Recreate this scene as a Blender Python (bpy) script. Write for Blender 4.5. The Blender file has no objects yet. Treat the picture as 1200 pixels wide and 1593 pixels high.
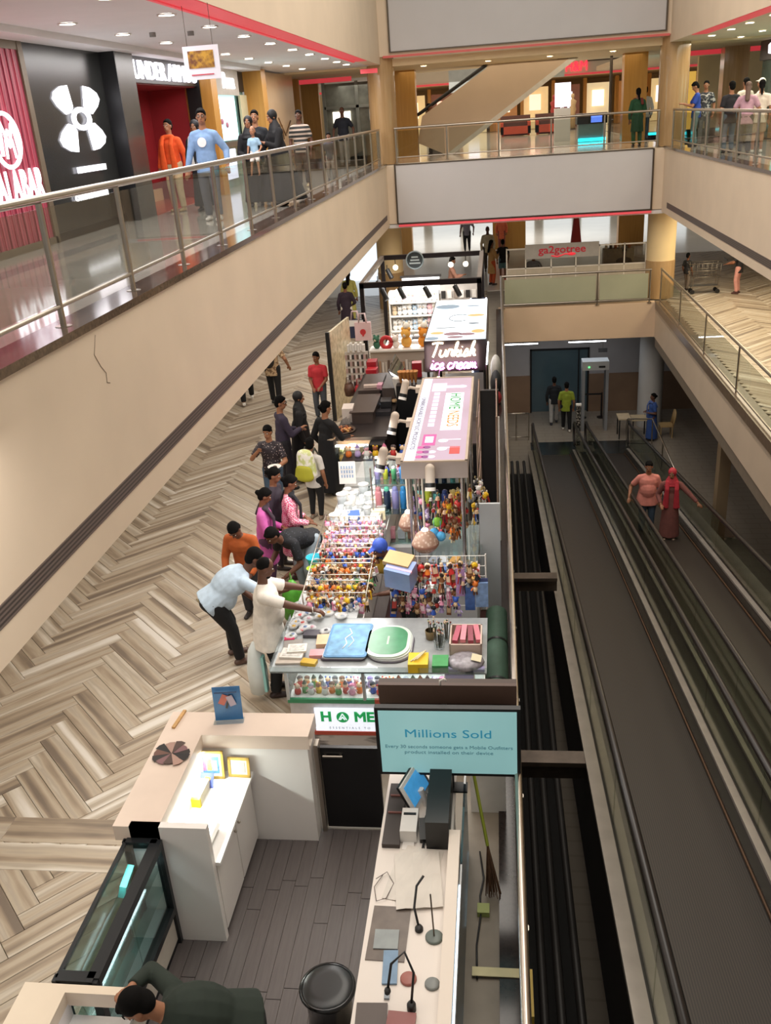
import bpy, bmesh, math, random
import numpy as np
from mathutils import Vector, Matrix, Euler
R = random.Random(7)
PI = math.pi
sc = bpy.context.scene
COL = sc.collection

# ---------------------------------------------------------------- camera, world, exposure, large lights
def cam_axes(yaw, pitch, roll):
    f = Vector((math.sin(yaw)*math.cos(pitch), math.cos(yaw)*math.cos(pitch), math.sin(pitch)))
    r = Vector((math.cos(yaw), -math.sin(yaw), 0)); u = r.cross(f)
    c, s = math.cos(roll), math.sin(roll)
    return c*r+s*u, c*u-s*r, f
_r, _u, _f = cam_axes(-0.13925, -0.41318, -0.07195)
cd = bpy.data.cameras.new('camera'); cam = bpy.data.objects.new('camera', cd); COL.objects.link(cam)
cd.sensor_fit = 'HORIZONTAL'; cd.sensor_width = 36; cd.lens = 1408.64/1200*36; cd.clip_end = 400
cam.matrix_world = Matrix(((_r.x, _u.x, -_f.x, 0), (_r.y, _u.y, -_f.y, 0), (_r.z, _u.z, -_f.z, 6.1), (0, 0, 0, 1)))
sc.camera = cam
w = bpy.data.worlds.new('world'); sc.world = w; w.use_nodes = True
w.node_tree.nodes['Background'].inputs[0].default_value = (1.0, .93, .84, 1)
w.node_tree.nodes['Background'].inputs[1].default_value = .34
vs = sc.view_settings
vs.view_transform = 'Standard'; vs.look = 'None'; vs.gamma = 1; vs.use_curve_mapping = False; vs.exposure = 0.0
try:
    sc.cycles.use_denoising = True
    sc.cycles.max_bounces = 6; sc.cycles.transparent_max_bounces = 24
    sc.cycles.sample_clamp_indirect = 4
except Exception: pass

def area(name, loc, sx, sy, power, col=(1, .93, .84), rot=(0, 0, 0), spread=PI):
    l = bpy.data.lights.new(name, 'AREA'); l.shape = 'RECTANGLE'; l.size = sx; l.size_y = sy
    l.energy = power; l.color = col; l.spread = spread
    o = bpy.data.objects.new(name, l); COL.objects.link(o); o.location = loc; o.rotation_euler = rot
    return o
# the atrium's high ceiling lights, and the strips under the galleries
area('atrium_ceiling_light', (.6, 14, 13.5), 6, 20, 1600, (1, .92, .82))
area('gallery_light_west', (-5, 14, 2.7), 1.6, 26, 300, (1, .94, .84))
area('gallery_light_east', (7, 24, 2.7), 1.6, 14, 430, (1, .87, .62))
area('gallery_light_south', (-2.5, 4.4, 4.3), 2.2, 2.0, 28, (1, .95, .9))
area('far_hall_light', (0, 48, 7.2), 12, 22, 1000, (1, .92, .8))
area('far_ground_light', (0, 41, 2.75), 10, 16, 640, (1, .95, .88))
area('lower_lobby_light', (2.4, 31.5, -1.45), 3.5, .5, 17, (.86, .93, 1))

ORD = ['first', 'second', 'third', 'fourth', 'fifth', 'sixth', 'seventh', 'eighth', 'ninth', 'tenth', 'eleventh', 'twelfth', 'thirteenth', 'fourteenth', 'fifteenth', 'sixteenth', 'seventeenth', 'eighteenth', 'nineteenth', 'twentieth']+['twenty-'+q for q in ('first', 'second', 'third', 'fourth', 'fifth', 'sixth', 'seventh', 'eighth', 'ninth')]
# ---------------------------------------------------------------- materials
def lin(h):
    h = h.lstrip('#'); o = []
    for i in (0, 2, 4):
        c = int(h[i:i+2], 16)/255
        o.append(c/12.92 if c <= .04045 else ((c+.055)/1.055)**2.4)
    return (*o, 1)
MATS = {}
def mat(h, rough=.5, metal=0, var=.06, scale=6, emit=0, ehex=None, key=None, coat=0, spec=None):
    k = key or (h, rough, metal, var, scale, emit, ehex, coat)
    if k in MATS: return MATS[k]
    m = bpy.data.materials.new('m_%d' % len(MATS)); MATS[k] = m
    m.use_nodes = True; nt = m.node_tree; b = nt.nodes['Principled BSDF']
    c = lin(h)
    b.inputs['Roughness'].default_value = rough; b.inputs['Metallic'].default_value = metal
    if coat: b.inputs['Coat Weight'].default_value = coat; b.inputs['Coat Roughness'].default_value = .08
    if spec is not None: b.inputs['Specular IOR Level'].default_value = spec
    if var:
        tc = nt.nodes.new('ShaderNodeTexCoord'); nz = nt.nodes.new('ShaderNodeTexNoise'); nz.inputs['Scale'].default_value = scale
        nz.inputs['Detail'].default_value = 3
        rp = nt.nodes.new('ShaderNodeMapRange'); rp.inputs[1].default_value = .3; rp.inputs[2].default_value = .7
        rp.inputs[3].default_value = 1-var; rp.inputs[4].default_value = 1+var
        mx = nt.nodes.new('ShaderNodeVectorMath'); mx.operation = 'SCALE'; mx.inputs[0].default_value = c[:3]
        nt.links.new(tc.outputs['Object'], nz.inputs['Vector']); nt.links.new(nz.outputs[0], rp.inputs[0])
        nt.links.new(rp.outputs[0], mx.inputs['Scale']); nt.links.new(mx.outputs[0], b.inputs['Base Color'])
    else: b.inputs['Base Color'].default_value = c
    if emit:
        b.inputs['Emission Color'].default_value = lin(ehex or h); b.inputs['Emission Strength'].default_value = emit
    m.diffuse_color = c
    return m
def mat2(key, h1, h2, build, rough=.5, coat=0, bump=0, metal=0):
    """two-colour procedural: build(nt, texcoord node) returns a 0..1 socket"""
    if key in MATS: return MATS[key]
    m = bpy.data.materials.new(key); MATS[key] = m; m.use_nodes = True; nt = m.node_tree; b = nt.nodes['Principled BSDF']
    tc = nt.nodes.new('ShaderNodeTexCoord'); s = build(nt, tc)
    mx = nt.nodes.new('ShaderNodeMix'); mx.data_type = 'RGBA'; mx.inputs[6].default_value = lin(h1); mx.inputs[7].default_value = lin(h2)
    nt.links.new(s, mx.inputs[0]); nt.links.new(mx.outputs[2], b.inputs['Base Color'])
    b.inputs['Roughness'].default_value = rough; b.inputs['Metallic'].default_value = metal
    if coat: b.inputs['Coat Weight'].default_value = coat
    if bump:
        bp = nt.nodes.new('ShaderNodeBump'); bp.inputs['Strength'].default_value = bump
        nt.links.new(s, bp.inputs['Height']); nt.links.new(bp.outputs[0], b.inputs['Normal'])
    return m
def T(nt, typ, tc, out=0, space='Object', rot=None, scl=None, **inp):
    n = nt.nodes.new('ShaderNodeTex'+typ)
    src = tc.outputs[space]
    if scl or rot:
        mp = nt.nodes.new('ShaderNodeMapping'); nt.links.new(src, mp.inputs[0]); src = mp.outputs[0]
        if scl: mp.inputs['Scale'].default_value = scl
        if rot: mp.inputs['Rotation'].default_value = rot
    nt.links.new(src, n.inputs['Vector'])
    for k, v in inp.items():
        if k in n.inputs: n.inputs[k].default_value = v
        else: setattr(n, k, v)
    return n.outputs[out]
def thr(nt, s, lo, hi):
    r = nt.nodes.new('ShaderNodeMapRange'); r.inputs[1].default_value = lo; r.inputs[2].default_value = hi
    nt.links.new(s, r.inputs[0]); return r.outputs[0]
def glass(key, h='#e6f2ec', refl=.08, tint=.9, rough=.02):
    """thin pane: see-through tinted sheet with a Fresnel reflection"""
    if key in MATS: return MATS[key]
    m = bpy.data.materials.new(key); MATS[key] = m; m.use_nodes = True; nt = m.node_tree; nt.nodes.clear()
    o = nt.nodes.new('ShaderNodeOutputMaterial'); t = nt.nodes.new('ShaderNodeBsdfTransparent'); g = nt.nodes.new('ShaderNodeBsdfGlossy')
    c = lin(h); t.inputs[0].default_value = (c[0]*tint, c[1]*tint, c[2]*tint, 1); g.inputs['Roughness'].default_value = rough
    f = nt.nodes.new('ShaderNodeLayerWeight'); f.inputs[0].default_value = .25
    mr = nt.nodes.new('ShaderNodeMapRange'); mr.inputs[3].default_value = refl*.5; mr.inputs[4].default_value = min(1, refl*5)
    mx = nt.nodes.new('ShaderNodeMixShader')
    nt.links.new(f.outputs['Facing'], mr.inputs[0]); nt.links.new(mr.outputs[0], mx.inputs[0])
    nt.links.new(t.outputs[0], mx.inputs[1]); nt.links.new(g.outputs[0], mx.inputs[2]); nt.links.new(mx.outputs[0], o.inputs[0])
    return m
def clear_plastic(key, h='#ffffff', alpha=.4, rough=.15):
    if key in MATS: return MATS[key]
    m = mat(h, rough, 0, .05, 8, key=key); m.node_tree.nodes['Principled BSDF'].inputs['Alpha'].default_value = alpha
    return m
STEEL = mat('#b9b0a4', .28, 1, .05, 9)
DSTEEL = mat('#6b635a', .35, 1, .08, 7)
CREAM = mat('#e6d3bb', .6, 0, .035, 1.2)
WHITE = mat('#e8e4de', .4, 0, .02, 3)
BLACK = mat('#121214', .4, 0, .1, 5)
BLACKM = mat('#1b1a1b', .55, 0, .1, 5)
DARK = mat('#2a2726', .5, 0, .1, 5)
LED = mat('#ffffff', .4, emit=14, var=0, ehex='#fff4e2')
PANE = glass('pane', '#eef0ec', .05, .94)

# ---------------------------------------------------------------- mesh helpers
class MB:
    def __init__(s): s.v = []; s.f = []; s.m = []; s.s = []
    def add(s, vs, fs, mi=0, sm=False):
        o = len(s.v); s.v += [tuple(v) for v in vs]
        for f in fs: s.f.append(tuple(i+o for i in f)); s.m.append(mi); s.s.append(sm)
        return s
    def box(s, c, d, mi=0, rot=None):
        M = Euler(rot).to_matrix() if rot is not None and not isinstance(rot, Matrix) else rot
        vs = []
        for x in (-.5, .5):
            for y in (-.5, .5):
                for z in (-.5, .5):
                    p = Vector((x*d[0], y*d[1], z*d[2]))
                    if M is not None: p = M @ p
                    vs.append(p+Vector(c))
        return s.add(vs, [(0, 1, 3, 2), (4, 6, 7, 5), (0, 4, 5, 1), (2, 3, 7, 6), (0, 2, 6, 4), (1, 5, 7, 3)], mi)
    def bx(s, x0, x1, y0, y1, z0, z1, mi=0): return s.box(((x0+x1)/2, (y0+y1)/2, (z0+z1)/2), (x1-x0, y1-y0, z1-z0), mi)
    def cyl(s, p, q, r, mi=0, n=10, r2=None, caps=True):
        p = Vector(p); q = Vector(q); d = (q-p).normalized(); r2 = r if r2 is None else r2
        a = d.orthogonal().normalized(); b = d.cross(a)
        cs = [(math.cos(2*PI*i/n), math.sin(2*PI*i/n)) for i in range(n)]
        A = [p+(a*x+b*y)*r for x, y in cs]; B = [q+(a*x+b*y)*r2 for x, y in cs]
        s.add(A+B, [(i, (i+1) % n, n+(i+1) % n, n+i) for i in range(n)], mi, True)
        if caps:
            if r > 0: s.add(A, [tuple(range(n-1, -1, -1))], mi)
            if r2 > 0: s.add(B, [tuple(range(n))], mi)
        return s
    def sph(s, c, r, mi=0, n=10, m=6, rot=None):
        if not hasattr(r, '__len__'): r = (r, r, r)
        M = Euler(rot).to_matrix() if rot is not None else None; vs = []; fs = []
        for j in range(m+1):
            t = PI*j/m
            for i in range(n):
                a = 2*PI*i/n; p = Vector((r[0]*math.sin(t)*math.cos(a), r[1]*math.sin(t)*math.sin(a), r[2]*math.cos(t)))
                if M is not None: p = M @ p
                vs.append(p+Vector(c))
        for j in range(m):
            for i in range(n): fs.append((j*n+i, (j+1)*n+i, (j+1)*n+(i+1) % n, j*n+(i+1) % n))
        return s.add(vs, fs, mi, True)
    def lathe(s, c, prof, mi=0, n=14):
        vs = []; fs = []
        for r, z in prof:
            for i in range(n): a = 2*PI*i/n; vs.append((c[0]+r*math.cos(a), c[1]+r*math.sin(a), c[2]+z))
        for j in range(len(prof)-1):
            for i in range(n): fs.append((j*n+i, j*n+(i+1) % n, (j+1)*n+(i+1) % n, (j+1)*n+i))
        return s.add(vs, fs, mi, True)
    def tube(s, pts, r, mi=0, n=6):
        pts = [Vector(p) for p in pts]; up = None; vs = []; fs = []
        for k, p in enumerate(pts):
            d = (pts[min(k+1, len(pts)-1)]-pts[max(k-1, 0)]).normalized()
            if up is None: up = d.orthogonal().normalized()
            a = (up-d*up.dot(d)); a = a.normalized() if a.length > 1e-5 else d.orthogonal().normalized(); up = a; b = d.cross(a)
            rr = r[k] if hasattr(r, '__len__') else r
            vs += [p+(a*math.cos(2*PI*i/n)+b*math.sin(2*PI*i/n))*rr for i in range(n)]
        for k in range(len(pts)-1):
            for i in range(n): fs.append((k*n+i, k*n+(i+1) % n, (k+1)*n+(i+1) % n, (k+1)*n+i))
        fs2 = [tuple(range(n-1, -1, -1)), tuple(range((len(pts)-1)*n, len(pts)*n))]
        s.add(vs, fs+fs2, mi, True); return s
    def prism(s, poly, d, mi=0):
        d = Vector(d); n = len(poly); A = [Vector(p) for p in poly]; B = [p+d for p in A]
        return s.add(A+B, [tuple(range(n-1, -1, -1)), tuple(range(n, 2*n))]+[(i, (i+1) % n, n+(i+1) % n, n+i) for i in range(n)], mi)
    def build(s, name, mats, parent=None, world=True, loc=None, fix=True):
        me = bpy.data.meshes.new(name); vs = s.v
        if parent is not None and world:
            o0 = parent.location; vs = [(x-o0.x, y-o0.y, z-o0.z) for x, y, z in vs]
        me.from_pydata(vs, [], s.f)
        me.polygons.foreach_set('material_index', s.m); me.polygons.foreach_set('use_smooth', s.s)
        for m in (mats if isinstance(mats, (list, tuple)) else [mats]): me.materials.append(m)
        if fix:
            b = bmesh.new(); b.from_mesh(me); bmesh.ops.recalc_face_normals(b, faces=b.faces); b.to_mesh(me); b.free()
        me.update()
        o = bpy.data.objects.new(name, me); COL.objects.link(o)
        if parent is not None: o.parent = parent
        if loc is not None: o.location = loc
        return o
def tag(o, label=None, cat=None, group=None, kind=None):
    if label: o['label'] = label
    if cat: o['category'] = cat
    if group: o['group'] = group
    if kind: o['kind'] = kind
    return o
def thing(name, label, cat, loc=(0, 0, 0), group=None, rz=0):
    o = bpy.data.objects.new(name, None); COL.objects.link(o); o.location = loc; o.rotation_euler = (0, 0, rz)
    o.empty_display_size = .1
    return tag(o, label, cat, group)
def struct(name, label=None):
    """an Empty that carries a piece of the setting made of many pieces"""
    o = bpy.data.objects.new(name, None); COL.objects.link(o); o['kind'] = 'structure'
    if label: o['label'] = label
    return o
def dup(o, loc, rz=None, label=None, group=None, mats=None):
    c = o.copy(); COL.objects.link(c); c.location = loc
    if rz is not None: c.rotation_euler = (0, 0, rz)
    if label: c['label'] = label
    if group: c['group'] = group
    for ch in o.children:
        k = ch.copy(); COL.objects.link(k); k.parent = c
        for g in ch.children:
            q = g.copy(); COL.objects.link(q); q.parent = k
    return c
def S(name, mb, m, parent=None, label=None):
    o = mb.build(name, m, parent)
    if parent is None: o['kind'] = 'structure'
    if label: o['label'] = label
    return o
def txt(name, s, size, loc, rot, m, parent=None, ext=.004, align='CENTER', sx=1, world=True, spacing=1, bold=0):
    cu = bpy.data.curves.new(name, 'FONT'); cu.body = s; cu.size = size; cu.extrude = ext; cu.align_x = align; cu.align_y = 'CENTER'
    cu.space_character = spacing; cu.resolution_u = 3
    if bold: cu.bevel_depth = bold; cu.bevel_resolution = 0; cu.extrude = max(ext-bold, 0)
    cu.materials.append(m); o0 = bpy.data.objects.new(name, cu); me = bpy.data.meshes.new_from_object(o0); me.name = name
    bpy.data.objects.remove(o0); bpy.data.curves.remove(cu); o = bpy.data.objects.new(name, me); COL.objects.link(o)
    o.location = Vector(loc)-(parent.location if parent and world else Vector()); o.rotation_euler = rot; o.scale = (sx, 1, 1)
    if parent: o.parent = parent
    return o
# ================================================================ SHELL
XL, XR, YF, Z1, ZC = -3.4, 5.03, 30.0, 4.65, 7.45
MARBLE = mat('#a8a39a', .1, 0, .08, 1.5, coat=.2)
PLAST = mat('#e2dfe0', .7, 0, .02, 2)
GRAN = mat('#5a4a40', .12, 0, .35, 30)
VENT = mat2('vent_slots', '#6e6059', '#3d342f', lambda nt, tc: thr(nt, T(nt, 'Wave', tc, scl=(1, 1, 1), Scale=9.0, bands_direction='Z'), .4, .6), .5)
REDLED = mat('#d8606a', .5, emit=.42, ehex='#f0404c', var=.05)
GREYB = mat('#cac7c8', .6, 0, .03, .7)
TANST = mat2('tan_stone', '#c4a377', '#9c7a50', lambda nt, tc: T(nt, 'Noise', tc, scl=(9, 9, .7), Scale=1.5, Detail=6.0), .18, .3)
ORWOOD = mat2('orange_wood', '#c79445', '#a9752e', lambda nt, tc: T(nt, 'Noise', tc, scl=(8, 8, .5), Scale=2.0, Detail=5.0), .4)
CREAMC = mat('#e9cf9e', .55, 0, .04, 2)

# --- ground floor: joined slab + separate herringbone planks on the concourse
S('floor', MB().bx(-9.5, .12, 1.5, 75, -.32, -.035).bx(.12, XR, YF+.35, 75, -.32, -.035).bx(XR, 14, 2, 75, -.32, -.035), mat('#8d8579', .6, 0, .1, 4))
def wood_mat():
    m = bpy.data.materials.new('floor_plank'); m.use_nodes = True; nt = m.node_tree; b = nt.nodes['Principled BSDF']
    at = nt.nodes.new('ShaderNodeAttribute'); at.attribute_name = 'pc'
    oi = nt.nodes.new('ShaderNodeObjectInfo')
    ad = nt.nodes.new('ShaderNodeVectorMath'); ad.operation = 'ADD'
    ml = nt.nodes.new('ShaderNodeMath'); ml.operation = 'MULTIPLY'; ml.inputs[1].default_value = 60
    cb = nt.nodes.new('ShaderNodeCombineXYZ'); nt.links.new(oi.outputs['Random'], ml.inputs[0]); nt.links.new(ml.outputs[0], cb.inputs[2])
    nt.links.new(ml.outputs[0], cb.inputs[0])
    nt.links.new(at.outputs['Vector'], ad.inputs[0]); nt.links.new(cb.outputs[0], ad.inputs[1])
    def noise(sc, s, d):
        mp = nt.nodes.new('ShaderNodeMapping'); mp.inputs['Scale'].default_value = sc; nt.links.new(ad.outputs[0], mp.inputs[0])
        n = nt.nodes.new('ShaderNodeTexNoise'); n.inputs['Scale'].default_value = s; n.inputs['Detail'].default_value = d
        nt.links.new(mp.outputs[0], n.inputs['Vector']); return n.outputs[0]
    strip = noise((.12, 7, 1), 1.3, 0)      # two or three printed strips across one plank
    grain = noise((1.6, 30, 1), 1.0, 5)
    patch = noise((1, 4, 1), 2.2, 2)
    def mix(a, b2, f):
        x = nt.nodes.new('ShaderNodeMath'); x.operation = 'MULTIPLY_ADD'; x.inputs[1].default_value = f
        nt.links.new(a, x.inputs[0]); nt.links.new(b2, x.inputs[2]) if not isinstance(b2, float) else None
        if isinstance(b2, float): x.inputs[2].default_value = b2
        return x.outputs[0]
    v = mix(strip, mix(grain, mix(patch, -0.03, .22), .22), .86)
    cr = nt.nodes.new('ShaderNodeValToRGB'); e = cr.color_ramp.elements
    e[0].position = .36; e[0].color = lin('#75675a'); e[1].position = .9; e[1].color = lin('#d3cbc1')
    for p, h in ((.46, '#8c7c6a'), (.54, '#a08f7b'), (.62, '#b1a28e'), (.70, '#a69989'), (.78, '#beb2a1')):
        x = cr.color_ramp.elements.new(p); x.color = lin(h)
    nt.links.new(v, cr.inputs[0]); nt.links.new(cr.outputs[0], b.inputs['Base Color']); b.inputs['Roughness'].default_value = .4; b.inputs['Specular IOR Level'].default_value = .35
    return m
WOODF = wood_mat()
PL, PW = 1.3, .2
def plank_mesh(L, W, name='floor_plank'):
    me = bpy.data.meshes.new(name); h = .03; g = .0025; a, b = L/2-g, W/2-g; c = .003
    vs = [(-a, -b, -h), (a, -b, -h), (a, b, -h), (-a, b, -h), (-a, -b, -c), (a, -b, -c), (a, b, -c), (-a, b, -c),
          (-a+c, -b+c, 0), (a-c, -b+c, 0), (a-c, b-c, 0), (-a+c, b-c, 0)]
    fs = [(0, 1, 5, 4), (1, 2, 6, 5), (2, 3, 7, 6), (3, 0, 4, 7), (4, 5, 9, 8), (5, 6, 10, 9), (6, 7, 11, 10), (7, 4, 8, 11), (8, 9, 10, 11)]
    me.from_pydata(vs, [], fs); at = me.attributes.new('pc', 'FLOAT_VECTOR', 'POINT')
    at.data.foreach_set('vector', [q for v in vs for q in v]); me.materials.append(WOODF); return me
PM = plank_mesh(PL, PW)
def herringbone(inside, x0, y0, reach):
    """centres and angles of herringbone planks whose zigzag ridges run along Y"""
    out = []; q = math.sqrt(.5)
    # in the rotated frame (45 deg) unit cell of a herringbone: A horizontal, B vertical, stepping (W,W)
    for i in range(-reach, reach):
        for j in range(-40, 40):
            ox = i*PW+j*PL; oy = i*PW-j*PL
            for cx, cy, a in ((ox+PL/2, oy+PW/2, 0), (ox+PW/2, oy+PW+PL/2, PI/2)):
                X = (cx-cy)*q+x0; Y = (cx+cy)*q+y0
                if inside(X, Y): out.append((X, Y, a+PI/4))
    return out
def in_west(x, y):
    return -9 < x < (-.25 if y > 19.8 else -1.9 if y < 8 else -2.1) and 3.6 < y < 34
def in_east(x, y): return 5.2 < x < 11 and 12 < y < 41
def vis_w(x, y):
    dx, dy = 0-x, 0-y; t = (XL-x)/(-x) if x < XL else 0
    return x > XL or 6.1*t < 2.75-.4 or True
fl = struct('floor_concourse', 'wood look herringbone planks of the ground floor concourse')
pts = herringbone(in_west, -5.4-.495, 8.0, 120)
def sees(x, y):     # hidden by the gallery slab (bottom edge z 2.8 at X = -3.4)?
    if x >= XL: return True
    t = XL/x; return 6.1*(1-t) < 2.9
pts = [p for p in pts if sees(p[0]+.5, p[1])]
pts.sort(key=lambda p: p[0]**2+p[1]**2)
for k, (x, y, a) in enumerate(pts[:300]):
    o = bpy.data.objects.new('plank', PM); COL.objects.link(o); o.parent = fl; o.location = (x, y, R.uniform(-.0008, .0008)); o.rotation_euler = (0, 0, a)
def join_planks(name, items, parent):
    n = len(PM.vertices); base = np.array([v.co[:] for v in PM.vertices]); F = [tuple(p.vertices) for p in PM.polygons]
    V = []; P = []; FF = []
    for k, (x, y, a) in enumerate(items):
        c, s = math.cos(a), math.sin(a); r = base.copy(); X = r[:, 0]*c-r[:, 1]*s+x; Y = r[:, 0]*s+r[:, 1]*c+y
        V.append(np.stack([X, Y, r[:, 2]], 1)); P.append(base+np.array([R.random()*60, 0, R.random()*60])); FF += [tuple(i+k*n for i in f) for f in F]
    me = bpy.data.meshes.new(name); me.from_pydata(np.concatenate(V).tolist(), [], FF)
    at = me.attributes.new('pc', 'FLOAT_VECTOR', 'POINT'); at.data.foreach_set('vector', np.concatenate(P).ravel()); me.materials.append(WOODF)
    o = bpy.data.objects.new(name, me); COL.objects.link(o); o.parent = parent; o['kind'] = 'stuff'; return o
join_planks('distant_planking', pts[300:], fl)
pe = herringbone(in_east, 6.4, 20, 200)
fe = struct('floor_east', 'wood look herringbone planks of the east concourse')
pe.sort(key=lambda p: p[0]**2+p[1]**2)
join_planks('east_planking', pe, fe)
# two long border planks across the concourse, and plain planks nearer
for (yy, W) in ((6.32, .33), (5.98, .33)):
    me = plank_mesh(2.4, W)
    for k in range(3):
        o = bpy.data.objects.new('border_plank', me); COL.objects.link(o); o.parent = fl; o.location = (-3.6-k*2.4, yy, .004)
# kiosk floor of narrow grey boards, along Y
GREYWOOD = mat2('grey_boards', '#6f6866', '#4d4746', lambda nt, tc: T(nt, 'Noise', tc, scl=(20, 1.5, 1), Scale=2.0, Detail=5.0), .35)
kf = struct('floor_booth', 'grey wood look boards of the phone booth')
bme = {}
for i in range(13):
    y = 2.6 - R.uniform(0, .6)
    while y < 6.44:
        L = min(1.1, 6.44-y); m = MB().bx(-.058, .058, .003, L-.003, -.03, .012); m.add([], [])
        o = m.build('board', GREYWOOD, kf); o.location = (-2.62+i*.12, y, 0); y += L
S('floor_booth_base', MB().bx(-2.75, .06, 2.2, 7.3, -.04, .0), mat('#8a7f70', .5, 0, .1, 5))
S('floor_stall', MB().bx(-2.2, .06, 8.2, 12.3, -.035, .008), mat('#4a2723', .6, 0, .1, 5))
S('floor_far', MB().bx(-9.5, 5, 33.5, 75, -.035, .002).bx(5, 14, 40, 75, -.035, .002), mat('#e6e2da', .12, 0, .05, .6))

# --- first floor slab fascias
def fascia(name, x, sgn, y0, y1, z0, z1):
    m = MB(); t = .35*sgn
    a, b = sorted((x, x-t)); m.bx(a, b, y0, y1, z0, z1); return S(name, m, CREAM)
fascia('wall_west_fascia', XL, 1, 1.5, YF+.6, 2.8, Z1-.04)
fascia('wall_east_fascia', XR, -1, 2, YF+.6, 2.8, Z1-.04)
S('trim_1', MB().bx(XL-.01, XL+.006, 1.5, YF-.6, 3.06, 3.215), VENT)
S('trim_2', MB().bx(XR-.006, XR+.01, 2, YF-.9, 2.99, 3.15), VENT)
S('floor_gallery_west', MB().bx(-12, XL-.3, 1.5, YF+14, Z1-.2, Z1), MARBLE)
S('trim_3', MB().bx(XL-.32, XL+.02, 1.5, YF+.3, Z1-.04, Z1+.03), GRAN)
S('floor_gallery_east', MB().bx(XR+.3, 14, 2, YF+25, Z1-.2, Z1), MARBLE)
S('trim_4', MB().bx(XR-.02, XR+.32, 2, YF+.3, Z1-.04, Z1+.03), GRAN)
S('ceiling_under_gallery_west', MB().bx(-12, XL-.3, 1.5, YF+14, 2.78, 2.9), PLAST)
S('ceiling_under_gallery_east', MB().bx(XR+.3, 14, 2, YF+25, 2.78, 2.9), PLAST)
# bridge at the far end
S('floor_bridge', MB().bx(-9, 12, YF+.3, YF+13, Z1-.2, Z1), mat('#d8cfc0', .12, 0, .06, 1))
S('wall_bridge', MB().bx(XL-.1, XR+.1, YF, YF+.3, 2.85, Z1-.02), CREAM)
S('ceiling_under_bridge', MB().bx(-9, 12, YF, YF+13, 2.74, 2.87), PLAST)
def banner(lbl, x0, x1, y, z0, z1):
    t = thing('banner_board', lbl, 'banner', ((x0+x1)/2, y, z0))
    MB().bx(x0, x1, y-.05, y, z0, z1).build('panel', GREYB, t)
    f = MB()
    for a in (x0-.05, x1): f.bx(a, a+.05, y-.07, y, z0-.03, z1+.02)
    f.bx(x0, x1, y-.07, y, z1, z1+.03); f.bx(x0, x1, y-.07, y, z0-.03, z0)
    f.build('frame', DSTEEL, t); return t
banner('blank grey banner board hung on the bridge parapet below its railing', -3.1, 4.68, YF-.01, 2.9, 4.62)
banner('blank grey banner board hung above the bridge at the top of the photo', -3.05, 4.86, YF-.01, 7.78, 9.3)
S('trim_5', MB().bx(-3.1, 4.72, YF-.06, YF, 2.78, 2.84), REDLED)
S('trim_6', MB().bx(-3.3, 5, YF-.03, YF, 7.62, 7.68), mat('#b06a62', .5, emit=.25, ehex='#e8323c', var=0))
# second-floor fascias and the ceilings of the first floor
S('wall_west_upper', MB().bx(XL-.35, XL, 1.5, YF+.3, ZC, 9.6), CREAM)
S('wall_east_upper', MB().bx(XR, XR+.35, 2, YF+.3, ZC, 9.6), CREAM)
S('wall_bridge_upper', MB().bx(XL, XR, YF, YF+.3, 7.66, 9.6), CREAM)
S('trim_7', MB().bx(XL-.40, XL-.345, 1.5, 17.4, ZC-.03, ZC+.05).bx(XL-.40, XL-.345, 17.6, 27, ZC-.03, ZC+.05).bx(XL-.42, XL-.01, 1.5, 27, ZC-.012, ZC), REDLED)
S('trim_8', MB().bx(XR+.02, XR+.40, 2, 27, ZC-.012, ZC), REDLED)
S('ceiling_west', MB().bx(-12, XL-.3, 1.5, YF+14, ZC, ZC+.2), PLAST)
S('ceiling_east', MB().bx(XR+.3, 14, 2, YF+24, ZC, ZC+.2), mat('#e8d8bc', .7, 0, .02, 2))
S('ceiling_bridge', MB().bx(-9, 12, YF+.3, YF+7, 7.4, 7.6), mat('#e6cfa8', .7, 0, .02, 2))
S('ceiling_west_drop', MB().bx(-6.75, -6.1, 5, 26, ZC-.09, ZC-.0), PLAST)
# cracks in the plaster of the west fascia
S('trim_9', MB().tube([(XL+.001, 7.31, 4.55), (XL+.001, 7.22, 4.40), (XL+.001, 7.3, 4.28), (XL+.001, 7.38, 4.20), (XL+.001, 7.36, 4.12), (XL+.001, 7.42, 4.10)], .004, n=4), mat('#8c7a68', .8))
# columns
def column(name, x, y, r, z0, z1, m, base=None, n=28):
    c = struct(name); c.location = (x, y, z0)
    MB().cyl((x, y, z0), (x, y, z1), r, n=n).build('shaft', m, c)
    if base: MB().cyl((x, y, z0), (x, y, z0+base), r+.02, n=n).build('plinth', TANST, c)
    return c
column('column_bridge_west', -3.45, 30.45, .42, Z1, 7.7, TANST)
column('column_bridge_east', 5.26, 30.45, .43, Z1, 7.7, TANST)
column('column_ground_east', 5.25, 31.0, .45, 0, 2.8, CREAMC, 1.2)
column('column_ground_west', -3.6, 31.2, .43, 0, 2.8, CREAMC, 1.2)
column('column_lower', 5.25, 31.6, .42, -4.65, -1.1, mat('#b5b3b0', .5, 0, .04, 2))
for k, (x, y, wd) in enumerate(((-3.05, 34, .75), (4.6, 34, .75), (-4.4, 44, .9), (.55, 44, 1.5), (5.9, 43, 1.1), (8, 35, .8))):
    hi = y < 40 and wd < .8 or wd == .8
    S('column_square', MB().bx(x-wd/2, x+wd/2, y-.3, y+.3, Z1 if hi else 0, ZC if hi else 2.8), ORWOOD if wd != .8 else TANST)

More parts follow.
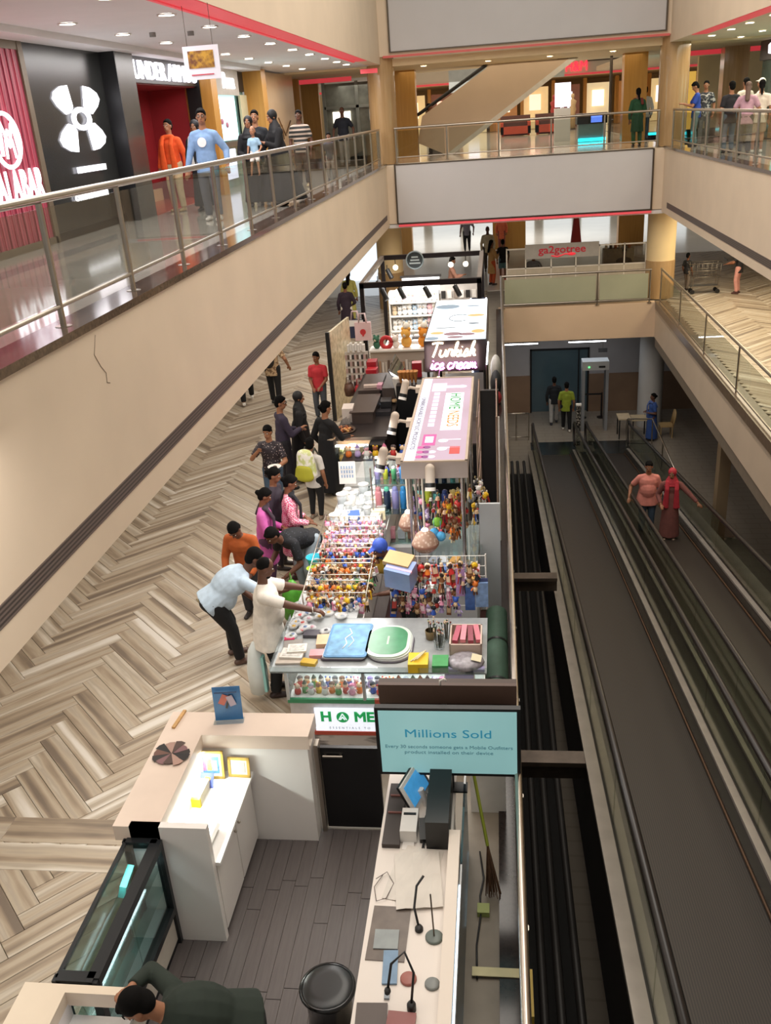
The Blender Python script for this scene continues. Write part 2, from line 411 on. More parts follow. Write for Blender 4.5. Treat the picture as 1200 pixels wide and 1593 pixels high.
# --- railings
def railing(label, axis, c, a0, a1, z, step, first, h=1.0, post_r=.027, pane=PANE, low=.17, glass_to=.93, end_posts=True, panehex=None):
    """metal railing with glass panes; runs along Y at X=c (axis 'y') or along X at Y=c (axis 'x')"""
    P = (lambda t, zz: (c, t, zz)) if axis == 'y' else (lambda t, zz: (t, c, zz))
    r = thing('railing', label, 'railing', P((a0+a1)/2, z))
    MB().cyl(P(a0, z+h), P(a1, z+h), .034, n=12).build('handrail', STEEL, r)
    MB().cyl(P(a0, z+low), P(a1, z+low), .02, n=8).build('bottom_rail', STEEL, r)
    ps = []; t = first
    while t < a1: ps.append(t); t += step
    if end_posts: ps = sorted(set(ps+[a0+.03, a1-.03]))
    for t in ps:
        m = MB().cyl(P(t, z), P(t, z+h-.03), post_r, n=8).cyl(P(t, z), P(t, z+.014), .07, n=12)
        m.build('post', STEEL, r)
    for t0, t1 in zip(ps[:-1], ps[1:]):
        if t1-t0 < .3: continue
        g = MB()
        if axis == 'y': g.bx(c-.005, c+.005, t0+.06, t1-.06, z+low+.03, z+glass_to)
        else: g.bx(t0+.06, t1-.06, c-.005, c+.005, z+low+.03, z+glass_to)
        g.build('glass_pane', pane, r)
    return r
railing('steel and glass railing of the first floor gallery before the jewellery and sportswear shops', 'y', -3.55, 2, 29.8, Z1+.02, 1.59, 5.5)
railing('steel and glass railing of the first floor gallery above the shopping cart', 'y', 5.2, 4, 29.8, Z1+.02, 1.6, 5.9)
railing('steel and glass railing of the bridge above the grey banner', 'x', YF+.08, -3.1, 4.85, Z1+.02, 1.58, -1.49)
railing('steel and glass railing beside the travelators at the concourse with the cart', 'y', 5.12, 2, 29.9, 0, 3.35, 3.1, h=1.08, low=.1, post_r=.022)
frost = mat('#a7a78c', .45, 0, .06, 1.2)
rl = railing('railing with greenish frosted panes below the cafe at the far end', 'x', YF+.1, .12, 4.85, 0, 3.05, .18+3.0, h=1.04, low=.12, pane=frost)
S('wall_far_slab', MB().bx(.0, XR, YF+.1, YF+.4, -1.12, -.0), mat('#d8bb9d', .6, 0, .04, 1))
S('wall_east_ground_fascia', MB().bx(XR, XR+.35, 2, YF+.4, -1.12, -.03), mat('#cbb79f', .6, 0, .04, 1))
S('trim_10', MB().bx(XR-.02, XR+.34, 2, YF+.2, -.2, .025), mat('#6e5c4b', .3, 0, .2, 8))
# kiosk side: slab edge and long steel/glass railing
S('wall_kiosk_slab_edge', MB().bx(.04, .12, 1.5, YF+.4, -1.1, -.03), mat('#5a5048', .6, 0, .1, 2))
S('trim_11', MB().bx(-.07, .14, 1.5, YF, -.03, .02), mat('#2e2624', .15, 0, .3, 30))
railing('long steel railing with glass panes between the kiosks and the travelators', 'y', .1, 1.6, 30, 0, 1.55, 2.3, h=1.06, post_r=.02, pane=glass('pane_dark', '#cfd8d6', .1, .82))

# --- lower level
TILE = mat2('lower_tiles', '#8f867a', '#897f73', lambda nt, tc: T(nt, 'Brick', tc, 1, scl=(1, 1, 1), Scale=.8), .16)
S('floor_lower', MB().bx(-3, 12, 2, 36, -4.85, -4.65), TILE)
S('wall_lower_far', MB().bx(-3, 1.16, 33.4, 33.6, -4.65, -1.1).bx(3.3, 12, 33.4, 33.6, -4.65, -1.1).bx(1.16, 3.3, 33.4, 33.6, -2.2, -1.1), mat('#a8a3a2', .7, 0, .04, 1.5))
S('baseboard_lower', MB().bx(-3, 1.16, 33.36, 33.4, -4.65, -3.2).bx(3.3, 12, 33.36, 33.4, -4.65, -3.2), mat('#8b6f58', .5, 0, .08, 2))
S('wall_lower_east', MB().bx(9.5, 9.7, 2, 33.5, -4.65, -.3), mat('#8a7c6c', .7, 0, .05, 1))  # unseen wall added to keep ambient light out of the lower level
S('wall_lower_west', MB().bx(-.35, -.15, 1.5, 27, -4.85, -.3), mat('#25211f', .8, 0, .1, 1))  # out of view under the kiosk slab, added to block ambient light
S('ceiling_lower', MB().bx(XR+.3, 12, 2, 36, -1.15, -1.0).bx(-3, 12, YF+.4, 36, -1.15, -1.0), mat('#7d766c', .8, 0, .05, 1))
S('trim_12', MB().bx(XR+.02, XR+.3, 2, 30, -1.42, -1.12), mat('#7d7060', .7))
S('wall_lower_south', MB().bx(-.3, 12, 1.6, 1.8, -4.8, 0), mat('#4a433c', .8))  # unseen end wall, added so the lower level stays dark
po = MB().bx(5.35, 5.62, 21.6, 21.95, -4.65, -1.1); S('column_lower_post', po, mat('#8f7a5e', .6, 0, .08, 2))
d = struct('door_1', 'blue grey glass door of the lower lobby')
MB().bx(1.18, 3.28, 33.44, 33.47, -4.63, -2.24).build('pane', mat('#4b5d64', .15, 0, .1, 1), d)
f = MB(); f.bx(1.14, 1.2, 33.36, 33.5, -4.65, -2.2).bx(3.24, 3.3, 33.36, 33.5, -4.65, -2.2).bx(1.14, 3.3, 33.36, 33.5, -2.26, -2.2).bx(2.9, 2.94, 33.4, 33.5, -4.65, -2.2)
f.build('frame', BLACK, d)
for x0, x1, lb in ((.1, 1.32, 'fluorescent tube hung over the lower lobby, nearer the kiosk side'), (2.36, 3.6, 'fluorescent tube hung over the lower lobby, before the glass door')):
    t = thing('tube_light', lb, 'lamp', ((x0+x1)/2, 31, -1.4))
    MB().cyl((x0, 31, -1.41), (x1, 31, -1.41), .025, n=8).build('tube', mat('#f4f8ff', .4, emit=9, var=0), t)
    MB().bx(x0-.02, x1+.02, 30.96, 31.04, -1.385, -1.35).build('batten', WHITE, t)
    m = MB()
    for x in (x0+.2, x1-.2): m.cyl((x, 31, -1.35), (x, 31, -1.15), .006, n=5)
    m.build('hanger', DSTEEL, t)
# ================================================================ TRAVELATORS
SL = .1812; ZT = lambda y, o=0: -4.65+SL*(28.7-y)+o if y < 28.7 else -4.65+o
BELT = mat2('belt_ribs', '#3a332c', '#28231f', lambda nt, tc: thr(nt, T(nt, 'Wave', tc, Scale=14.0, bands_direction='X'), .3, .7), .5)
SKIRT = mat('#1c1714', .35, 0, .1, 4)
DECK = mat('#b3aaa0', .22, .35, .1, 3)
RUB = mat('#241f1c', .35, 0, .1, 4)
BRUSH = mat('#5e432d', .6, 0, .1, 9)
TG = glass('travelator_glass', '#dfe3da', .07, .95)
def slope_box(m, x0, x1, y0, y1, o0, o1, mi=0):
    vs = [(x, y, ZT(y, o)) for y in (y0, y1) for x in (x0, x1) for o in (o0, o1)]
    m.add(vs, [(0, 1, 3, 2), (4, 6, 7, 5), (0, 4, 5, 1), (2, 3, 7, 6), (0, 2, 6, 4), (1, 5, 7, 3)], mi); return m
def travelator(cx, label, y0=1.9, y1=28.7):
    t = thing('travelator', label, 'travelator', (cx, y1, -4.65))
    b = MB(); slope_box(b, cx-.5, cx+.5, y0, y1, -.06, .0); b.build('belt', BELT, t)
    MB().bx(cx-.75, cx+.75, y1-.05, y1+1.3, -4.66, -4.638).build('landing_plate', mat('#7d8688', .25, 1, .1, 12), t)
    MB().bx(cx-.5, cx+.5, y1-.12, y1+.03, -4.655, -4.63).build('comb', DSTEEL, t)
    for s in (-1, 1):
        sk = MB(); 
        a, c = sorted((cx+s*.5, cx+s*.66)); slope_box(sk, a, c, y0, y1+.1, -.3, .075); sk.build('skirt', SKIRT, t)
        br = MB(); a, c = sorted((cx+s*.485, cx+s*.5)); slope_box(br, a, c, y0, y1, .02, .045); br.build('brush_strip', BRUSH, t)
        dk = MB(); a, c = sorted((cx+s*.60, cx+s*.78)); slope_box(dk, a, c, y0, y1+.25, .07, .11); dk.build('inner_deck', DECK, t)
        dk = MB(); a, c = sorted((cx+s*.685, cx+s*.72)); slope_box(dk, a, c, y0, y1+.3, .105, .12); dk.build('glass_channel', RUB, t)
        y = y0+.6
        while y < y1:
            ye = min(y+2.4, y1+.55); g = MB(); a, c = sorted((cx+s*.698, cx+s*.708)); slope_box(g, a, c, y+.01, ye-.01, .11, .93); g.build('glass_panel', TG, t); y += 2.4
        hr = [(cx+s*.69, yy, zz) for yy, zz in [(q_, ZT(q_, .95)) for q_ in (y0, 10, 20, y1-.6)]+[(y1+.1, -3.72), (y1+.6, -3.72), (y1+.85, -3.82), (y1+.92, -4.05), (y1+.8, -4.35), (y1+.55, -4.5)]]
        MB().tube(hr, .042, n=8).build('handrail', RUB, t)
    return t
travelator(1.78, 'travelator with an empty dark belt next to the kiosks')
travelator(3.54, 'travelator carrying the couple, by the beige side wall')
# outer cladding of the kiosk-side machine, and the dark void with its cross beams
m = MB(); slope_box(m, .92, 1.075, 1.9, 28.9, .06, .115); S('trim_travelator_deck', m, DECK)
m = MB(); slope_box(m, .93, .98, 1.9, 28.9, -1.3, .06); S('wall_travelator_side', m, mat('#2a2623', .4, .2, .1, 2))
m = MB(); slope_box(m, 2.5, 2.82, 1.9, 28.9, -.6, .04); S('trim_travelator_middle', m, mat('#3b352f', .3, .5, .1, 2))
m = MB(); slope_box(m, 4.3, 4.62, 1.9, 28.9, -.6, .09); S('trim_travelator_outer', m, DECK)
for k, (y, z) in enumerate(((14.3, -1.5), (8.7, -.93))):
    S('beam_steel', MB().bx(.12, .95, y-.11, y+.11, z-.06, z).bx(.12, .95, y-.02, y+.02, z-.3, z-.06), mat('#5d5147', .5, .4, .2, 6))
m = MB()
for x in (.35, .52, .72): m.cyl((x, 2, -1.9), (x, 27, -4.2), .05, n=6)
S('trim_pipes', m, mat('#262321', .5, .1, .1, 3)); S('pit_shade_sheet', MB().bx(-.15, .93, 1.8, 27, -4.65, -4.6), mat('#1b1917', .7, 0, .1, 3))  # near-black sheet over the lower tiles paints the void's shade
# landing railing at the foot of the travelators
def frame_rail(label, pts, posts, low=.12):
    t = thing('landing_railing', label, 'railing', pts[0])
    MB().tube([(x, y, z+.98) for x, y, z in pts], .025, n=8).build('handrail', STEEL, t)
    MB().tube([(x, y, z+low) for x, y, z in pts], .02, n=6).build('bottom_rail', STEEL, t)
    for x, y, z in posts: MB().cyl((x, y, z), (x, y, z+.98), .022, n=8).build('post', STEEL, t)
    return t
frame_rail('steel railing along the foot of the travelator beside the folding table', [(4.2, 29.4, -4.65), (5.0, 29.3, -4.65), (4.9, 24.5, -4.65)], [(4.2, 29.4, -4.65), (5.0, 29.3, -4.65), (4.95, 27, -4.65)])
frame_rail('short steel railing at the foot of the travelator, kiosk side', [(-.1, 30.3, -4.65), (.98, 30.3, -4.65)], [(-.1, 30.3, -4.65), (.98, 30.3, -4.65), (.55, 30.3, -4.65)])
t = thing('marked_post', 'slim dark post with a white cap standing between the travelator entries', 'post', (2.62, 29.7, -4.65))
MB().bx(2.55, 2.69, 29.63, 29.77, -4.65, -3.25).build('shaft', mat2('speckle', '#1d1a18', '#c9c2b6', lambda nt, tc: thr(nt, T(nt, 'Noise', tc, Scale=24.0), .56, .6)), t)
MB().bx(2.53, 2.71, 29.61, 29.79, -3.25, -3.2).build('cap', WHITE, t)
# metal detector, table, chair
t = thing('metal_detector', 'grey walk-through metal detector arch before the lower lobby wall', 'scanner', (3.3, 31.4, -4.65))
for x in (2.9, 3.7): MB().bx(x-.05, x+.05, 31.1, 31.65, -4.65, -2.45).build('side_panel', mat('#8f9296', .4, .2, .05, 4), t)
MB().bx(2.85, 3.75, 31.1, 31.65, -2.45, -2.15).build('header', mat('#b3b5b6', .4, .1, .05, 4), t)
MB().bx(3.05, 3.1, 31.08, 31.1, -2.36, -2.31).build('indicator', mat('#50e070', .4, emit=3), t)
MB().bx(3.4, 3.62, 31.08, 31.1, -2.36, -2.3).build('display', BLACK, t)
t = thing('barrier_stand', 'dark retractable belt barrier behind the metal detector', 'barrier', (3.3, 32.6, -4.65))
for x in (3.0, 3.7):
    MB().cyl((x, 32.6, -4.65), (x, 32.6, -3.7), .03, n=8).cyl((x, 32.6, -4.65), (x, 32.6, -4.62), .16, n=14).build('post', BLACK, t)
MB().bx(3.0, 3.7, 32.59, 32.61, -3.78, -3.72).build('belt', BLACKM, t)
t = thing('folding_table', 'cream tables pushed together beside the guard in blue', 'table', (4.4, 30.4, -4.65))
MB().bx(4.0, 4.42, 30.1, 30.75, -3.95, -3.91).build('tabletop', mat('#c5b394', .5), t)
MB().bx(4.46, 5.0, 30.1, 30.7, -4.0, -3.96).build('tabletop', mat('#b9a888', .5), t)
for x, y in ((4.05, 30.15), (4.38, 30.7), (4.05, 30.7), (4.5, 30.15), (4.96, 30.15), (4.96, 30.65)): MB().cyl((x, y, -4.65), (x, y, -3.95), .022, n=6).build('leg', BLACKM, t)
t = thing('plastic_chair', 'cream plastic chair behind the railing near the round lower column', 'chair', (5.62, 30.3, -4.65))
PCH = mat('#b99a6a', .5)
MB().bx(5.4, 5.84, 30.1, 30.52, -4.25, -4.2).build('seat', PCH, t)
m = MB().tube([(5.82, 30.1, -4.22), (5.88, 30.1, -3.9), (5.9, 30.14, -3.75), (5.9, 30.31, -3.7), (5.9, 30.48, -3.75), (5.88, 30.52, -3.9), (5.82, 30.52, -4.22)], .025)
for y in (30.2, 30.31, 30.42): m.tube([(5.83, y, -4.22), (5.9, y, -3.73)], .014)
m.build('backrest', PCH, t)
for x, y in ((5.43, 30.13), (5.81, 30.13), (5.43, 30.49), (5.81, 30.49)): MB().cyl((x, y, -4.65), (x, y, -4.23), .02, n=6).build('leg', PCH, t)
t = thing('exit_sign_box', 'small dark hanging sign near the lower lobby door', 'sign', (3.6, 31.8, -1.7))
MB().bx(3.45, 3.75, 31.78, 31.82, -2.0, -1.86).build('panel', DARK, t); MB().cyl((3.6, 31.8, -1.86), (3.6, 31.8, -1.15), .008, n=5).build('rod', DSTEEL, t)
# ================================================================ PHONE BOOTH
CW = mat('#e9e5e1', .35, 0, .015, 3)
CTOP = mat('#dccabb', .35, 0, .03, 4)
t = thing('corner_counter', 'white L-shaped counter with a lit inner shelf and two cabinet doors', 'counter', (-2.4, 5.9, 0))
MB().bx(-3.03, -2.66, 5.14, 6.6, 1.06, 1.2).bx(-2.66, -1.70, 6.27, 6.6, 1.06, 1.2).build('ledge', CTOP, t)
MB().bx(-2.9, -2.66, 5.2, 6.5, 0, 1.06).bx(-2.66, -1.72, 6.28, 6.58, 0, 1.06).build('body', CW, t)
MB().bx(-2.9, -2.28, 5.14, 5.2, 0, 1.2).build('end_panel', CW, t)
MB().bx(-2.66, -2.24, 5.2, 6.28, .77, .8).build('worktop', mat('#f0efec', .3, 0, .01, 3), t)
MB().bx(-2.66, -2.3, 5.2, 6.28, .06, .77).bx(-2.66, -2.34, 5.2, 6.28, 0, .06).build('cabinet_body', CW, t)
for y0, y1, ky in ((5.21, 5.74, 5.69), (5.75, 6.27, 5.80)):
    d = MB().bx(-2.3, -2.28, y0+.004, y1-.004, .08, .765).build('door', CW, t)
    MB().sph((-2.265, ky, .66), .014, n=8, m=5).cyl((-2.28, ky, .66), (-2.265, ky, .66), .006, n=6).build('knob', STEEL, d, world=False, loc=(-t.location.x, -t.location.y, 0))
MB().cyl((-2.275, 5.84, .75), (-2.262, 5.84, .75), .012, n=8).build('lock', STEEL, t)
MB().bx(-2.658, -2.645, 5.3, 6.2, 1.045, 1.06).build('led_strip', mat('#f4fff4', .4, emit=16, var=0), t)
l = area('counter_strip_light', (-2.63, 5.75, 1.05), .9, .03, 9, (.92, 1, .93), (0, math.radians(-28), PI/2)); l.rotation_euler = (0, math.radians(-25), 0); l.data.size = .03; l.data.size_y = .9
MB().bx(-1.70, -1.66, 6.4, 6.5, 0, 1.0).build('hinge_post', STEEL, t)
t = thing('swing_door', 'low black swing door between the white counter and the screen', 'door', (-1.42, 6.47, 0))
MB().bx(-1.655, -1.12, 6.45, 6.49, .03, .94).build('panel', mat('#0d0d0f', .3, 0, .05, 4), t)
MB().cyl((-1.63, 6.43, .86), (-1.45, 6.43, .86), .012, n=8).bx(-1.62, -1.6, 6.43, 6.46, .85, .87).bx(-1.48, -1.46, 6.43, 6.46, .85, .87).build('handle', STEEL, t)
# things on the white counter
t = thing('colour_fan', 'round fan of dark, brown and pink swatches on the white counter', 'swatch fan', (-2.84, 6.0, 1.2))
cols = ['#2b2523', '#7c5a5c', '#4d3b35', '#a58578', '#1d1a1b', '#6a4a3f']
for k in range(11):
    a = .25+k*.57; c, s = math.cos(a), math.sin(a); L = R.uniform(.13, .17); w2 = .045; z = 1.2+.002+k*.0016
    p = [(-2.84, 6.0, z), (-2.84+c*L-s*w2, 6.0+s*L+c*w2, z), (-2.84+c*(L+.012), 6.0+s*(L+.012), z), (-2.84+c*L+s*w2, 6.0+s*L-c*w2, z)]
    MB().prism(p, (0, 0, .0014)).build('swatch', mat(cols[k % 6], .5), t)
t = thing('wooden_stick', 'short wooden stick lying on the white counter corner', 'stick', (-2.92, 6.48, 1.2))
MB().box((-2.93, 6.48, 1.21), (.03, .26, .018), rot=(0, 0, -.1)).build('stick', mat('#c59a63', .6, 0, .15, 20), t)
t = thing('acrylic_sign', 'blue promotional card in a clear acrylic stand on the counter', 'sign', (-2.46, 6.5, 1.2))
MB().box((-2.46, 6.5, 1.375), (.25, .006, .33), rot=(-.12, 0, .12)).build('card', mat('#2b6aa0', .3, 0, .1, 12), t)
m = MB().box((-2.49, 6.488, 1.42), (.06, .004, .1), 0, (-.12, .5, .12)).box((-2.42, 6.49, 1.41), (.06, .004, .1), 1, (-.12, -.35, .12)).box((-2.45, 6.492, 1.40), (.02, .003, .14), 2, (-.12, .3, .12)).box((-2.46, 6.484, 1.5), (.2, .003, .012), 3, (-.12, 0, .12))
m.build('picture', [mat('#c76a55', .4), mat('#b9a8b4', .4), BLACK, mat('#12355f', .4)], t)
txt('lettering', '15%', .065, (-2.51, 6.489, 1.33), (PI/2-.12, 0, .12), mat('#0f2746', .5), t, .002)
MB().box((-2.49, 6.495, 1.235), (.08, .004, .025), rot=(-.12, 0, .12)).build('price_tag', mat('#d9a33e', .4), t)
MB().box((-2.46, 6.47, 1.205), (.27, .09, .006), rot=(0, 0, .12)).build('stand', glass('acrylic', '#f4fbff', .1, .95), t)
GOLD = mat('#d8b765', .3, .7, .1, 20)
def frame(label, x, y, w2, h, rz, inner):
    t = thing('picture_frame', label, 'picture frame', (x, y, .8), rz=rz)
    m = MB(); b = .024; z0 = .004
    for a, c in ((-w2, -w2+b), (w2-b, w2)): m.box(((a+c)/2, 0, z0+h/2), (b, .016, h))
    for a in (b/2, h-b/2): m.box((0, 0, z0+a), (2*w2, .016, b))
    o = m.build('frame', GOLD, t, world=False); p = MB().box((0, .002, z0+h/2), (2*w2-2*b, .006, h-2*b)); p.build('mount', mat('#efeae0', .5), t, world=False)
    q = MB()
    for c in inner: q.box((c[0], -.003, z0+c[1]), (c[2], .004, c[3]), c[4])
    if inner: q.build('print', [mat('#4f7fc0', .5, 0, .3, 40), mat('#d9b25e', .5, 0, .3, 40), mat('#c96f85', .5, 0, .3, 40), mat('#d8cfc0', .5), mat('#e3d6d4', .5)], t, world=False)
    for c in t.children: c.rotation_euler = (-.16, 0, 0)
    return t
frame('larger gilt picture frame with a bright devotional print on the lit shelf', -2.6, 6.17, .13, .27, .03, [(0, .135, .17, .16, 0), (-.05, .13, .04, .1, 2), (0, .14, .045, .12, 1), (.05, .13, .04, .1, 4)])
frame('smaller gilt picture frame with a pale certificate on the lit shelf', -2.345, 6.2, .1, .19, -.05, [(0, .095, .11, .1, 3)])
t = thing('blue_card', 'small dark blue card leaning before the larger gilt frame', 'card', (-2.62, 6.08, .8))
MB().box((-2.61, 6.08, .86), (.13, .006, .13), rot=(-.6, .1, .1)).box((-2.6, 6.075, .865), (.05, .007, .06), 1, (-.6, .4, .1)).build('card', [mat('#31418f', .4, 0, .2, 20), mat('#d8a23c', .4)], t)
t = thing('idol', 'tiny bronze idol beside the larger gilt frame', 'figurine', (-2.73, 6.14, .8))
MB().lathe((-2.73, 6.14, .8), [(.0, 0), (.03, 0), (.034, .015), (.02, .04), (.028, .065), (.02, .09), (.016, .1), (.02, .115), (.014, .135), (0, .15)], n=10).build('body', mat('#5f5138', .4, .7, .2, 20), t)
t = thing('flower_garland', 'small pale flower bunch beside the gilt frames', 'flowers', (-2.73, 6.03, .8))
m = MB()
for k in range(16): m.sph((-2.73+R.uniform(-.035, .035), 6.03+R.uniform(-.05, .05), .81+R.uniform(0, .03)), R.uniform(.008, .014), k % 3, 6, 4)
m.build('flowers', [mat('#e9f0d2', .6), mat('#8aa46a', .6), mat('#f2ead0', .6)], t)['kind'] = 'stuff'
t = thing('tissue_box', 'yellow and white tissue box on the lit shelf', 'box', (-2.64, 5.92, .8))
MB().box((-2.645, 5.95, .845), (.125, .24, .085), rot=(0, 0, -.06)).build('carton', mat('#f4f1d8', .4, 0, .03, 8), t)
MB().box((-2.645, 5.818, .845), (.127, .03, .087), rot=(0, 0, -.06)).build('yellow_end', mat('#f0d91c', .4), t)
MB().box((-2.64, 5.97, .889), (.035, .12, .006), rot=(0, 0, -.06)).build('opening', mat('#8c93a8', .5), t)
t = thing('small_box', 'white flat device box propped at the near end of the lit shelf', 'box', (-2.36, 5.5, .8))
MB().box((-2.37, 5.42, .83), (.03, .3, .06), rot=(0, .5, -.05)).build('carton', mat('#d7d4cf', .4), t)
# glass display case
t = thing('display_case', 'black framed glass display case between the two white counters', 'display case', (-2.8, 4.5, 0))
FR = mat('#25282b', .35, .2, .05, 5)
f = MB(); x0, x1, y0, y1, h = -2.93, -2.68, 3.9, 5.13, 1.08
for x in (x0, x1):
    for y in (y0, y1): f.bx(x-.03, x+.03, y-.03, y+.03, 0, h)
f.bx(x1-.05, x1+.035, y0, y1, h-.06, h+.01).bx(x0-.02, x0+.01, y0, y1, h-.03, h+.0).bx(x0, x1, y1-.04, y1+.03, h-.05, h+.01).bx(x0, x1, y0-.03, y0+.05, h-.05, h+.01).bx(x1-.04, x1+.03, y0, y1, .34, .40).bx(x0, x1, y0, y1, 0, .06)
f.build('frame', FR, t)
G2 = glass('case_glass', '#eaf2f0', .09, .97)
MB().bx(x0-.004, x0+.004, y0, y1, .06, h-.03).build('glass_front', G2, t); MB().bx(x1-.004, x1+.004, y0+.03, (y0+y1)/2-.004, .4, h-.06).build('glass_door', G2, t)
MB().bx(x1-.009, x1-.001, (y0+y1)/2+.004, y1-.03, .4, h-.06).build('glass_door', G2, t)
MB().bx(x0, x1, y0, y1, h-.012, h-.004).build('glass_top', G2, t)
for z in (.62, .84): MB().bx(x0+.01, x1-.01, y0+.03, y1-.03, z, z+.008).build('glass_shelf', glass('shelf_glass', '#dcefec', .14, .93), t)
MB().bx(x1-.02, x1+.005, y0, y1, .06, .34).bx(x0-.005, x0+.01, y0, y1, .06, .3).build('lower_panel', mat('#d9d2c6', .5), t)
MB().bx(x0+.02, x1-.02, y0, y1, .33, .35).build('base_shelf', mat('#aab4ba', .4), t)
area('case_fill_light', (x0+.1, (y0+y1)/2, h-.07), .06, 1.0, 2.2, (.85, .93, 1))  # area lamp added inside the case to brighten its interior
m = thing('phone_holder', 'small teal phone mount inside the display case', 'phone mount', (-2.86, 4.86, .85))
MB().box((-2.86, 4.86, .93), (.05, .22, .11), rot=(0, .3, .1)).build('clamp', mat('#3f9f97', .4, 0, .2, 15), m)
m = thing('pink_pouch', 'small pinkish pouch inside the display case', 'pouch', (-2.86, 4.62, .63))
MB().sph((-2.83, 4.62, .69), (.06, .12, .055), n=10, m=6).build('pouch', mat('#b98a7e', .5), m)
# near counter at the bottom edge
t = thing('front_counter', 'pale counter with a white inner shelf under the leaning staff member', 'counter', (-2.78, 3.2, 0))
MB().bx(-3.12, -2.82, 2.2, 3.84, 1.0, 1.1).bx(-2.82, -2.44, 3.78, 3.84, .98, 1.1).build('ledge', mat('#dfd0bb', .35, 0, .03, 4), t)
MB().bx(-3.05, -2.82, 2.2, 3.8, 0, 1.0).build('body', CW, t)
MB().bx(-2.82, -2.42, 2.2, 3.8, .84, .87).build('worktop', mat('#ece9e6', .35), t)
MB().bx(-2.82, -2.46, 2.2, 3.8, 0, .84).build('cabinet_body', CW, t)
for k, (x, y, a, lb) in enumerate(((-2.64, 3.62, .05, 'white paper sheet on the near counter, under the hand'), (-2.7, 3.42, -.08, 'white open booklet on the near counter'))):
    p = thing('paper_sheet', lb, 'paper', (x, y, .87)); MB().box((x, y, .874+k*.004), (.3, .21, .004), rot=(0, 0, a)).build('sheet', mat('#eeeeff', .5), p)
# stool
t = thing('round_stool', 'black glossy round stool on the grey floor', 'stool', (-1.28, 4.42, 0))
MB().lathe((-1.28, 4.42, 0), [(0, .0), (.17, 0), (.175, .02), (.16, .2), (.165, .38), (.19, .43), (.205, .45), (.2, .465), (.185, .468)], n=28).build('base', mat('#0c0c0d', .18, 0, .05, 4, coat=.3), t)
MB().lathe((-1.28, 4.42, 0), [(.186, .462), (.17, .474), (.1, .478), (0, .478)], n=28).build('seat', mat('#17191a', .3, 0, .1, 4), t)
# service counter by the railing
t = thing('service_counter', 'long white service counter along the railing', 'counter', (-.7, 4.6, 0))
MB().bx(-1.0, -.42, 2.4, 6.3, .81, .85).build('worktop', mat('#e4dbd2', .3, 0, .02, 3), t)
MB().bx(-.97, -.45, 2.4, 6.28, 0, .81).build('body', CW, t)
MB().bx(-.44, -.355, 2.4, 5.42, .5, 1.0).build('ledge', mat('#e2d6c8', .35, 0, .02, 3), t)
MB().bx(-.352, -.335, 2.4, 6.2, .02, .9).build('outer_glass', glass('counter_glass', '#bcd0dc', .12, .8), t)
MB().bx(-.351, -.345, 3.2, 5.0, .84, .87).build('led_strip', mat('#eef6ff', .4, emit=12, var=0), t)
t = thing('white_partition', 'white back panel standing beside the broom', 'panel', (-.12, 6.75, 0))
MB().bx(-.33, .0, 6.72, 6.76, 0, .95).build('panel', mat('#dcd8d2', .5), t)
t = thing('computer_case', 'black computer tower lying on the service counter', 'computer', (-.52, 5.8, .85))
MB().bx(-.62, -.44, 5.36, 6.22, .855, 1.12).build('case', mat('#161617', .35, 0, .08, 6), t)
MB().bx(-.62, -.44, 6.222, 6.23, .87, 1.1).build('front_grille', BLACKM, t)
t = thing('payment_tablet', 'white framed tablet with a blue screen on the service counter', 'tablet', (-.72, 5.85, .85))
rot = Matrix.Rotation(math.radians(72), 3, 'Z') @ Matrix.Rotation(math.radians(62), 3, 'X')
def bxr(c, d, mt, nm, off): 
    return MB().box(Vector(c)+rot @ Vector(off), d, 0, rot).build(nm, mt, t)
C0 = (-.74, 5.88, 1.02)
bxr(C0, (.36, .25, .02), mat('#e6e3de', .4), 'bezel', (0, 0, 0)); bxr(C0, (.30, .19, .006), mat('#3f86b8', .2, emit=.5, ehex='#4aa0dc', var=.25, scale=14), 'screen', (0, 0, .011))
bxr(C0, (.37, .26, .02), BLACK, 'back', (0, 0, -.018)); MB().cyl((-.66, 5.86, .85), (-.7, 5.87, 1.0), .03, n=10).build('stand', WHITE, t)
t = thing('cash_drawer', 'dark slotted cash tray beside the tablet on the service counter', 'cash tray', (-.88, 5.75, .85))
MB().bx(-.97, -.83, 5.36, 6.06, .852, .89).build('tray', mat('#3a302c', .5), t)
MB().bx(-.955, -.845, 5.7, 5.715, .89, .9).bx(-.955, -.845, 5.9, 5.915, .89, .9).build('divider', mat('#7b4a42', .5), t)
t = thing('receipt_printer', 'white receipt printer on the service counter', 'printer', (-.77, 5.52, .85))
MB().bx(-.83, -.7, 5.42, 5.68, .855, .97).build('housing', mat('#dedbd6', .4), t); MB().bx(-.815, -.715, 5.6, 5.625, .97, .974).build('slot', BLACK, t)
MB().bx(-.81, -.72, 5.34, 5.42, .86, .862).build('paper_tongue', WHITE, t)
t = thing('card_terminal', 'black card terminal behind the receipt printer', 'terminal', (-.66, 5.5, .85))
MB().box((-.655, 5.52, .89), (.06, .2, .05), rot=(.2, 0, .1)).build('body', BLACK, t)
m = MB()
for k in range(5):
    x = -.66+R.uniform(-.03, .05); m.tube([(x, 5.98, .87), (x+R.uniform(.02, .1), 5.8, .862), (x-.03+R.uniform(0, .1), 5.62, .862), (x+R.uniform(-.02, .06), 5.36, .862)], .004, n=5)
tag(m.build('cable_tangle', BLACK), 'tangle of black cables between tablet and computer on the service counter', 'cables')
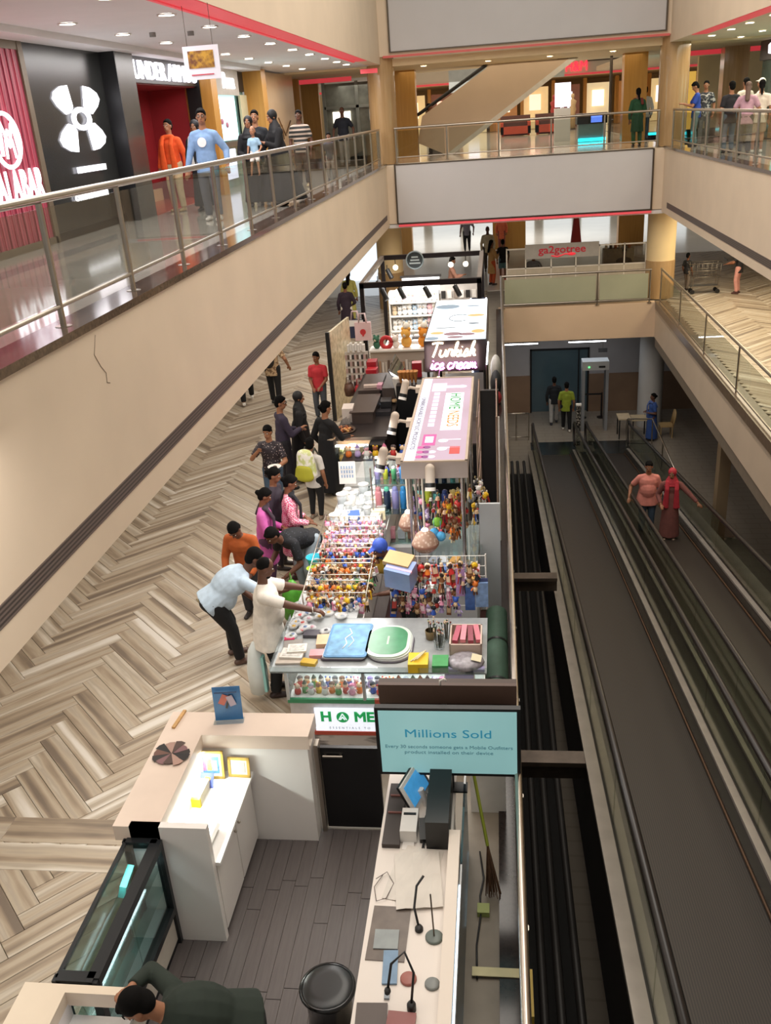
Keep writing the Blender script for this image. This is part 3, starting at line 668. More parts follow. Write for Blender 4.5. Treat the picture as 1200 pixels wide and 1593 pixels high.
for k, (x, y, a, lb) in enumerate(((-.7, 5.1, -.18, 'pale plastic sheet lying lowest in the loose pile of sheets'), (-.66, 5.04, .12, 'creased white paper sheet topmost in the loose pile of sheets'))):
    p = thing('paper_sheet', lb, 'paper', (x, y, .85)); m = MB(); n = 5; z0 = .853+.012*k; ca, sa = math.cos(a), math.sin(a); W2, H2 = .17, .27
    vs = []; fs = []
    for i in range(n+1):
        for j in range(n+1):
            u, v = (i/n-.5)*2*W2, (j/n-.5)*2*H2; vs.append((x+u*ca-v*sa, y+u*sa+v*ca, z0+R.uniform(0, .014)))
    m.add(vs, [(i*(n+1)+j, (i+1)*(n+1)+j, (i+1)*(n+1)+j+1, i*(n+1)+j+1) for i in range(n) for j in range(n)]); o = m.build('sheet', mat('#d9d2c8', .45), p)
    s = o.modifiers.new('s', 'SOLIDIFY'); s.thickness = .002
t = thing('cutting_mat', 'grey-brown translucent mat with blue tools on the service counter', 'mat', (-.83, 4.52, .85))
MB().box((-.83, 4.56, .854), (.27, .46, .006), rot=(0, 0, -.02)).build('mat', mat('#6d625a', .3, 0, .2, 8), t)
MB().box((-.84, 4.5, .862), (.17, .16, .008), rot=(0, 0, .02)).build('grey_card', mat('#8f9696', .4, 0, .1, 10), t)
MB().box((-.79, 4.28, .86), (.1, .26, .012), rot=(0, 0, .06)).build('blue_tool', mat('#7391ad', .4, 0, .1, 10), t)
MB().box((-.79, 4.08, .86), (.035, .08, .014), rot=(0, 0, .06)).build('tool_handle', mat('#8a939c', .4), t)
t = thing('dark_folder', 'dark brown folder at the near end of the service counter', 'folder', (-.86, 3.85, .85))
MB().box((-.87, 3.87, .862), (.2, .26, .02), rot=(0, 0, .05)).build('cover', mat('#51453f', .4), t)
t = thing('red_folder', 'dull red box file at the near end of the service counter', 'folder', (-.68, 3.8, .85))
MB().box((-.68, 3.84, .868), (.18, .2, .032), rot=(0, 0, -.05)).build('cover', mat('#8f5450', .4), t)
for (x, y, r2, h, lb) in ((-.51, 4.54, .062, '#67716c', 'grey-green round phone stand with a rod on the service counter'), (-.66, 4.2, .055, '#a06258', 'dull red round phone stand base on the service counter'), (-.5, 4.17, .05, '#7f8381', 'small grey round phone stand base on the service counter')):
    p = thing('phone_stand', lb, 'phone stand', (x, y, .85)); MB().lathe((x, y, .85), [(0, 0), (r2, 0), (r2, .012), (r2-.01, .018), (0, .018)], n=20).build('base', mat(h, .4, 0, .05, 10), p)
    if y > 4.5: MB().cyl((x, y, .865), (x-.02, y+.1, 1.15), .006, n=6).build('rod', DSTEEL, p)
for pts, lb in (([(-.62, 4.6, .87), (-.66, 4.72, .93), (-.65, 4.85, 1.0), (-.6, 4.9, 1.05)], 'black gooseneck lamp before the grey-green stand'), ([(-.62, 3.98, .9), (-.6, 4.05, 1.1), (-.66, 4.12, 1.2), (-.74, 4.05, 1.17), (-.76, 3.95, 1.05)], 'black gooseneck lamp at the near end of the service counter')):
    p = thing('gooseneck_lamp', lb, 'lamp', (pts[0][0], pts[0][1], .85)); MB().tube(pts, .009, n=6).build('neck', BLACK, p)
    MB().sph(pts[0], (.026, .036, .014), n=10, m=6).cyl((pts[0][0], pts[0][1], .85), pts[0], .03, n=12).build('head', BLACKM, p)
    if len(pts) > 4: MB().sph(pts[-1], (.022, .03, .02), n=8, m=5).build('bulb', BLACKM, p)
tag(MB().tube([(-.93, 5.08, .86), (-.98, 4.95, .87), (-.95, 4.83, .86), (-.88, 4.85, .87), (-.84, 5.0, .86), (-.9, 5.1, .87), (-.97, 5.0, .9)], .003, n=5).build('thin_cable', mat('#4f3d3a', .5)), 'thin coiled cable at the edge of the service counter', 'cable')
# screens
t = thing('display_screen', 'wide screen reading Millions Sold above the service counter', 'screen', (-.47, 6.0, 1.07))
MB().bx(-1.05, .125, 5.985, 6.04, 1.05, 1.72).build('bezel', BLACK, t)
MB().bx(-1.02, .095, 5.979, 5.985, 1.08, 1.695).build('panel', mat('#93c2c6', .25, emit=.36, ehex='#a6dede', var=.06, scale=1.5), t)
IN = lambda s, z, sz, h, sp=1, sx=1.25: txt('lettering', s, sz, (-.46, 5.977, z), (PI/2, 0, 0), mat(h, .5, emit=.25, ehex=h, var=0), t, .0008, sx=sx, spacing=sp, bold=0)
IN('Millions Sold', 1.475, .112, '#2f9cc0'); IN('Every 30 seconds someone gets a Mobile Outfitters', 1.345, .046, '#4f8290', sx=1.08); IN('product installed on their device', 1.29, .046, '#4f8290', sx=1.2)
MB().cyl((-.46, 6.06, .86), (-.46, 6.06, 1.2), .03, n=10).bx(-.6, -.32, 6.0, 6.12, .855, .87).build('stand', BLACK, t)
t = thing('rear_screen', 'second dark screen back to back behind the lit screen', 'screen', (-.46, 6.3, 1.1))
MB().bx(-1.04, .1, 6.26, 6.32, 1.12, 1.78).build('housing', mat('#4a3a32', .5, 0, .08, 3), t); MB().bx(-1.04, .1, 6.22, 6.26, 1.60, 1.78).build('top_rim', mat('#5a463c', .5), t)
MB().bx(-.52, -.48, 6.05, 6.26, 1.45, 1.6).bx(-.7, -.62, 6.05, 6.26, 1.3, 1.4).build('bracket', BLACK, t)
MB().tube([(-.52, 6.2, 1.8), (-.52, 6.2, 1.84), (-.49, 6.2, 1.86), (-.47, 6.2, 1.84)], .01, n=6).build('hook', WHITE, t)
MB().cyl((-.46, 6.3, .86), (-.46, 6.3, 1.2), .03, n=10).build('stand', BLACK, t)
# broom, socket, tape behind the service counter
t = thing('broom', 'soft brown broom with a lime green handle leaning by the railing', 'broom', (-.12, 5.8, 0))
MB().cyl((-.3, 6.3, 1.0), (-.16, 5.86, .42), .014, n=8).build('handle', mat('#a9b53c', .5), t)
m = MB()
for k in range(22):
    a = R.uniform(-.07, .07); b = R.uniform(-.05, .05); m.cyl((-.16, 5.86, .43), (-.12+a, 5.72+b, .02), .008, 0, 5, .004)
m.build('bristles', mat('#6a4b35', .8, 0, .2, 30), t)['kind'] = 'stuff'
tag(MB().bx(-.25, -.15, 5.5, 5.6, 0, .05).build('socket_box', mat('#aab46a', .5)), 'small greenish socket box on the floor by the railing', 'socket')
tag(MB().tube([(-.24, 6.2, .02), (-.2, 5.9, .02), (-.23, 5.7, .02), (-.22, 5.5, .03), (-.25, 5.2, .02), (-.24, 4.9, .02)], .008, n=5).build('floor_cable', BLACK), 'black cable running along the floor behind the service counter', 'cable')
tag(MB().bx(-.28, .1, 4.92, 5.0, .023, .03).build('tape_strip', mat('#d9cfa0', .5)), 'cream tape strip across the slab edge at the bottom', 'tape')
tag(MB().bx(.13, .18, 4.6, 5.0, -.5, .03).build('yellow_corner', mat('#b99c3a', .5)), 'yellow corner piece below the tape strip', 'corner guard')
# ================================================================ TOY AND HOUSEWARES STALL
ACR = glass('acrylic_clear', '#f2f8f8', .12, .94)
CLR = clear_plastic('clear_bag', '#f2f5f6', .45, .12)
PLATE = mat('#bfc2c2', .35, 0, .03, 5)
FX0, FX1, FY = -2.22, -.2, 7.62
t = thing('toy_showcase', 'glass front showcase with green edging under the blue mats', 'showcase', (-1.2, FY, 0))
m = MB(); m.bx(FX0, FX1, FY+.02, FY+.75, 0, .58).build('plinth', mat('#c9c3c0', .5, 0, .06, 20), t)
MB().bx(FX0-.01, -1.32, FY-.01, FY+.02, .58, .63).build('green_edge', mat('#3f8f63', .4), t)
MB().bx(-1.32, FX1, FY-.01, FY+.02, .58, .63).build('red_edge', mat('#b9503f', .4), t)
MB().bx(FX0, FX1, FY+.02, FY+.75, .58, .62).build('shelf', WHITE, t); MB().bx(FX0+.02, FX1, FY+.3, FY+.72, .78, .785).build('glass_shelf', ACR, t)
MB().bx(FX0, FX1, FY+.72, FY+.75, .62, .98).build('back_panel', mat('#dfe6e6', .3), t)
MB().bx(FX0, FX1, FY, FY+.008, .63, .98).build('glass_front', ACR, t); MB().bx(FX0-.008, FX0, FY, FY+.75, .63, .98).build('glass_side', ACR, t)
for x in (FX0, -1.42): MB().bx(x-.015, x+.015, FY-.012, FY+.03, .62, .98).build('corner_post', mat('#c3c7c8', .3, .6, .05, 9), t)
MB().bx(FX0+.03, FX1, FY+.03, FY+.05, .962, .975).build('led_strip', mat('#ffffff', .4, emit=10, var=0), t)
area('showcase_strip_light', (-1.2, FY+.3, .955), 1.9, .1, 14, (1, 1, 1))
t = thing('home_sign', 'lit white sign reading HOME in green on the stall front', 'sign', (-1.58, FY, .26))
MB().bx(-1.96, -1.2, FY-.03, FY-.012, .25, .53).build('panel', mat('#e9f0fb', .3, emit=.75, ehex='#eef4ff', var=0), t)
GRN = mat('#22a35a', .5, emit=.35, ehex='#22b060', var=0)
txt('lettering', 'H', .165, (-1.84, FY-.032, .425), (PI/2, 0, 0), GRN, t, .001, bold=.008); txt('lettering', 'ME', .165, (-1.44, FY-.032, .425), (PI/2, 0, 0), GRN, t, .001, bold=.008)
m = MB().cyl((-1.665, FY-.0335, .425), (-1.665, FY-.031, .425), .066, n=28); m.build('emblem_disc', GRN, t)
m = MB()
for a, b in (((-1.705, .395), (-1.665, .47)), ((-1.665, .47), (-1.625, .395)), ((-1.69, .395), (-1.665, .43)), ((-1.665, .43), (-1.645, .395))): m.cyl((a[0], FY-.035, a[1]), (b[0], FY-.035, b[1]), .006, n=5)
m.build('emblem_mark', mat('#eef4ff', .4, emit=.7, var=0), t)
txt('lettering', 'ESSENTIALS TO', .035, (-1.6, FY-.032, .29), (PI/2, 0, 0), mat('#9aa6b4', .5), t, .001, spacing=1.9)
t = thing('stall_skirt', 'grey stone patterned skirting panel below the HOME sign', 'panel', (-1.2, FY, 0))
MB().bx(-2.24, -.2, FY-.02, FY+.01, .0, .2).build('panel', mat2('marbled', '#cbc3bd', '#77706d', lambda nt, tc: thr(nt, T(nt, 'Noise', tc, rot=(0, .7, 0), scl=(1, 1, 4), Scale=2.2, Detail=4.0), .52, .6), .3), t)
MB().bx(-1.98, -.2, FY-.035, FY-.01, .2, .245).build('red_edge', mat('#b9503f', .4), t)
# tray table above
t = thing('tray_table', 'clear acrylic tray of goods on the front of the stall', 'tray', (-1.27, 8, .98))
MB().bx(-2.36, -.17, 7.56, 8.62, .985, 1.0).build('base', mat('#9fa3a4', .2, 0, .1, 9), t)
m = MB()
m.bx(-2.36, -.17, 7.55, 7.56, .985, 1.06); m.build('lip', ACR, t); MB().bx(-2.37, -2.36, 7.55, 8.62, .985, 1.06).build('lip', ACR, t)
def sheet(x, y, z, w2, h2, r, th=.012, n=6):
    """rounded-corner sheet outline"""
    p = []
    for cx, cy, a0 in ((w2-r, h2-r, 0), (-w2+r, h2-r, PI/2), (-w2+r, -h2+r, PI), (w2-r, -h2+r, 1.5*PI)):
        for k in range(n+1): a = a0+PI/2*k/n; p.append((x+cx+r*math.cos(a), y+cy+r*math.sin(a), z))
    return MB().prism(p, (0, 0, th))
BM1 = mat('#4f86b4', .55, 0, .22, 9); 
for k in range(4):
    z = 1.002+.014*k; t = thing('blue_mat', ['dark wrapped mat at the bottom of the blue mat stack', 'dull violet wrapped mat second from the bottom of the blue mat stack', 'pale wrapped mat second from the top of the blue mat stack', 'blue patterned mat in clear wrap topmost of its stack'][k], 'mat', (-1.65, 8.08, z), 'wrapped mats')
    sheet(-1.65+.01*k, 8.08, z, .225, .33, .04).build('mat', [mat('#4b4a55', .3), mat('#6b5c6c', .3), mat('#c7ccd2', .3), BM1][k], t)
    if k == 3:
        sheet(-1.62, 8.08, z+.012, .2, .3, .03, .001).build('printed_border', mat('#6ba0c8', .55, 0, .3, 9), t)
        m = MB(); m.tube([(-1.66, 7.9, z+.0145), (-1.63, 8.0, z+.0145), (-1.66, 8.1, z+.0145), (-1.6, 8.2, z+.0145), (-1.64, 8.3, z+.0145)], .008, n=4).tube([(-1.6, 7.93, z+.0145), (-1.56, 8.05, z+.0145), (-1.6, 8.14, z+.0145)], .006, n=4)
        m.build('white_motif', mat('#e6eef5', .3), t)
for k in range(4):
    z = 1.002+.014*k; t = thing('oval_mat', ['dark oval mat at the bottom of the green mat stack', 'clear wrapped oval mat, second from the bottom below the green mat', 'white oval mat right below the green one', 'green oval mat with a pale rim topmost of its stack'][k], 'mat', (-1.2, 8.05, z), 'wrapped mats')
    sheet(-1.2+.012*(3-k), 8.06-.012*(3-k), z, .235, .31, .2, n=10).build('mat', [mat('#55505a', .3), CLR, mat('#d6dcd6', .3), mat('#cfe0d2', .3)][k], t)
    if k == 3:
        sheet(-1.2, 8.07, z+.012, .2, .27, .175, .002, n=10).build('green_field', mat('#4f9068', .3, 0, .1, 8), t); MB().box((-1.2, 8.07, z+.0145), (.02, .16, .001)).build('pale_stripe', mat('#a9c7a9', .3), t)
def box_thing(name, label, cat, c, d, h, rz=0, lid=None, rough=.4, group=None, var=.08):
    t = thing(name, label, cat, (c[0], c[1], c[2]-d[2]/2), group)
    MB().box(c, d, 0, (0, 0, rz)).build('body', h if not isinstance(h, str) else mat(h, rough, 0, var, 14), t)
    if lid: MB().box((c[0], c[1], c[2]+d[2]/2+.002), (d[0]*.8, d[1]*.7, .004), 0, (0, 0, rz)).build('print', mat(lid, .4, 0, .25, 30), t)
    return t
for k, (x, y, w2, h2, rz, h, lb) in enumerate(((-2.2, 7.78, .27, .2, .04, '#b9aea2', 'stack base of beige note pads at the front corner of the tray'), (-2.18, 7.84, .24, .18, -.05, '#d9d4cc', 'white grid paper pad on the beige note pads'),
        (-2.14, 7.9, .2, .15, .1, '#e4e0d6', 'topmost small white pad with ruled squares'), (-2.22, 8.06, .2, .16, .12, '#8c8782', 'clear tray of small grey parts behind the pads'))):
    box_thing('note_pad', lb, 'pad', (x, y, 1.012+.024*(k if k < 3 else 0)), (w2, h2, .022), h, rz, '#c9c6c0' if k in (1, 2) else None)
for k, (x, y, a, b, c, h, lb) in enumerate(((-1.98, 7.7, .16, .09, .04, '#c7a32f', 'mustard carton at the tray front next to the pads'), (-1.9, 8.1, .14, .2, .05, '#d9b48e', 'clear pack of cream pots beside the blue mats'), (-1.92, 7.86, .16, .12, .04, '#d79aa0', 'pink patterned pack beside the pads'),
        (-2.05, 8.25, .18, .12, .04, '#4c4a52', 'dark zipped pouch near the pink pouch'), (-2.28, 8.15, .11, .06, .03, '#b4365a', 'small crimson pouch by the tray edge'))):
    box_thing('wrapped_pack', lb, 'pack', (x, y, 1.0+c/2), (a, b, c), h, R.uniform(-.3, .3), None, .25)
for k in range(36):
    x, y = R.uniform(-2.32, -1.75), R.uniform(8.2, 9.0); m = MB(); z9 = .012*(k % 3)
    m.sph((x, y, 1.02+z9), (R.uniform(.05, .08), R.uniform(.05, .09), .022), 0, 8, 4, (0, 0, R.uniform(0, 3)))
    m.sph((x+.01, y-.01, 1.03+z9), (.03, .035, .014), 1, 6, 4)
    c = ['#b8453f', '#5a6f93', '#8f959b', '#5d6b58', '#2f2f36', '#b98f9a', '#c7a04a'][k % 7]; z9 = .012*(k % 3)
    tag(m.build('plastic_sachet', [CLR, mat(c, .4, 0, .2, 30)]), f'clear sachet of {["red", "blue", "grey", "olive", "black", "pink", "gold"][k % 7]} trinkets in the pile at the tray corner', 'sachet', 'trinket sachets at the tray corner')
t = thing('yellow_box', 'yellow carton with pale sticks on top at the tray front', 'box', (-.85, 7.6, 1.0)); MB().box((-.85, 7.66, 1.05), (.2, .22, .1), rot=(0, 0, .03)).build('carton', mat('#e8c21d', .4), t)
m = MB()
for k in range(3): m.cyl((-.92+k*.03, 7.6, 1.105+.01*k), (-.82+k*.02, 7.76, 1.108+.01*k), .008, n=6)
m.build('sticks', mat('#d8c9a4', .5), t)
box_thing('green_box', 'green carton of fine brushes between yellow box and grey bag', 'box', (-.63, 7.66, 1.04), (.16, .2, .08), '#3f9a56', .02)
for k, (x, y, hx) in enumerate(((-.66, 8.02, '#3a3a33'), (-.76, 8.2, '#4d4a3f'), (-.6, 8.16, '#5c5648'))):
    t = thing('brush_pot', ['clear pot of pale tipped brushes behind the green carton', 'brown pot of pens next to the green mat', 'clear pot of dark pens beside the pencil box'][k], 'pot', (x, y, 1.0))
    MB().lathe((x, y, 1.0), [(0, .003), (.055, .003), (.06, .1), (.056, .1)], n=12).build('pot', [ACR, mat('#7d6a48', .5), ACR][k], t)
    for q in range(14):
        a = R.uniform(0, 6.3); rr = R.uniform(0, .04); 
        MB().cyl((x+rr*math.cos(a), y+rr*math.sin(a), 1.01), (x+rr*1.8*math.cos(a), y+rr*1.8*math.sin(a), 1.17+R.uniform(0, .05)), .004, 0, 5).sph((x+rr*1.85*math.cos(a), y+rr*1.85*math.sin(a), 1.19+R.uniform(0, .04)), .011, 1, 6, 4).build('brush', [mat(hx, .5), mat(['#d9b9a4', '#7a3f3a', '#c9c19a', '#2e4f3b'][q % 4], .5)], t)
t = thing('pencil_box', 'open pale carton holding pink pencil cases beside the railing end of the tray', 'box', (-.38, 8.07, 1.0))
m = MB().bx(-.55, -.22, 7.87, 7.885, 1.0, 1.13).bx(-.55, -.22, 8.26, 8.275, 1.0, 1.13).bx(-.55, -.535, 7.87, 8.275, 1.0, 1.13).bx(-.235, -.22, 7.87, 8.275, 1.0, 1.13).bx(-.55, -.22, 7.87, 8.275, 1.0, 1.01); m.build('carton', mat('#cfb9ab', .5), t)
for k in range(4): tag(MB().box((-.48+.07*k, 8.12, 1.10+.01*(k % 2)), (.055, .26, .04), 0, (.1, 0, .1*k-.15)).build('pencil_case', mat(['#b5566b', '#d88a98', '#8f3b4e', '#c7707f'][k], .4)), ['dark pink pencil case at one end in the pale carton', 'light pink pencil case in the pale carton', 'wine red pencil case in the pale carton', 'rose pencil case at the railing end in the pale carton'][k], 'pencil case', 'pencil cases in the pale carton')
t = thing('grey_bag', 'clear bag of grey foam with a price card in front of the pale carton', 'bag', (-.38, 7.68, 1.0))
MB().sph((-.38, 7.7, 1.04), (.19, .17, .055), n=14, m=6).build('bag', mat('#8f8a90', .25, 0, .25, 25), t); MB().box((-.27, 7.68, 1.1), (.1, .1, .003), rot=(.15, .2, -.1)).build('price_card', mat('#d9cfae', .5), t); MB().box((-.38, 7.6, 1.02), (.38, .06, .03)).build('violet_pack', mat('#8c83ad', .3, 0, .15, 12), t)
t = thing('violet_bin', 'pale violet bin under the railing end of the tray', 'bin', (-.45, 7.66, .62)); MB().box((-.44, 7.585, .86), (.28, .02, .2)).build('face', mat('#b4b2d8', .4), t); MB().box((-.44, 7.6, .86), (.3, .02, .22)).build('rim', WHITE, t)
# ---- generic figurine charms
def charm_mesh(kind, c1, c2, c3):
    m = MB()
    m.cyl((0, 0, 0), (0, 0, -.035), .0025, 3, 5); m.cyl((0, 0, -.002), (.012, 0, -.014), .002, 3, 4); m.cyl((0, 0, -.002), (-.012, 0, -.014), .002, 3, 4)
    if kind == 0:
        m.sph((0, 0, -.058), (.022, .02, .022), 0, 8, 5).sph((0, 0, -.094), (.018, .015, .022), 1, 8, 5).sph((.018, 0, -.042), .008, 0, 5, 3).sph((-.018, 0, -.042), .008, 0, 5, 3).cyl((.014, 0, -.082), (.03, -.006, -.1), .006, 0, 5).cyl((-.014, 0, -.082), (-.03, -.006, -.1), .006, 0, 5).cyl((.008, 0, -.11), (.01, -.003, -.132), .007, 2, 5).cyl((-.008, 0, -.11), (-.01, -.003, -.132), .007, 2, 5)
    elif kind == 1:
        m.sph((0, 0, -.06), (.021, .02, .024), 2, 8, 5).cyl((0, 0, -.078), (0, 0, -.12), .012, 0, 8, .024).cyl((.01, 0, -.085), (.03, -.005, -.098), .005, 1, 5).cyl((-.01, 0, -.085), (-.03, -.005, -.098), .005, 1, 5).sph((0, .004, -.052), (.024, .02, .02), 1, 8, 4)
    elif kind == 2:
        m.sph((0, 0, -.068), (.03, .022, .03), 0, 9, 5).sph((0, -.012, -.075), (.016, .012, .016), 1, 7, 4).sph((.02, 0, -.042), (.009, .007, .014), 2, 5, 3).sph((-.02, 0, -.042), (.009, .007, .014), 2, 5, 3)
    elif kind == 3:
        m.box((0, 0, -.085), (.04, .012, .085), 0).box((0, -.007, -.08), (.03, .003, .05), 1).sph((0, -.004, -.05), .012, 2, 6, 4)
    else:
        m.cyl((0, 0, -.04), (0, 0, -.065), .012, 1, 7, .018)
        for q in range(5): m.cyl((.012*math.cos(q*1.26), .012*math.sin(q*1.26), -.062), (.02*math.cos(q*1.26), .02*math.sin(q*1.26), -.13), .005, 0 if q % 2 else 2, 4)
    return m, [mat(c1, .35, 0, .08, 40), mat(c2, .35, 0, .08, 40), mat(c3, .4, 0, .08, 40), mat('#c9b98a', .3, .9, 0)]
PAL = {'red': ('#c62f2c', '#e2bfa0', '#3a2a2a'), 'yellow': ('#e6b91c', '#8a4a22', '#f1e6c4'), 'blue': ('#3159b8', '#e4c49e', '#23252e'), 'black': ('#1d1d22', '#b23a33', '#d9d5cc'), 'brown': ('#7a4c2c', '#cfae86', '#2a2019'),
       'pink': ('#e59ab5', '#f3dce2', '#c46a8c'), 'lilac': ('#b9a6d6', '#efe6f2', '#8c79b3'), 'white': ('#ece9e4', '#e3a9b4', '#8f959f'), 'green': ('#3f8f4c', '#e3c39b', '#24331f'), 'orange': ('#e0772c', '#f0d3ae', '#5c3216'), 'grey': ('#7d828a', '#d7d7d7', '#33353b')}
CH = {}
def charm(kind, col):
    if (kind, col) not in CH:
        m, ms = charm_mesh(kind, *PAL[col]); o = m.build('key_charm', ms, fix=False); CH[(kind, col)] = o.data; bpy.data.objects.remove(o)
    return CH[(kind, col)]
def hang(kind, col, loc, rz, label, group, s=1, name='key_charm'):
    o = bpy.data.objects.new(name, charm(kind, col)); COL.objects.link(o); o.location = loc; o.rotation_euler = (R.uniform(-.15, .05), R.uniform(-.15, .15), rz); o.scale = (s, s, s)
    return tag(o, label, 'key charm', group)
# stepped rack on the concourse side
t = thing('stepped_rack', 'stepped wire rack for key charms beside the bending customer', 'rack', (-1.9, 9.6, 1.0))
rows = [(10.45, 1.42, ('pink', 'white', 'lilac')), (10.28, 1.36, ('lilac', 'white', 'pink')), (10.08, 1.34, ('white', 'lilac', 'pink')), (9.9, 1.30, ('pink', 'white', 'red')), (9.72, 1.33, ('black', 'blue', 'orange')), (9.54, 1.27, ('yellow', 'blue', 'red', 'brown')), (9.36, 1.31, ('brown', 'orange', 'grey')), (9.18, 1.25, ('blue', 'green', 'red', 'white')), (9.0, 1.27, ('yellow', 'brown', 'orange')), (8.84, 1.2, ('yellow', 'grey', 'pink', 'blue'))]
for k, (y, z, cs) in enumerate(rows):
    MB().cyl((-2.24, y, z), (-1.53, y, z), .006, n=6).build('wire_bar', STEEL, t)
    for q in range(11):
        c = R.choice(cs); x = -2.2+q*.066+R.uniform(-.01, .01)
        hang(R.randrange(5), c, (x, y-.012, z), R.uniform(-.5, .5), f'{c} figurine charm on the {ORD[k]} bar of the stepped rack, {ORD[q]} from the concourse', 'charms on the stepped rack', R.uniform(1.25, 1.7))
        c = R.choice(cs+('white', 'brown')); hang(R.randrange(5), c, (x+.033, y-.05, z-.04+R.uniform(-.03, .02)), R.uniform(-.9, .9), f'{c} charm in front on the {ORD[k]} bar of the rack, {ORD[q]} from the concourse', 'charms on the stepped rack', R.uniform(1.1, 1.5))
for x in (-2.25, -1.52):
    MB().tube([(x, 10.5, 1.0), (x, 10.5, 1.43), (x, 8.8, 1.2), (x, 8.8, 1.0)], .008, n=6).build('side_frame', STEEL, t)
# upright wire grid
GY = 8.82
t = thing('wire_grid', 'upright white wire grid hung with charms behind the green mat', 'rack', (-.7, GY, 1.0))
for k in range(11): MB().cyl((-1.24+k*.106, GY, 1.0), (-1.24+k*.106, GY, 1.66), .004, n=5).build('wire', WHITE, t)
for k in range(6): MB().cyl((-1.24, GY, 1.04+k*.124), (-.18, GY, 1.04+k*.124), .004, n=5).build('wire', WHITE, t)
for x in (-1.24, -.18): MB().cyl((x, GY, 1.0), (x, GY, 1.68), .009, n=6).build('frame_post', WHITE, t)
for k in range(6):
    z = 1.64-k*.1
    for q in range(13):
        if q > 9 and k > 2: continue
        c = R.choice([('yellow', 'brown', 'red', 'black', 'orange'), ('black', 'brown', 'red', 'yellow'), ('red', 'black', 'grey', 'orange'), ('black', 'brown', 'pink', 'blue'), ('black', 'blue', 'pink', 'brown'), ('brown', 'lilac', 'blue', 'pink')][k])
        hang(R.randrange(5), c, (-1.2+q*.076+R.uniform(-.012, .012), GY-.012-R.uniform(0, .04), z+R.uniform(-.02, .02)), R.uniform(-.5, .5), f'{c} figurine charm in the {ORD[k]} row of the wire grid, {ORD[q]} from the concourse', 'charms on the upright wire grid', R.uniform(1.3, 1.75))
for k, (x, z, w2, h2, h, lb) in enumerate(((-.46, 1.36, .1, .34, '#b58cc0', 'lilac fur pouch hung on the wire grid'), (-.36, 1.16, .11, .3, '#3f5f9e', 'blue pencil pouch card hung low on the wire grid'), (-.23, 1.2, .14, .3, '#7f9cc8', 'pale blue carded set at the railing end of the wire grid'))):
    t = thing('hanging_pack', lb, 'pack', (x, GY-.06, z-h2/2)); MB().box((x, GY-.035, z), (w2, .03, h2)).build('pack', mat(h, .35, 0, .25, 18), t); MB().box((x, GY-.008, z+h2/2+.01), (w2, .008, .06)).build('header_card', mat('#4d5580' if k else '#c9b3cf', .5), t)
t = thing('blue_storage_box', 'pale blue translucent storage box held up at the grid corner', 'box', (-1.12, 8.7, 1.38))
MB().box((-1.1, 8.7, 1.5), (.3, .22, .26), rot=(.25, .1, -.3)).build('body', clear_plastic('blue_clear', '#8fa6d6', .75), t); MB().box((-1.12, 8.76, 1.65), (.3, .2, .05), rot=(.25, .1, -.3)).build('lid', mat('#b99a6a', .4), t); MB().box((-1.11, 8.62, 1.6), (.3, .03, .03), rot=(.25, .1, -.3)).build('pink_rim', mat('#d9a6bb', .4), t)
# toys in the showcase
def toy_mesh(v, c1, c2, c3):
    m = MB()
    m.lathe((0, 0, 0), [(0, 0), (.026, 0), (.032, .015), (.03, .04), (.018, .062)], 0, 9)
    m.sph((0, 0, .08), (.027, .025, .026), 1, 9, 6)
    if v == 0: m.sph((.02, 0, .103), .01, 0, 6, 4).sph((-.02, 0, .103), .01, 0, 6, 4)
    elif v == 1: m.cyl((0, 0, .095), (0, 0, .13), .024, 2, 8, .004)
    else: m.sph((0, .004, .09), (.03, .026, .022), 2, 8, 5).cyl((.026, 0, .05), (.045, -.012, .03), .008, 1, 5).cyl((-.026, 0, .05), (-.045, -.012, .03), .008, 1, 5)
    return m, [mat(c1, .4, 0, .06, 30), mat(c2, .4, 0, .06, 30), mat(c3, .4, 0, .06, 30)]
TM = {}
def toy(v, c, loc, label, group, s=1.0):
    if (v, c) not in TM:
        m, ms = toy_mesh(v, *PAL[c]); o = m.build('toy_figure', ms, fix=False); TM[(v, c)] = o.data; bpy.data.objects.remove(o)
    o = bpy.data.objects.new('toy_figure', TM[(v, c)]); COL.objects.link(o); o.location = loc; o.rotation_euler = (0, 0, R.uniform(-.5, .5)); o.scale = (s, s, s)
    return tag(o, label, 'toy', group)
for q in range(24):
    c = ('red', 'green', 'white', 'yellow', 'white', 'orange', 'green', 'red', 'pink', 'orange', 'brown', 'blue')[q % 12]
    if not -1.46 < -2.14+q*.072 < -1.38: toy(q % 3, c, (-2.14+q*.072, FY+.1+.03*(q % 2), .622), f'{c} toy figure in the front row of the showcase, {ORD[q]} from the concourse', 'toys in the showcase', 1.15)
for q in range(24):
    c = R.choice(('blue', 'grey', 'pink', 'white', 'orange', 'red', 'yellow', 'lilac', 'green')); toy(R.randrange(3), c, (-2.14+q*.075, FY+.24, .622), f'{c} toy figure in the second row of the showcase, {ORD[q]} from the concourse', 'toys in the showcase', 1.1)
for q in range(25):
    c = R.choice(('blue', 'grey', 'pink', 'white', 'orange', 'red', 'black', 'yellow', 'green')); toy(R.randrange(3), c, (-2.14+q*.075, FY+.42, .787), f'{c} toy figure on the raised showcase shelf, {ORD[q]} from the concourse', 'toys in the showcase', 1.05)
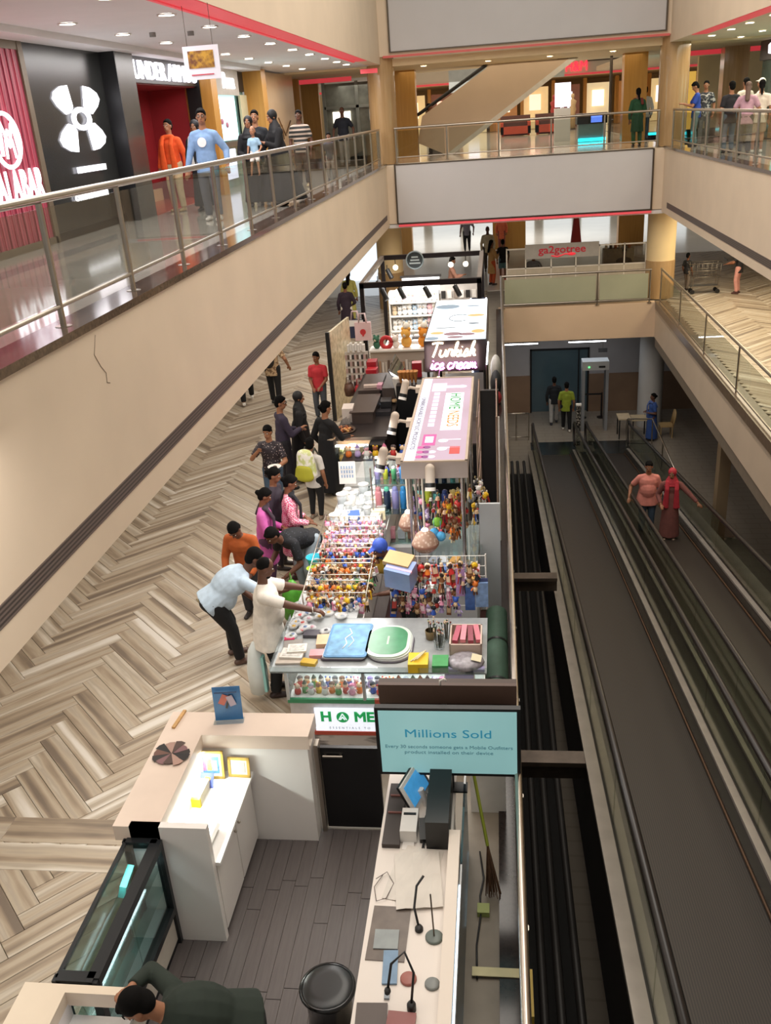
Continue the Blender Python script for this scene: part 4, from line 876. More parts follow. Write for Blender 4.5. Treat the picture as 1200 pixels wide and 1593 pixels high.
# ---- side counter with clear ware
t = thing('side_counter', 'lit white counter of clear plastic ware along the concourse', 'counter', (-2.0, 10.6, 0))
MB().bx(-2.36, -1.62, 8.62, 12.45, .96, .99).build('top', PLATE, t); MB().bx(-2.3, -1.55, 8.62, 12.4, 0, .6).build('plinth', mat('#c9c3c0', .5), t)
MB().bx(-2.31, -2.3, 8.62, 12.4, .6, .96).build('glass_front', ACR, t); MB().bx(-2.3, -1.55, 8.62, 12.4, .6, .62).build('shelf', WHITE, t); MB().bx(-1.56, -1.55, 8.62, 12.4, .6, .96).build('back_panel', WHITE, t)
MB().bx(-2.0, -1.3, 12.32, 12.44, .99, 1.5).build('end_shelf', ACR, t)
area('side_counter_light', (-1.9, 10.6, 2.45), .6, 3, 62, (1, .98, .95))
area('stall_spot_light', (-1.2, 8.4, 2.6), 1.4, .9, 17, (1, .98, .96))
t = thing('price_stand', 'white printed price card standing at the far end of the side counter', 'sign', (-2.26, 12.35, .99)); MB().box((-2.26, 12.35, 1.28), (.25, .008, .34), rot=(-.15, 0, 0)).build('card', WHITE, t)
m = MB()
for r_ in range(4):
    for q in range(5): m.box((-2.34+q*.04, 12.335-.012*0, 1.16+r_*.07), (.022, .004, .045), 0, (-.15, 0, 0))
m.build('print', mat('#8fa3bd', .5), t)['kind'] = 'stuff'
ware = ['#f4f8fa', '#eef2f2', '#f7f4ee', '#e8f0f4']
cm = []
for v in range(4):
    m = MB(); r_ = .045+.01*v; h = .08+.03*v
    m.lathe((0, 0, 0), [(0, .002), (r_*.8, .002), (r_, h), (r_-.006, h), (r_*.76, .01)], 0, 12)
    if v % 2: m.cyl((0, 0, h), (0, 0, h+.012), r_+.004, 1, 12)
    o = m.build('clear_cup', [clear_plastic('ware%d' % v, ware[v], .5), WHITE]); cm.append(o.data); bpy.data.objects.remove(o)
spots = [(x, y) for y in (10.9, 11.08, 11.26, 11.44, 11.62, 11.8, 11.98, 12.16) for x in (-2.26, -2.13, -2.0, -1.87, -1.74, -1.61)]
for k, (x, y) in enumerate(spots):
    if y < 11.3 and x > -1.9: continue
    o = bpy.data.objects.new('clear_cup', cm[R.randrange(4)]); COL.objects.link(o); o.location = (x+R.uniform(-.02, .02), y+R.uniform(-.02, .02), .99); tag(o, f'clear plastic cup in the {ORD[k//6]} row on the lit side counter, {ORD[k % 6]} from the concourse', 'cup', 'clear ware on the side counter')
def bowl(label, c, r_, h, col, tilt=(0, 0, 0), name='bowl', cat='bowl'):
    t = thing(name, label, cat, c); o = MB().lathe((0, 0, 0), [(0, 0), (r_*.6, 0), (r_, h), (r_*1.05, h), (r_*.95, h*.96), (r_*.55, .012), (0, .012)], 0, 18).build('shell', mat(col, .35), t, world=False); o.rotation_euler = tilt
bowl('red shallow bowl on the side counter', (-2.2, 10.74, .99), .15, .05, '#cf3a2d')
for k, (c, d, h, rz, lb) in enumerate((((-2.2, 10.5, 1.005), (.28, .2, .03), '#d98f8a', .1, 'dull pink tray in front of the red bowl'), ((-1.93, 10.55, 1.01), (.32, .2, .04), '#e9a3b4', -.05, 'pink tray beside the yellow one'), ((-1.88, 10.4, 1.005), (.24, .12, .03), '#ead27a', .05, 'pale yellow tray nearest the charm rack'),
        ((-1.86, 10.78, 1.01), (.3, .14, .04), '#86c9b4', 0, 'mint green tray behind the pink tray'), ((-2.02, 10.92, 1.03), (.22, .2, .08), '#dd7a90', .5, 'rose pink tub behind the red bowl'), ((-2.02, 11.25, 1.05), (.16, .2, .12), '#4468a8', .2, 'dark blue box among the clear cups'))):
    box_thing('plastic_tray' if k < 5 else 'blue_box', lb, 'tray' if k < 5 else 'box', c, d, h, rz, None, .35)
tag(MB().box((-2.2, 10.6, 1.08), (.035, .05, .16), 0, (.1, .1, .1)).build('scraper', mat('#e8b94a', .4)), 'yellow handled scraper standing before the red bowl', 'tool')
for k in range(9):
    x, y = -1.7+R.uniform(-.1, .25), 10.75+.14*k; tag(MB().box((x, y, 1.06), (R.uniform(.1, .2), .1, .14), 0, (0, 0, R.uniform(-.3, .3))).build('clear_pack', [CLR, mat('#efe3bd', .4), CLR][k % 3]), 'clear or cream pack standing behind the cups on the side counter', 'pack', 'packs behind the cups')
tag(MB().cyl((-1.93, 10.5, .99), (-1.95, 10.72, 1.25), .008, n=6).build('dark_rod', mat('#2f5a4a', .4)), 'thin dark green rod propped among the trays', 'rod')
for k in range(10):
    tag(MB().sph((-2.26+R.uniform(-.05, .1), 9.2+k*.14, 1.02), (R.uniform(.05, .09), R.uniform(.06, .1), .03), n=8, m=5, rot=(0, 0, R.uniform(0, 3))).build('clear_sachet', CLR), 'clear sachet lying on the counter edge near the bending customers', 'sachet', 'sachets along the counter edge')
t = thing('teal_tub', 'turquoise plastic tub at the counter edge beside the dark shirted customer', 'tub', (-2.42, 9.95, .99)); MB().lathe((-2.34, 9.95, .99), [(0, 0), (.07, 0), (.1, .11), (.105, .11), (.09, .1), (.06, .01)], n=14).build('tub', mat('#37b4c8', .35), t); MB().lathe((-2.34, 9.8, .99), [(.05, 0), (.07, .03), (.075, .03)], n=12).build('lime_dish', mat('#b7cf3a', .4), t)
# ---- shelf unit with bottles
t = thing('bottle_shelf', 'glass shelf unit with coloured bottles under the lit signboard', 'shelf', (-1.2, 11.5, 0))
for z in (.62, 1.06, 1.5): MB().bx(-1.75, -.45, 11.3, 11.7, z, z+.012).build('glass_shelf', glass('shelf_glass', '#dcefec', .14, .93), t)
for x in (-1.75, -1.1, -.45):
    for y in (11.3, 11.7): MB().cyl((x, y, 0), (x, y, 1.75), .012, n=6).build('post', STEEL, t)
MB().bx(-1.75, -.45, 11.2, 11.75, 0, .6).build('base', mat('#b9b6b4', .4), t)
def bottle(x, y, z, c, cap, label, h=.24, r_=.042):
    t = thing('water_bottle', label, 'bottle', (x, y, z), 'coloured bottles on the glass shelf')
    MB().lathe((x, y, z), [(0, 0), (r_, 0), (r_, h*.8), (r_*.7, h*.88), (0, h*.88)], n=12).build('body', mat(c, .3), t); MB().lathe((x, y, z+h*.86), [(r_*.72, 0), (r_*.75, h*.14), (r_*.5, h*.2), (0, h*.2)], n=10).build('cap', mat(cap, .35), t)
BC = [('pink', '#d98a93', '#d98a93'), ('navy', '#1f2f4d', '#6fd0b4'), ('lilac', '#9f97cf', '#a79fe0'), ('sky blue', '#2f86cc', '#3f96dc'), ('dark', '#2c2a33', '#5a8f7c'), ('turquoise', '#6cc3c4', '#1f2a33'), ('lime', '#b9bf3a', '#8f7fb4'), ('teal', '#3f8c8c', '#2c3a44'), ('deep blue', '#24346f', '#24346f'), ('gold', '#c9a75c', '#c9a75c'), ('green', '#4f9a6a', '#dfe6e0')]
for k, (n, c, q) in enumerate(BC): bottle(-1.69+k*.115, 11.5, 1.072, c, q, f'{n} drinking bottle in the row on the glass shelf', .30 if k < 7 else .24, .05)
for k in range(11):
    n, c, q = BC[(k*4+2) % 11]; bottle(-1.69+k*.115, 11.5, 1.512, c, q, f'small {n} flask on the top glass shelf', .17, .036)
for k in range(9):
    n = ('white', 'pink', 'grey', 'brown', 'blue', 'cream', 'white', 'black', 'rose')[k]; h = ('#eeeeea', '#d88f9c', '#9aa0a6', '#6b4a3a', '#3a57b0', '#e2d2a6', '#f0f0ee', '#25252a', '#c9707c')[k]
    box_thing('jar_box', f'{n} box on the lowest glass shelf, number {k+1} along from the concourse side', 'box', (-1.68+k*.14, 11.48, .632+.07), (.1, .12, .14), h, 0, None, .35, 'boxes on the lowest glass shelf')
def cluster(label, group, c, n, rad, cols, name='hair_scrunchie', s=1.0):
    for k in range(n):
        q = R.choice(cols); p = (c[0]+R.uniform(-1, 1)*rad[0], c[1]+R.uniform(-1, 1)*rad[1], c[2]+R.uniform(-1, 1)*rad[2])
        o = hang(R.choice((0, 2, 2, 4)), q, p, R.uniform(0, 6), f'{q} {label}', group, s, name); 
cluster('soft toy charm in the bunch hung by the signboard post', 'bunch of charms by the post', (-.62, 10.3, 1.62), 46, (.16, .2, .25), ('red', 'orange', 'brown', 'yellow', 'red'), 'toy_charm', 1.7)
cluster('clip in the cluster below the signboard', 'clips behind the hanging lamp', (-1.0, 10.6, 1.5), 26, (.18, .15, .2), ('grey', 'lilac', 'black', 'blue', 'pink'), 'hair_clip', 1.4)
cluster('toy hanging beyond the far signboard post', 'toys at the far post', (-.3, 10.9, 1.5), 24, (.1, .3, .25), ('black', 'blue', 'white', 'yellow', 'grey'), 'toy_charm', 1.6)
cluster('small item on the top shelf beside the bottles', 'items above the bottles', (-1.35, 11.75, 1.62), 26, (.4, .06, .12), ('black', 'blue', 'red', 'lilac', 'white'), 'toy_charm', 1.5)
for k, (x, y, z, h) in enumerate(((-.8, 9.75, 1.5, '#4ea6dd'), (-.72, 9.72, 1.47, '#58b2e6'), (-.76, 9.8, 1.62, '#7fb83c'))): tag(MB().sph((x, y, z), .06, n=12, m=8).tube([(x, y, z+.06), (x, y, z+.2)], .003, n=4).build('pom_pom', mat(h, .8, 0, .2, 30)), ['sky blue pom-pom hung behind the grid', 'light blue pom-pom hung nearest the grid', 'green pom-pom hung above the blue ones'][k], 'pom-pom')
t = thing('stall_inner_table', 'low glass table of goods inside the stall', 'table', (-.9, 10.0, 0)); MB().bx(-.92, -.25, 9.2, 11.2, .98, .995).build('top', ACR, t); MB().bx(-.88, -.3, 9.25, 11.15, 0, .95).build('base', mat('#d0d2d2', .4, 0, .05, 5), t)
for k in range(18):
    h = R.choice(('#5f86c4', '#e6e6e4', '#d7b6c0', '#8f9aa6', '#ccd6dc', '#cfa15a')); box_thing('carton', f'small carton on the inner glass table, {ORD[k//5]} row, {ORD[k % 5]} from the concourse', 'carton', (-.84+.13*(k % 5), 9.3+.22*(k//5), 1.02), (.1, .16, .05), h, R.uniform(-.4, .4), None, .35, 'cartons on the inner table')
t = thing('vendor_bag', 'blue and yellow bag on the counter behind the vendor', 'bag', (-1.42, 9.75, .99)); MB().sph((-1.42, 9.8, 1.22), (.16, .12, .07), n=12, m=6).build('blue_flap', mat('#2f4fae', .6), t); MB().lathe((-1.42, 9.8, .99), [(0, 0), (.12, 0), (.13, .1), (.1, .2), (0, .22)], n=12).build('yellow_body', mat('#d9b23a', .6), t)
t = thing('white_sack', 'white plastic carrier bag hanging by the charm rack', 'bag', (-1.62, 10.7, .99)); MB().lathe((-1.6, 10.65, .99), [(0, 0), (.09, .01), (.1, .15), (.06, .3), (.02, .34), (0, .34)], n=10).build('bag', mat('#eef0f2', .3, 0, .05, 9), t)
# ---- lit signboard seen from above
SX0, SX1, SY0, SY1, SZ = -1.13, -.37, 9.55, 13.05, 2.48
t = thing('signboard', 'long lit HOME NEEDS signboard over the stall, facing up', 'signboard', (-.75, 11.3, SZ-.2))
MB().bx(SX0, SX1, SY0, SY1, SZ-.2, SZ-.004).build('housing', mat('#b9aca6', .4, 0, .03, 4), t)
m = MB().bx(SX0, SX0+.03, SY0, SY1, SZ-.004, SZ+.012).bx(SX1-.03, SX1, SY0, SY1, SZ-.004, SZ+.012).bx(SX0, SX1, SY0, SY0+.03, SZ-.004, SZ+.012).bx(SX0, SX1, SY1-.03, SY1, SZ-.004, SZ+.012); m.build('frame', mat('#cbb9a6', .4), t)
L = lambda h, e=.55: mat(h, .35, emit=e, ehex=h, var=.03)
MB().bx(SX0+.03, SX1-.03, SY0+.03, SY1-.03, SZ-.004, SZ).build('lit_face', mat2('mauve_face', '#a08a94', '#c3b3cc', lambda nt, tc: T(nt, 'Noise', tc, Scale=1.1), .35), t)
n = t.children[-1].data.materials[0].node_tree; b = n.nodes['Principled BSDF']; b.inputs['Emission Strength'].default_value = .42; b.inputs['Emission Color'].default_value = lin('#b9a2b4')
MB().bx(SX0+.035, SX0+.155, SY0+.04, SY1-.04, SZ, SZ+.002).build('white_strip', L('#dfe2f2', .6), t)
MB().bx(SX1-.37, SX1-.12, 10.65, 12.25, SZ, SZ+.002).build('logo_card', L('#f1f3fb', .7), t)
UP = lambda s, size, x, y, h, sp=1, sx=1, e=.3: txt('lettering', s, size, (x, y, SZ+.004), (0, 0, -PI/2), mat(h, .5, emit=e, ehex=h, var=0), t, .001, spacing=sp, sx=sx, bold=.001)
UP('UNBREAKABLE ACRYLIC PRODUCTS', .075, SX0+.095, 11.0, '#6b6676', 1.1, 1.55, .1)
UP('HOME', .21, SX1-.235, 11.86, '#3b9a55', 1, 1.25); UP('NEEDS', .21, SX1-.235, 11.1, '#d98a3a', 1, 1.02)
m = MB()
for k in range(9): m.bx(SX0+.225, SX0+.305, 10.8+k*.17, 10.93+k*.17, SZ, SZ+.002)
m.build('tag_line', L('#ddd3e4', .55), t)
m = MB()       # pink and white printed jars and cups
for k in range(8): x, y = SX0+.2+(k % 3)*.07, 9.72+(k//3)*.16; m.cyl((x, y, SZ), (x, y, SZ+.002), .045, k % 3, 12)
m.bx(SX0+.2, SX0+.36, 10.1, 10.5, SZ, SZ+.0015, 0); m.bx(SX0+.23, SX0+.33, 10.2, 10.42, SZ, SZ+.0025, 2)
for y in (9.98, 10.26): m.cyl((SX0+.45, y, SZ), (SX0+.45, y, SZ+.002), .06, 2, 14).bx(SX0+.45, SX0+.66, y+.03, y+.05, SZ, SZ+.002, 2)
m.bx(SX1-.22, SX1-.1, 9.8, 10.05, SZ, SZ+.002, 3)
m.build('printed_ware', [L('#c05c9a', .5), L('#8c4c86', .5), L('#e9e2f0', .6), L('#c0524e', .5)], t)['kind'] = 'stuff'
m = MB().bx(SX0+.18, SX0+.38, 12.35, 12.75, SZ, SZ+.002).cyl((SX0+.3, 12.55, SZ), (SX0+.3, 12.55, SZ+.0025), .09, 0, 16).bx(SX0+.36, SX0+.6, 12.5, 12.62, SZ, SZ+.002).cyl((SX0+.6, 12.56, SZ), (SX0+.6, 12.56, SZ+.0025), .07, 0, 14); m.build('printed_jug', L('#d9d2e4', .6), t)
for x, y in ((-1.05, 9.7), (-.44, 9.7), (-1.05, 12.9), (-.44, 12.9), (-.98, 9.7)):
    MB().cyl((x, y, 0), (x, y, SZ-.2), .025 if x != -.98 else .012, n=10).build('post', mat('#c9c9cb', .2, 1, .05, 8), t)
def spot(label, base, head, aim):
    t = thing('spotlight', label, 'spotlight', base); B, H = Vector(base), Vector(head); A = Vector(aim).normalized()
    WP = mat('#d8cabb', .4, 0, .03, 6)
    MB().box(B, (.1, .16, .08)).build('bracket', WP, t); MB().tube([B, B.lerp(H, .6)+Vector((0, 0, .03)), H], .022, n=8).build('arm', WP, t)
    p = H-A*.1; MB().cyl(p, H+A*.06, .055, n=16).sph(p, .056, n=14, m=8).build('head', WP, t)
    MB().cyl(H+A*.06, H+A*.11, .058, n=16).build('black_band', BLACK, t); MB().cyl(H+A*.11, H+A*.15, .06, n=16).build('lens_rim', mat('#f0ece6', .3), t)
for k, (y, lb) in enumerate(((9.95, 'white spotlight with a black band at the near side corner of the signboard'), (11.3, 'white spotlight with a black band midway along the signboard'), (12.85, 'white spotlight with a black band at the far side corner of the signboard'))):
    spot(lb, (SX0-.04, y, SZ-.1), (SX0-.26, y-.02, SZ-.1), (-.25, -.35, -1))
spot('white spotlight with a black band on the near end of the signboard', (-.79, SY0-.02, SZ-.12), (-.79, SY0-.12, SZ-.14), (0, -.35, -1))
def shade(label, c, r_, stick):
    t = thing('pendant_lamp', label, 'lamp', (c[0], c[1], c[2]-r_*.4))
    MB().lathe((c[0], c[1], c[2]), [(.0, .1), (r_*.25, .1), (r_*.7, .04), (r_, -.06), (r_*.96, -.1), (r_*.7, -.15), (0, -.17)], n=22).build('shell', mat2('shell_weave', '#e2cdbb', '#b3907c', lambda nt, tc: thr(nt, T(nt, 'Voronoi', tc, Scale=26.0), .1, .5), .5), t)
    MB().lathe((c[0], c[1], c[2]), [(r_*1.0, -.055), (r_*1.03, -.075), (r_*.98, -.09)], n=22).build('rim_band', mat('#9a6f5e', .5), t)
    MB().cyl((c[0], c[1], c[2]+.1), (c[0], c[1], stick), .012, n=8).build('stick', mat('#e9dfce', .4), t)
    MB().sph((c[0], c[1], c[2]+.1), (.045, .045, .03), n=10, m=5).build('bulb', mat('#fff6ea', .4, emit=3, var=0), t)
shade('woven shell-like hanging shade with a white stick nearest the wire grid', (-.9, 9.62, 1.5), .16, SZ-.2)
shade('smaller pinkish hanging shade behind the signboard post', (-1.18, 10.5, 1.35), .13, SZ-.2)
# ---- strip behind the stall, by the railing
t = thing('white_board', 'white board panel standing at the railing beyond the wire grid', 'panel', (-.14, 10.5, 0)); MB().bx(-.28, -.02, 10.48, 10.52, .02, 1.55).build('panel', mat('#c9ced1', .4, 0, .03, 3), t); MB().bx(-.29, -.01, 10.47, 10.53, 0, .03).build('foot', STEEL, t)
t = thing('fire_extinguisher', 'red fire extinguisher standing by the railing behind the signboard', 'extinguisher', (-.26, 13.2, 0))
MB().lathe((-.26, 13.2, 0), [(0, 0), (.08, 0), (.085, .03), (.085, .42), (.06, .5), (.03, .53), (0, .53)], n=16).build('cylinder', mat('#b5332b', .3), t); MB().box((-.26, 13.2, .58), (.05, .12, .07)).cyl((-.26, 13.2, .52), (-.26, 13.2, .6), .025, n=8).build('valve', BLACK, t); MB().tube([(-.26, 13.12, .56), (-.22, 13.05, .5), (-.16, 13.1, .25)], .012, n=6).build('hose', BLACK, t); MB().sph((-.33, 13.2, .62), (.03, .05, .04), n=8, m=5).build('yellow_tag', mat('#e0b53a', .4), t)
for k, (y, lb) in enumerate(((8.5, 'dark green rolled mat nearest the screens behind the stall'), (9.3, 'dark green rolled mat behind the wire grid, along the railing'))):
    t = thing('rolled_mat', lb, 'roll', (-.1, y, 0)); MB().cyl((-.08, y-.4, .3), (-.08, y+.4, .42), .13, n=16).build('roll', mat('#3b5545', .7, 0, .12, 12), t); MB().cyl((-.08, y-.2, .33), (-.08, y-.17, .335), .135, n=16).build('tie', BLACK, t)
t = thing('red_backpack', 'red backpack on the floor behind the grey bag', 'backpack', (-.1, 8.2, 0)); MB().sph((-.06, 8.1, .3), (.12, .16, .24), n=12, m=8).build('body', mat('#9c2c33', .6), t); MB().tube([(-.12, 7.98, .45), (-.17, 7.96, .3), (-.12, 7.98, .12)], .018, n=6).build('strap', BLACK, t)
t = thing('wall_rack', 'dark metal rack beside the lit signboard', 'rack', (-.2, 12.9, 0))
m = MB()
for x in (-.32, -.05):
    for y in (12.0, 13.9): MB().cyl((x, y, 0), (x, y, 2.2), .014, n=6).build('post', mat('#a58f7f', .4, .3), t)
for z in (1.0, 1.4, 1.8, 2.18): MB().bx(-.33, -.04, 11.98, 13.92, z, z+.015).build('shelf_wire', mat('#a58f7f', .4, .3), t) if z > 3 else MB().cyl((-.32, 12, z), (-.32, 13.9, z), .008, n=5).cyl((-.05, 12, z), (-.05, 13.9, z), .008, n=5).build('shelf_wire', mat('#a58f7f', .4, .3), t)
MB().bx(-.34, -.02, 13.94, 14.02, 0, 2.0).build('black_panel', BLACKM, t)
tag(MB().cyl((-.02, 12.6, .0), (-.02, 12.6, 2.0), .012, n=8).build('white_pole', WHITE), 'thin white pole by the railing next to the dark rack', 'pole')
# ================================================================ ICE CREAM STALL
DKB = mat('#2d2726', .35, 0, .08, 4); DKT = mat('#4a3f3b', .35, 0, .05, 3)
t = thing('ice_cream_counter', 'dark counter of the ice cream stall with a lit glass case', 'counter', (-2.4, 16.4, 0))
MB().bx(-2.9, -1.95, 14.75, 18.95, .94, 1.0).build('worktop', DKB, t); MB().bx(-2.85, -1.98, 15.0, 18.9, 0, .94).build('body', DKB, t)
MB().bx(-2.66, -2.28, 15.5, 16.6, 1.0, 1.2).bx(-2.7, -2.25, 15.48, 16.62, 1.2, 1.22).build('freezer_lid', DKT, t); MB().bx(-2.72, -2.3, 16.8, 18.0, 1.0, 1.24).build('freezer_lid', DKT, t)
MB().bx(-2.24, -2.0, 16.7, 18.1, 1.0, 1.3).build('freezer_lid', DKT, t)
MB().bx(-2.86, -2.24, 14.5, 14.52, .45, .94).build('case_front', ACR, t); MB().bx(-2.88, -2.22, 14.48, 15.0, .38, .45).bx(-2.88, -2.22, 14.48, 15.0, 0, .08).build('case_base', DKB, t)
MB().bx(-2.24, -1.98, 14.48, 15.0, 0, .94).build('case_pillar', BLACK, t); MB().bx(-2.86, -2.24, 14.98, 15.0, .45, .94).build('case_back', mat('#b9a184', .5), t)
for z in (.6, .78): MB().bx(-2.85, -2.25, 14.53, 14.97, z, z+.008).build('glass_shelf', ACR, t)
MB().bx(-2.84, -2.26, 14.54, 14.58, .90, .93).build('led_strip', mat('#fff2d8', .4, emit=12, var=0), t); area('ice_case_light', (-2.55, 14.7, .9), .5, .2, 7, (1, .93, .8))
MB().bx(-2.86, -2.3, 14.46, 14.50, .02, .1).build('kick_light', mat('#fff0d0', .4, emit=8, var=0), t)
for k, (x, z, c, lb) in enumerate(((-2.55, .788, 'orange', 'orange and white pack on the upper shelf of the ice cream case'), (-2.52, .608, 'black', 'black and white pack on the lower shelf of the ice cream case'))):
    p = thing('snack_pack', lb, 'pack', (x, 14.7, z)); MB().sph((x, 14.7, z+.06), (.12, .08, .055), n=12, m=6).build('pack', mat(PAL[c][0], .4, 0, .3, 25), p); MB().sph((x, 14.67, z+.035), (.1, .07, .04), n=10, m=5).build('label_band', WHITE, p)
for k in range(9): tag(MB().lathe((-2.8+.03*(k % 3), 14.62+.05*(k//3), .46+.16*(k % 3)), [(0, 0), (.03, 0), (.036, .06), (0, .07)], n=8).build('wafer_cone_pack', mat(['#e2c27c', '#d9a85c', '#cfd39a'][k % 3], .5)), 'cream and yellow cup at the concourse end of the ice cream case', 'cup', 'cups in the ice cream case')
t = thing('sample_tray', 'round tray of brown sweets at the corner of the ice cream counter', 'tray', (-2.72, 15.1, 1.0))
MB().lathe((-2.78, 15.12, 1.0), [(0, .0), (.22, 0), (.24, .03), (.22, .03), (.2, .012), (0, .012)], n=24).build('tray', mat('#6b5c52', .3, .6), t)
m = MB()
for k in range(60): a = R.uniform(0, 6.3); r_ = .19*math.sqrt(R.random()); m.sph((-2.78+r_*math.cos(a), 15.12+r_*math.sin(a), 1.03), R.uniform(.018, .028), k % 4, 6, 4)
m.build('sweets', [mat('#9a5c33', .4), mat('#d9a867', .4), mat('#5a2f1e', .4), mat('#c9743c', .4)], t)['kind'] = 'stuff'
t = thing('tissue_stack', 'stack of white paper cups and tissue on the ice cream counter', 'stack', (-2.73, 15.7, 1.0)); MB().box((-2.76, 15.75, 1.13), (.2, .34, .26), rot=(0, 0, .05)).build('carton', mat('#ded2ca', .5), t)
m = MB()
for k in range(5): m.cyl((-2.83+.03*k, 15.5, 1.0), (-2.83+.03*k, 15.5, 1.1+.02*(k % 3)), .014, n=8)
m.build('scoops', mat('#d9d4d0', .3, .6), t)
for c, d, h, lb, nm in (((-2.68, 18.72, 1.17), (.2, .3, .34), '#a81f2b', 'taller red box on the counter end before the gift stall', 'red_box'), ((-2.64, 18.35, 1.13), (.22, .26, .26), '#b8232f', 'lower red box next to the taller red box', 'red_box'), ((-1.72, 18.6, 1.15), (.2, .2, .3), '#b02a35', 'red box under the neon sign', 'red_box'), ((-2.5, 17.0, 1.27), (.26, .12, .05), '#cdb9ae', 'beige napkin box on the freezer lid', 'napkin_box'), ((-2.31, 17.0, 1.26), (.1, .2, .1), '#d59bb0', 'pink dispenser on the freezer lid', 'dispenser'), ((-2.12, 16.3, 1.1), (.2, .3, .2), '#1c1b1f', 'black card printer on the ice cream counter', 'printer'), ((-2.15, 16.0, 1.04), (.28, .2, .08), '#262327', 'black till at the open end of the ice cream counter', 'till')):
    box_thing(nm, lb, nm.split('_')[-1], c, d, h, R.uniform(-.1, .1), None, .4)
for k in range(6): tag(MB().sph((-2.1+R.uniform(-.12, .1), 16.55+R.uniform(-.15, .15), 1.05+.03*(k//3)), (.07, .09, .035), n=8, m=5).build('clear_pouch', [CLR, mat('#cfa97a', .4), mat('#8f95a6', .3)][k % 3]), 'crumpled clear or tan pouch beside the black card printer', 'pouch', 'pouches beside the card printer')
t = thing('cone_stack', 'stack of orange wafer cones beside the neon sign', 'cones', (-1.72, 16.6, 1.0))
for k in range(5): MB().cyl((-1.85+.07*k, 16.6, 1.4), (-1.85+.07*k, 16.55, 1.66), .012, 0, 10, .055).build('cone', mat('#c98748', .5, 0, .15, 30), t)
MB().bx(-1.93, -1.45, 16.4, 16.8, .0, 1.42).build('holder', BLACK, t)
t = thing('cone_guard', 'slanted clear guard with a white cone on the ice cream counter', 'guard', (-1.98, 17.3, 1.0)); MB().box((-1.95, 17.4, 1.35), (.02, 1.3, .62), rot=(0, -.5, 0)).build('pane', glass('guard', '#c9c2ba', .2, .75), t); MB().cyl((-1.93, 16.7, 1.0), (-1.93, 16.7, 1.5), .02, 0, 10, .1).build('white_cone', WHITE, t)
t = thing('stall_back_counter', 'black back counter and floor of the ice cream stall', 'counter', (-1.0, 15.6, 0)); MB().bx(-1.1, -.3, 14.2, 18.6, 0, 1.0).build('body', BLACK, t); MB().bx(-1.12, -.28, 14.2, 18.6, 1.0, 1.03).build('worktop', DKT, t); MB().bx(-1.95, -1.4, 18.3, 18.9, 0, 1.0).build('side_cabinet', BLACK, t)
S('floor_ice_stall', MB().bx(-1.98, .02, 12.6, 20.4, -.03, .008), mat('#1d1a19', .4, 0, .1, 3))
for k in range(7):
    x = -2.5+.15*k; c = ('orange', 'lilac', 'white', 'yellow', 'pink', 'red', 'blue')[k]; toy(k % 3, c, (x, 13.95, .94), f'{c} toy figure in the row before the ice cream case', 'toys before the ice cream case', 1.7)
t = thing('toy_ledge', 'pale ledge of toys and cups joining the two stalls', 'ledge', (-2.0, 13.9, 0)); MB().bx(-2.6, -1.4, 13.75, 14.1, .9, .94).build('top', mat('#2a2829', .4), t); MB().bx(-2.58, -1.42, 13.8, 14.08, 0, .9).build('body', DARK, t)
t = thing('drawer_unit', 'clear drawer unit between side counter and toy ledge', 'drawers', (-2.0, 13.1, 0)); MB().bx(-2.38, -1.3, 12.5, 13.7, 0, .7).build('base', mat('#c6bfb8', .4), t); MB().bx(-2.36, -1.4, 12.55, 13.6, .7, .98).build('clear_box', clear_plastic('drawer', '#dfe3e2', .5), t); MB().bx(-2.2, -1.7, 12.7, 13.4, .98, 1.06).build('cup_tray', CLR, t)
# neon box
NX0, NX1, NY0, NY1, NZ = -1.28, -.2, 15.35, 18.9, 2.5
t = thing('neon_signbox', 'black sign box with Turkish ice cream in neon and a lit top', 'signboard', (-.74, 17, NZ-.56))
MB().bx(NX0, NX1, NY0, NY1, NZ-.55, NZ-.01).build('housing', mat('#2a2224', .4, 0, .1, 4), t)
m = mat2('lit_menu', '#eef4f6', '#a9bcc8', lambda nt, tc: thr(nt, T(nt, 'Noise', tc, Scale=1.6, Detail=2.0), .56, .66), .3); b = m.node_tree.nodes['Principled BSDF']; b.inputs['Emission Strength'].default_value = .8; b.inputs['Emission Color'].default_value = lin('#dfeaf0')
MB().bx(NX0+.02, NX1-.02, NY0+.02, NY1-.02, NZ-.01, NZ).build('lit_face', m, t)
m = MB(); q = [L('#7f93a6', .45), L('#8a6f7a', .4), L('#c9a56e', .5), L('#5d6b7a', .4)]
for k, (x, y, a, b2, c) in enumerate(((-1.0, 18.2, .24, .2, 0), (-.8, 15.8, .16, .12, 1), (-.55, 15.75, .14, .1, 1), (-1.08, 15.9, .12, .1, 2), (-.36, 15.95, .12, .14, 2), (-.75, 15.55, .14, .08, 1), (-1.15, 15.5, .12, .12, 0), (-.45, 16.6, .1, .06, 3), (-.42, 17.3, .16, .1, 2), (-.95, 16.3, .2, .03, 3), (-.5, 18.2, .14, .06, 0))):
    p = [(x+a*math.cos(w2*PI/8), y+b2*math.sin(w2*PI/8), NZ) for w2 in range(16)]; m.prism(p, (0, 0, .002), c)
m.tube([(-.72+.2*math.cos(a/10), 17.1+.3*math.sin(a/10), NZ+.002) for a in range(8, 58, 5)], .008, 3, 5)
m.build('printed_picture', q, t)['kind'] = 'stuff'
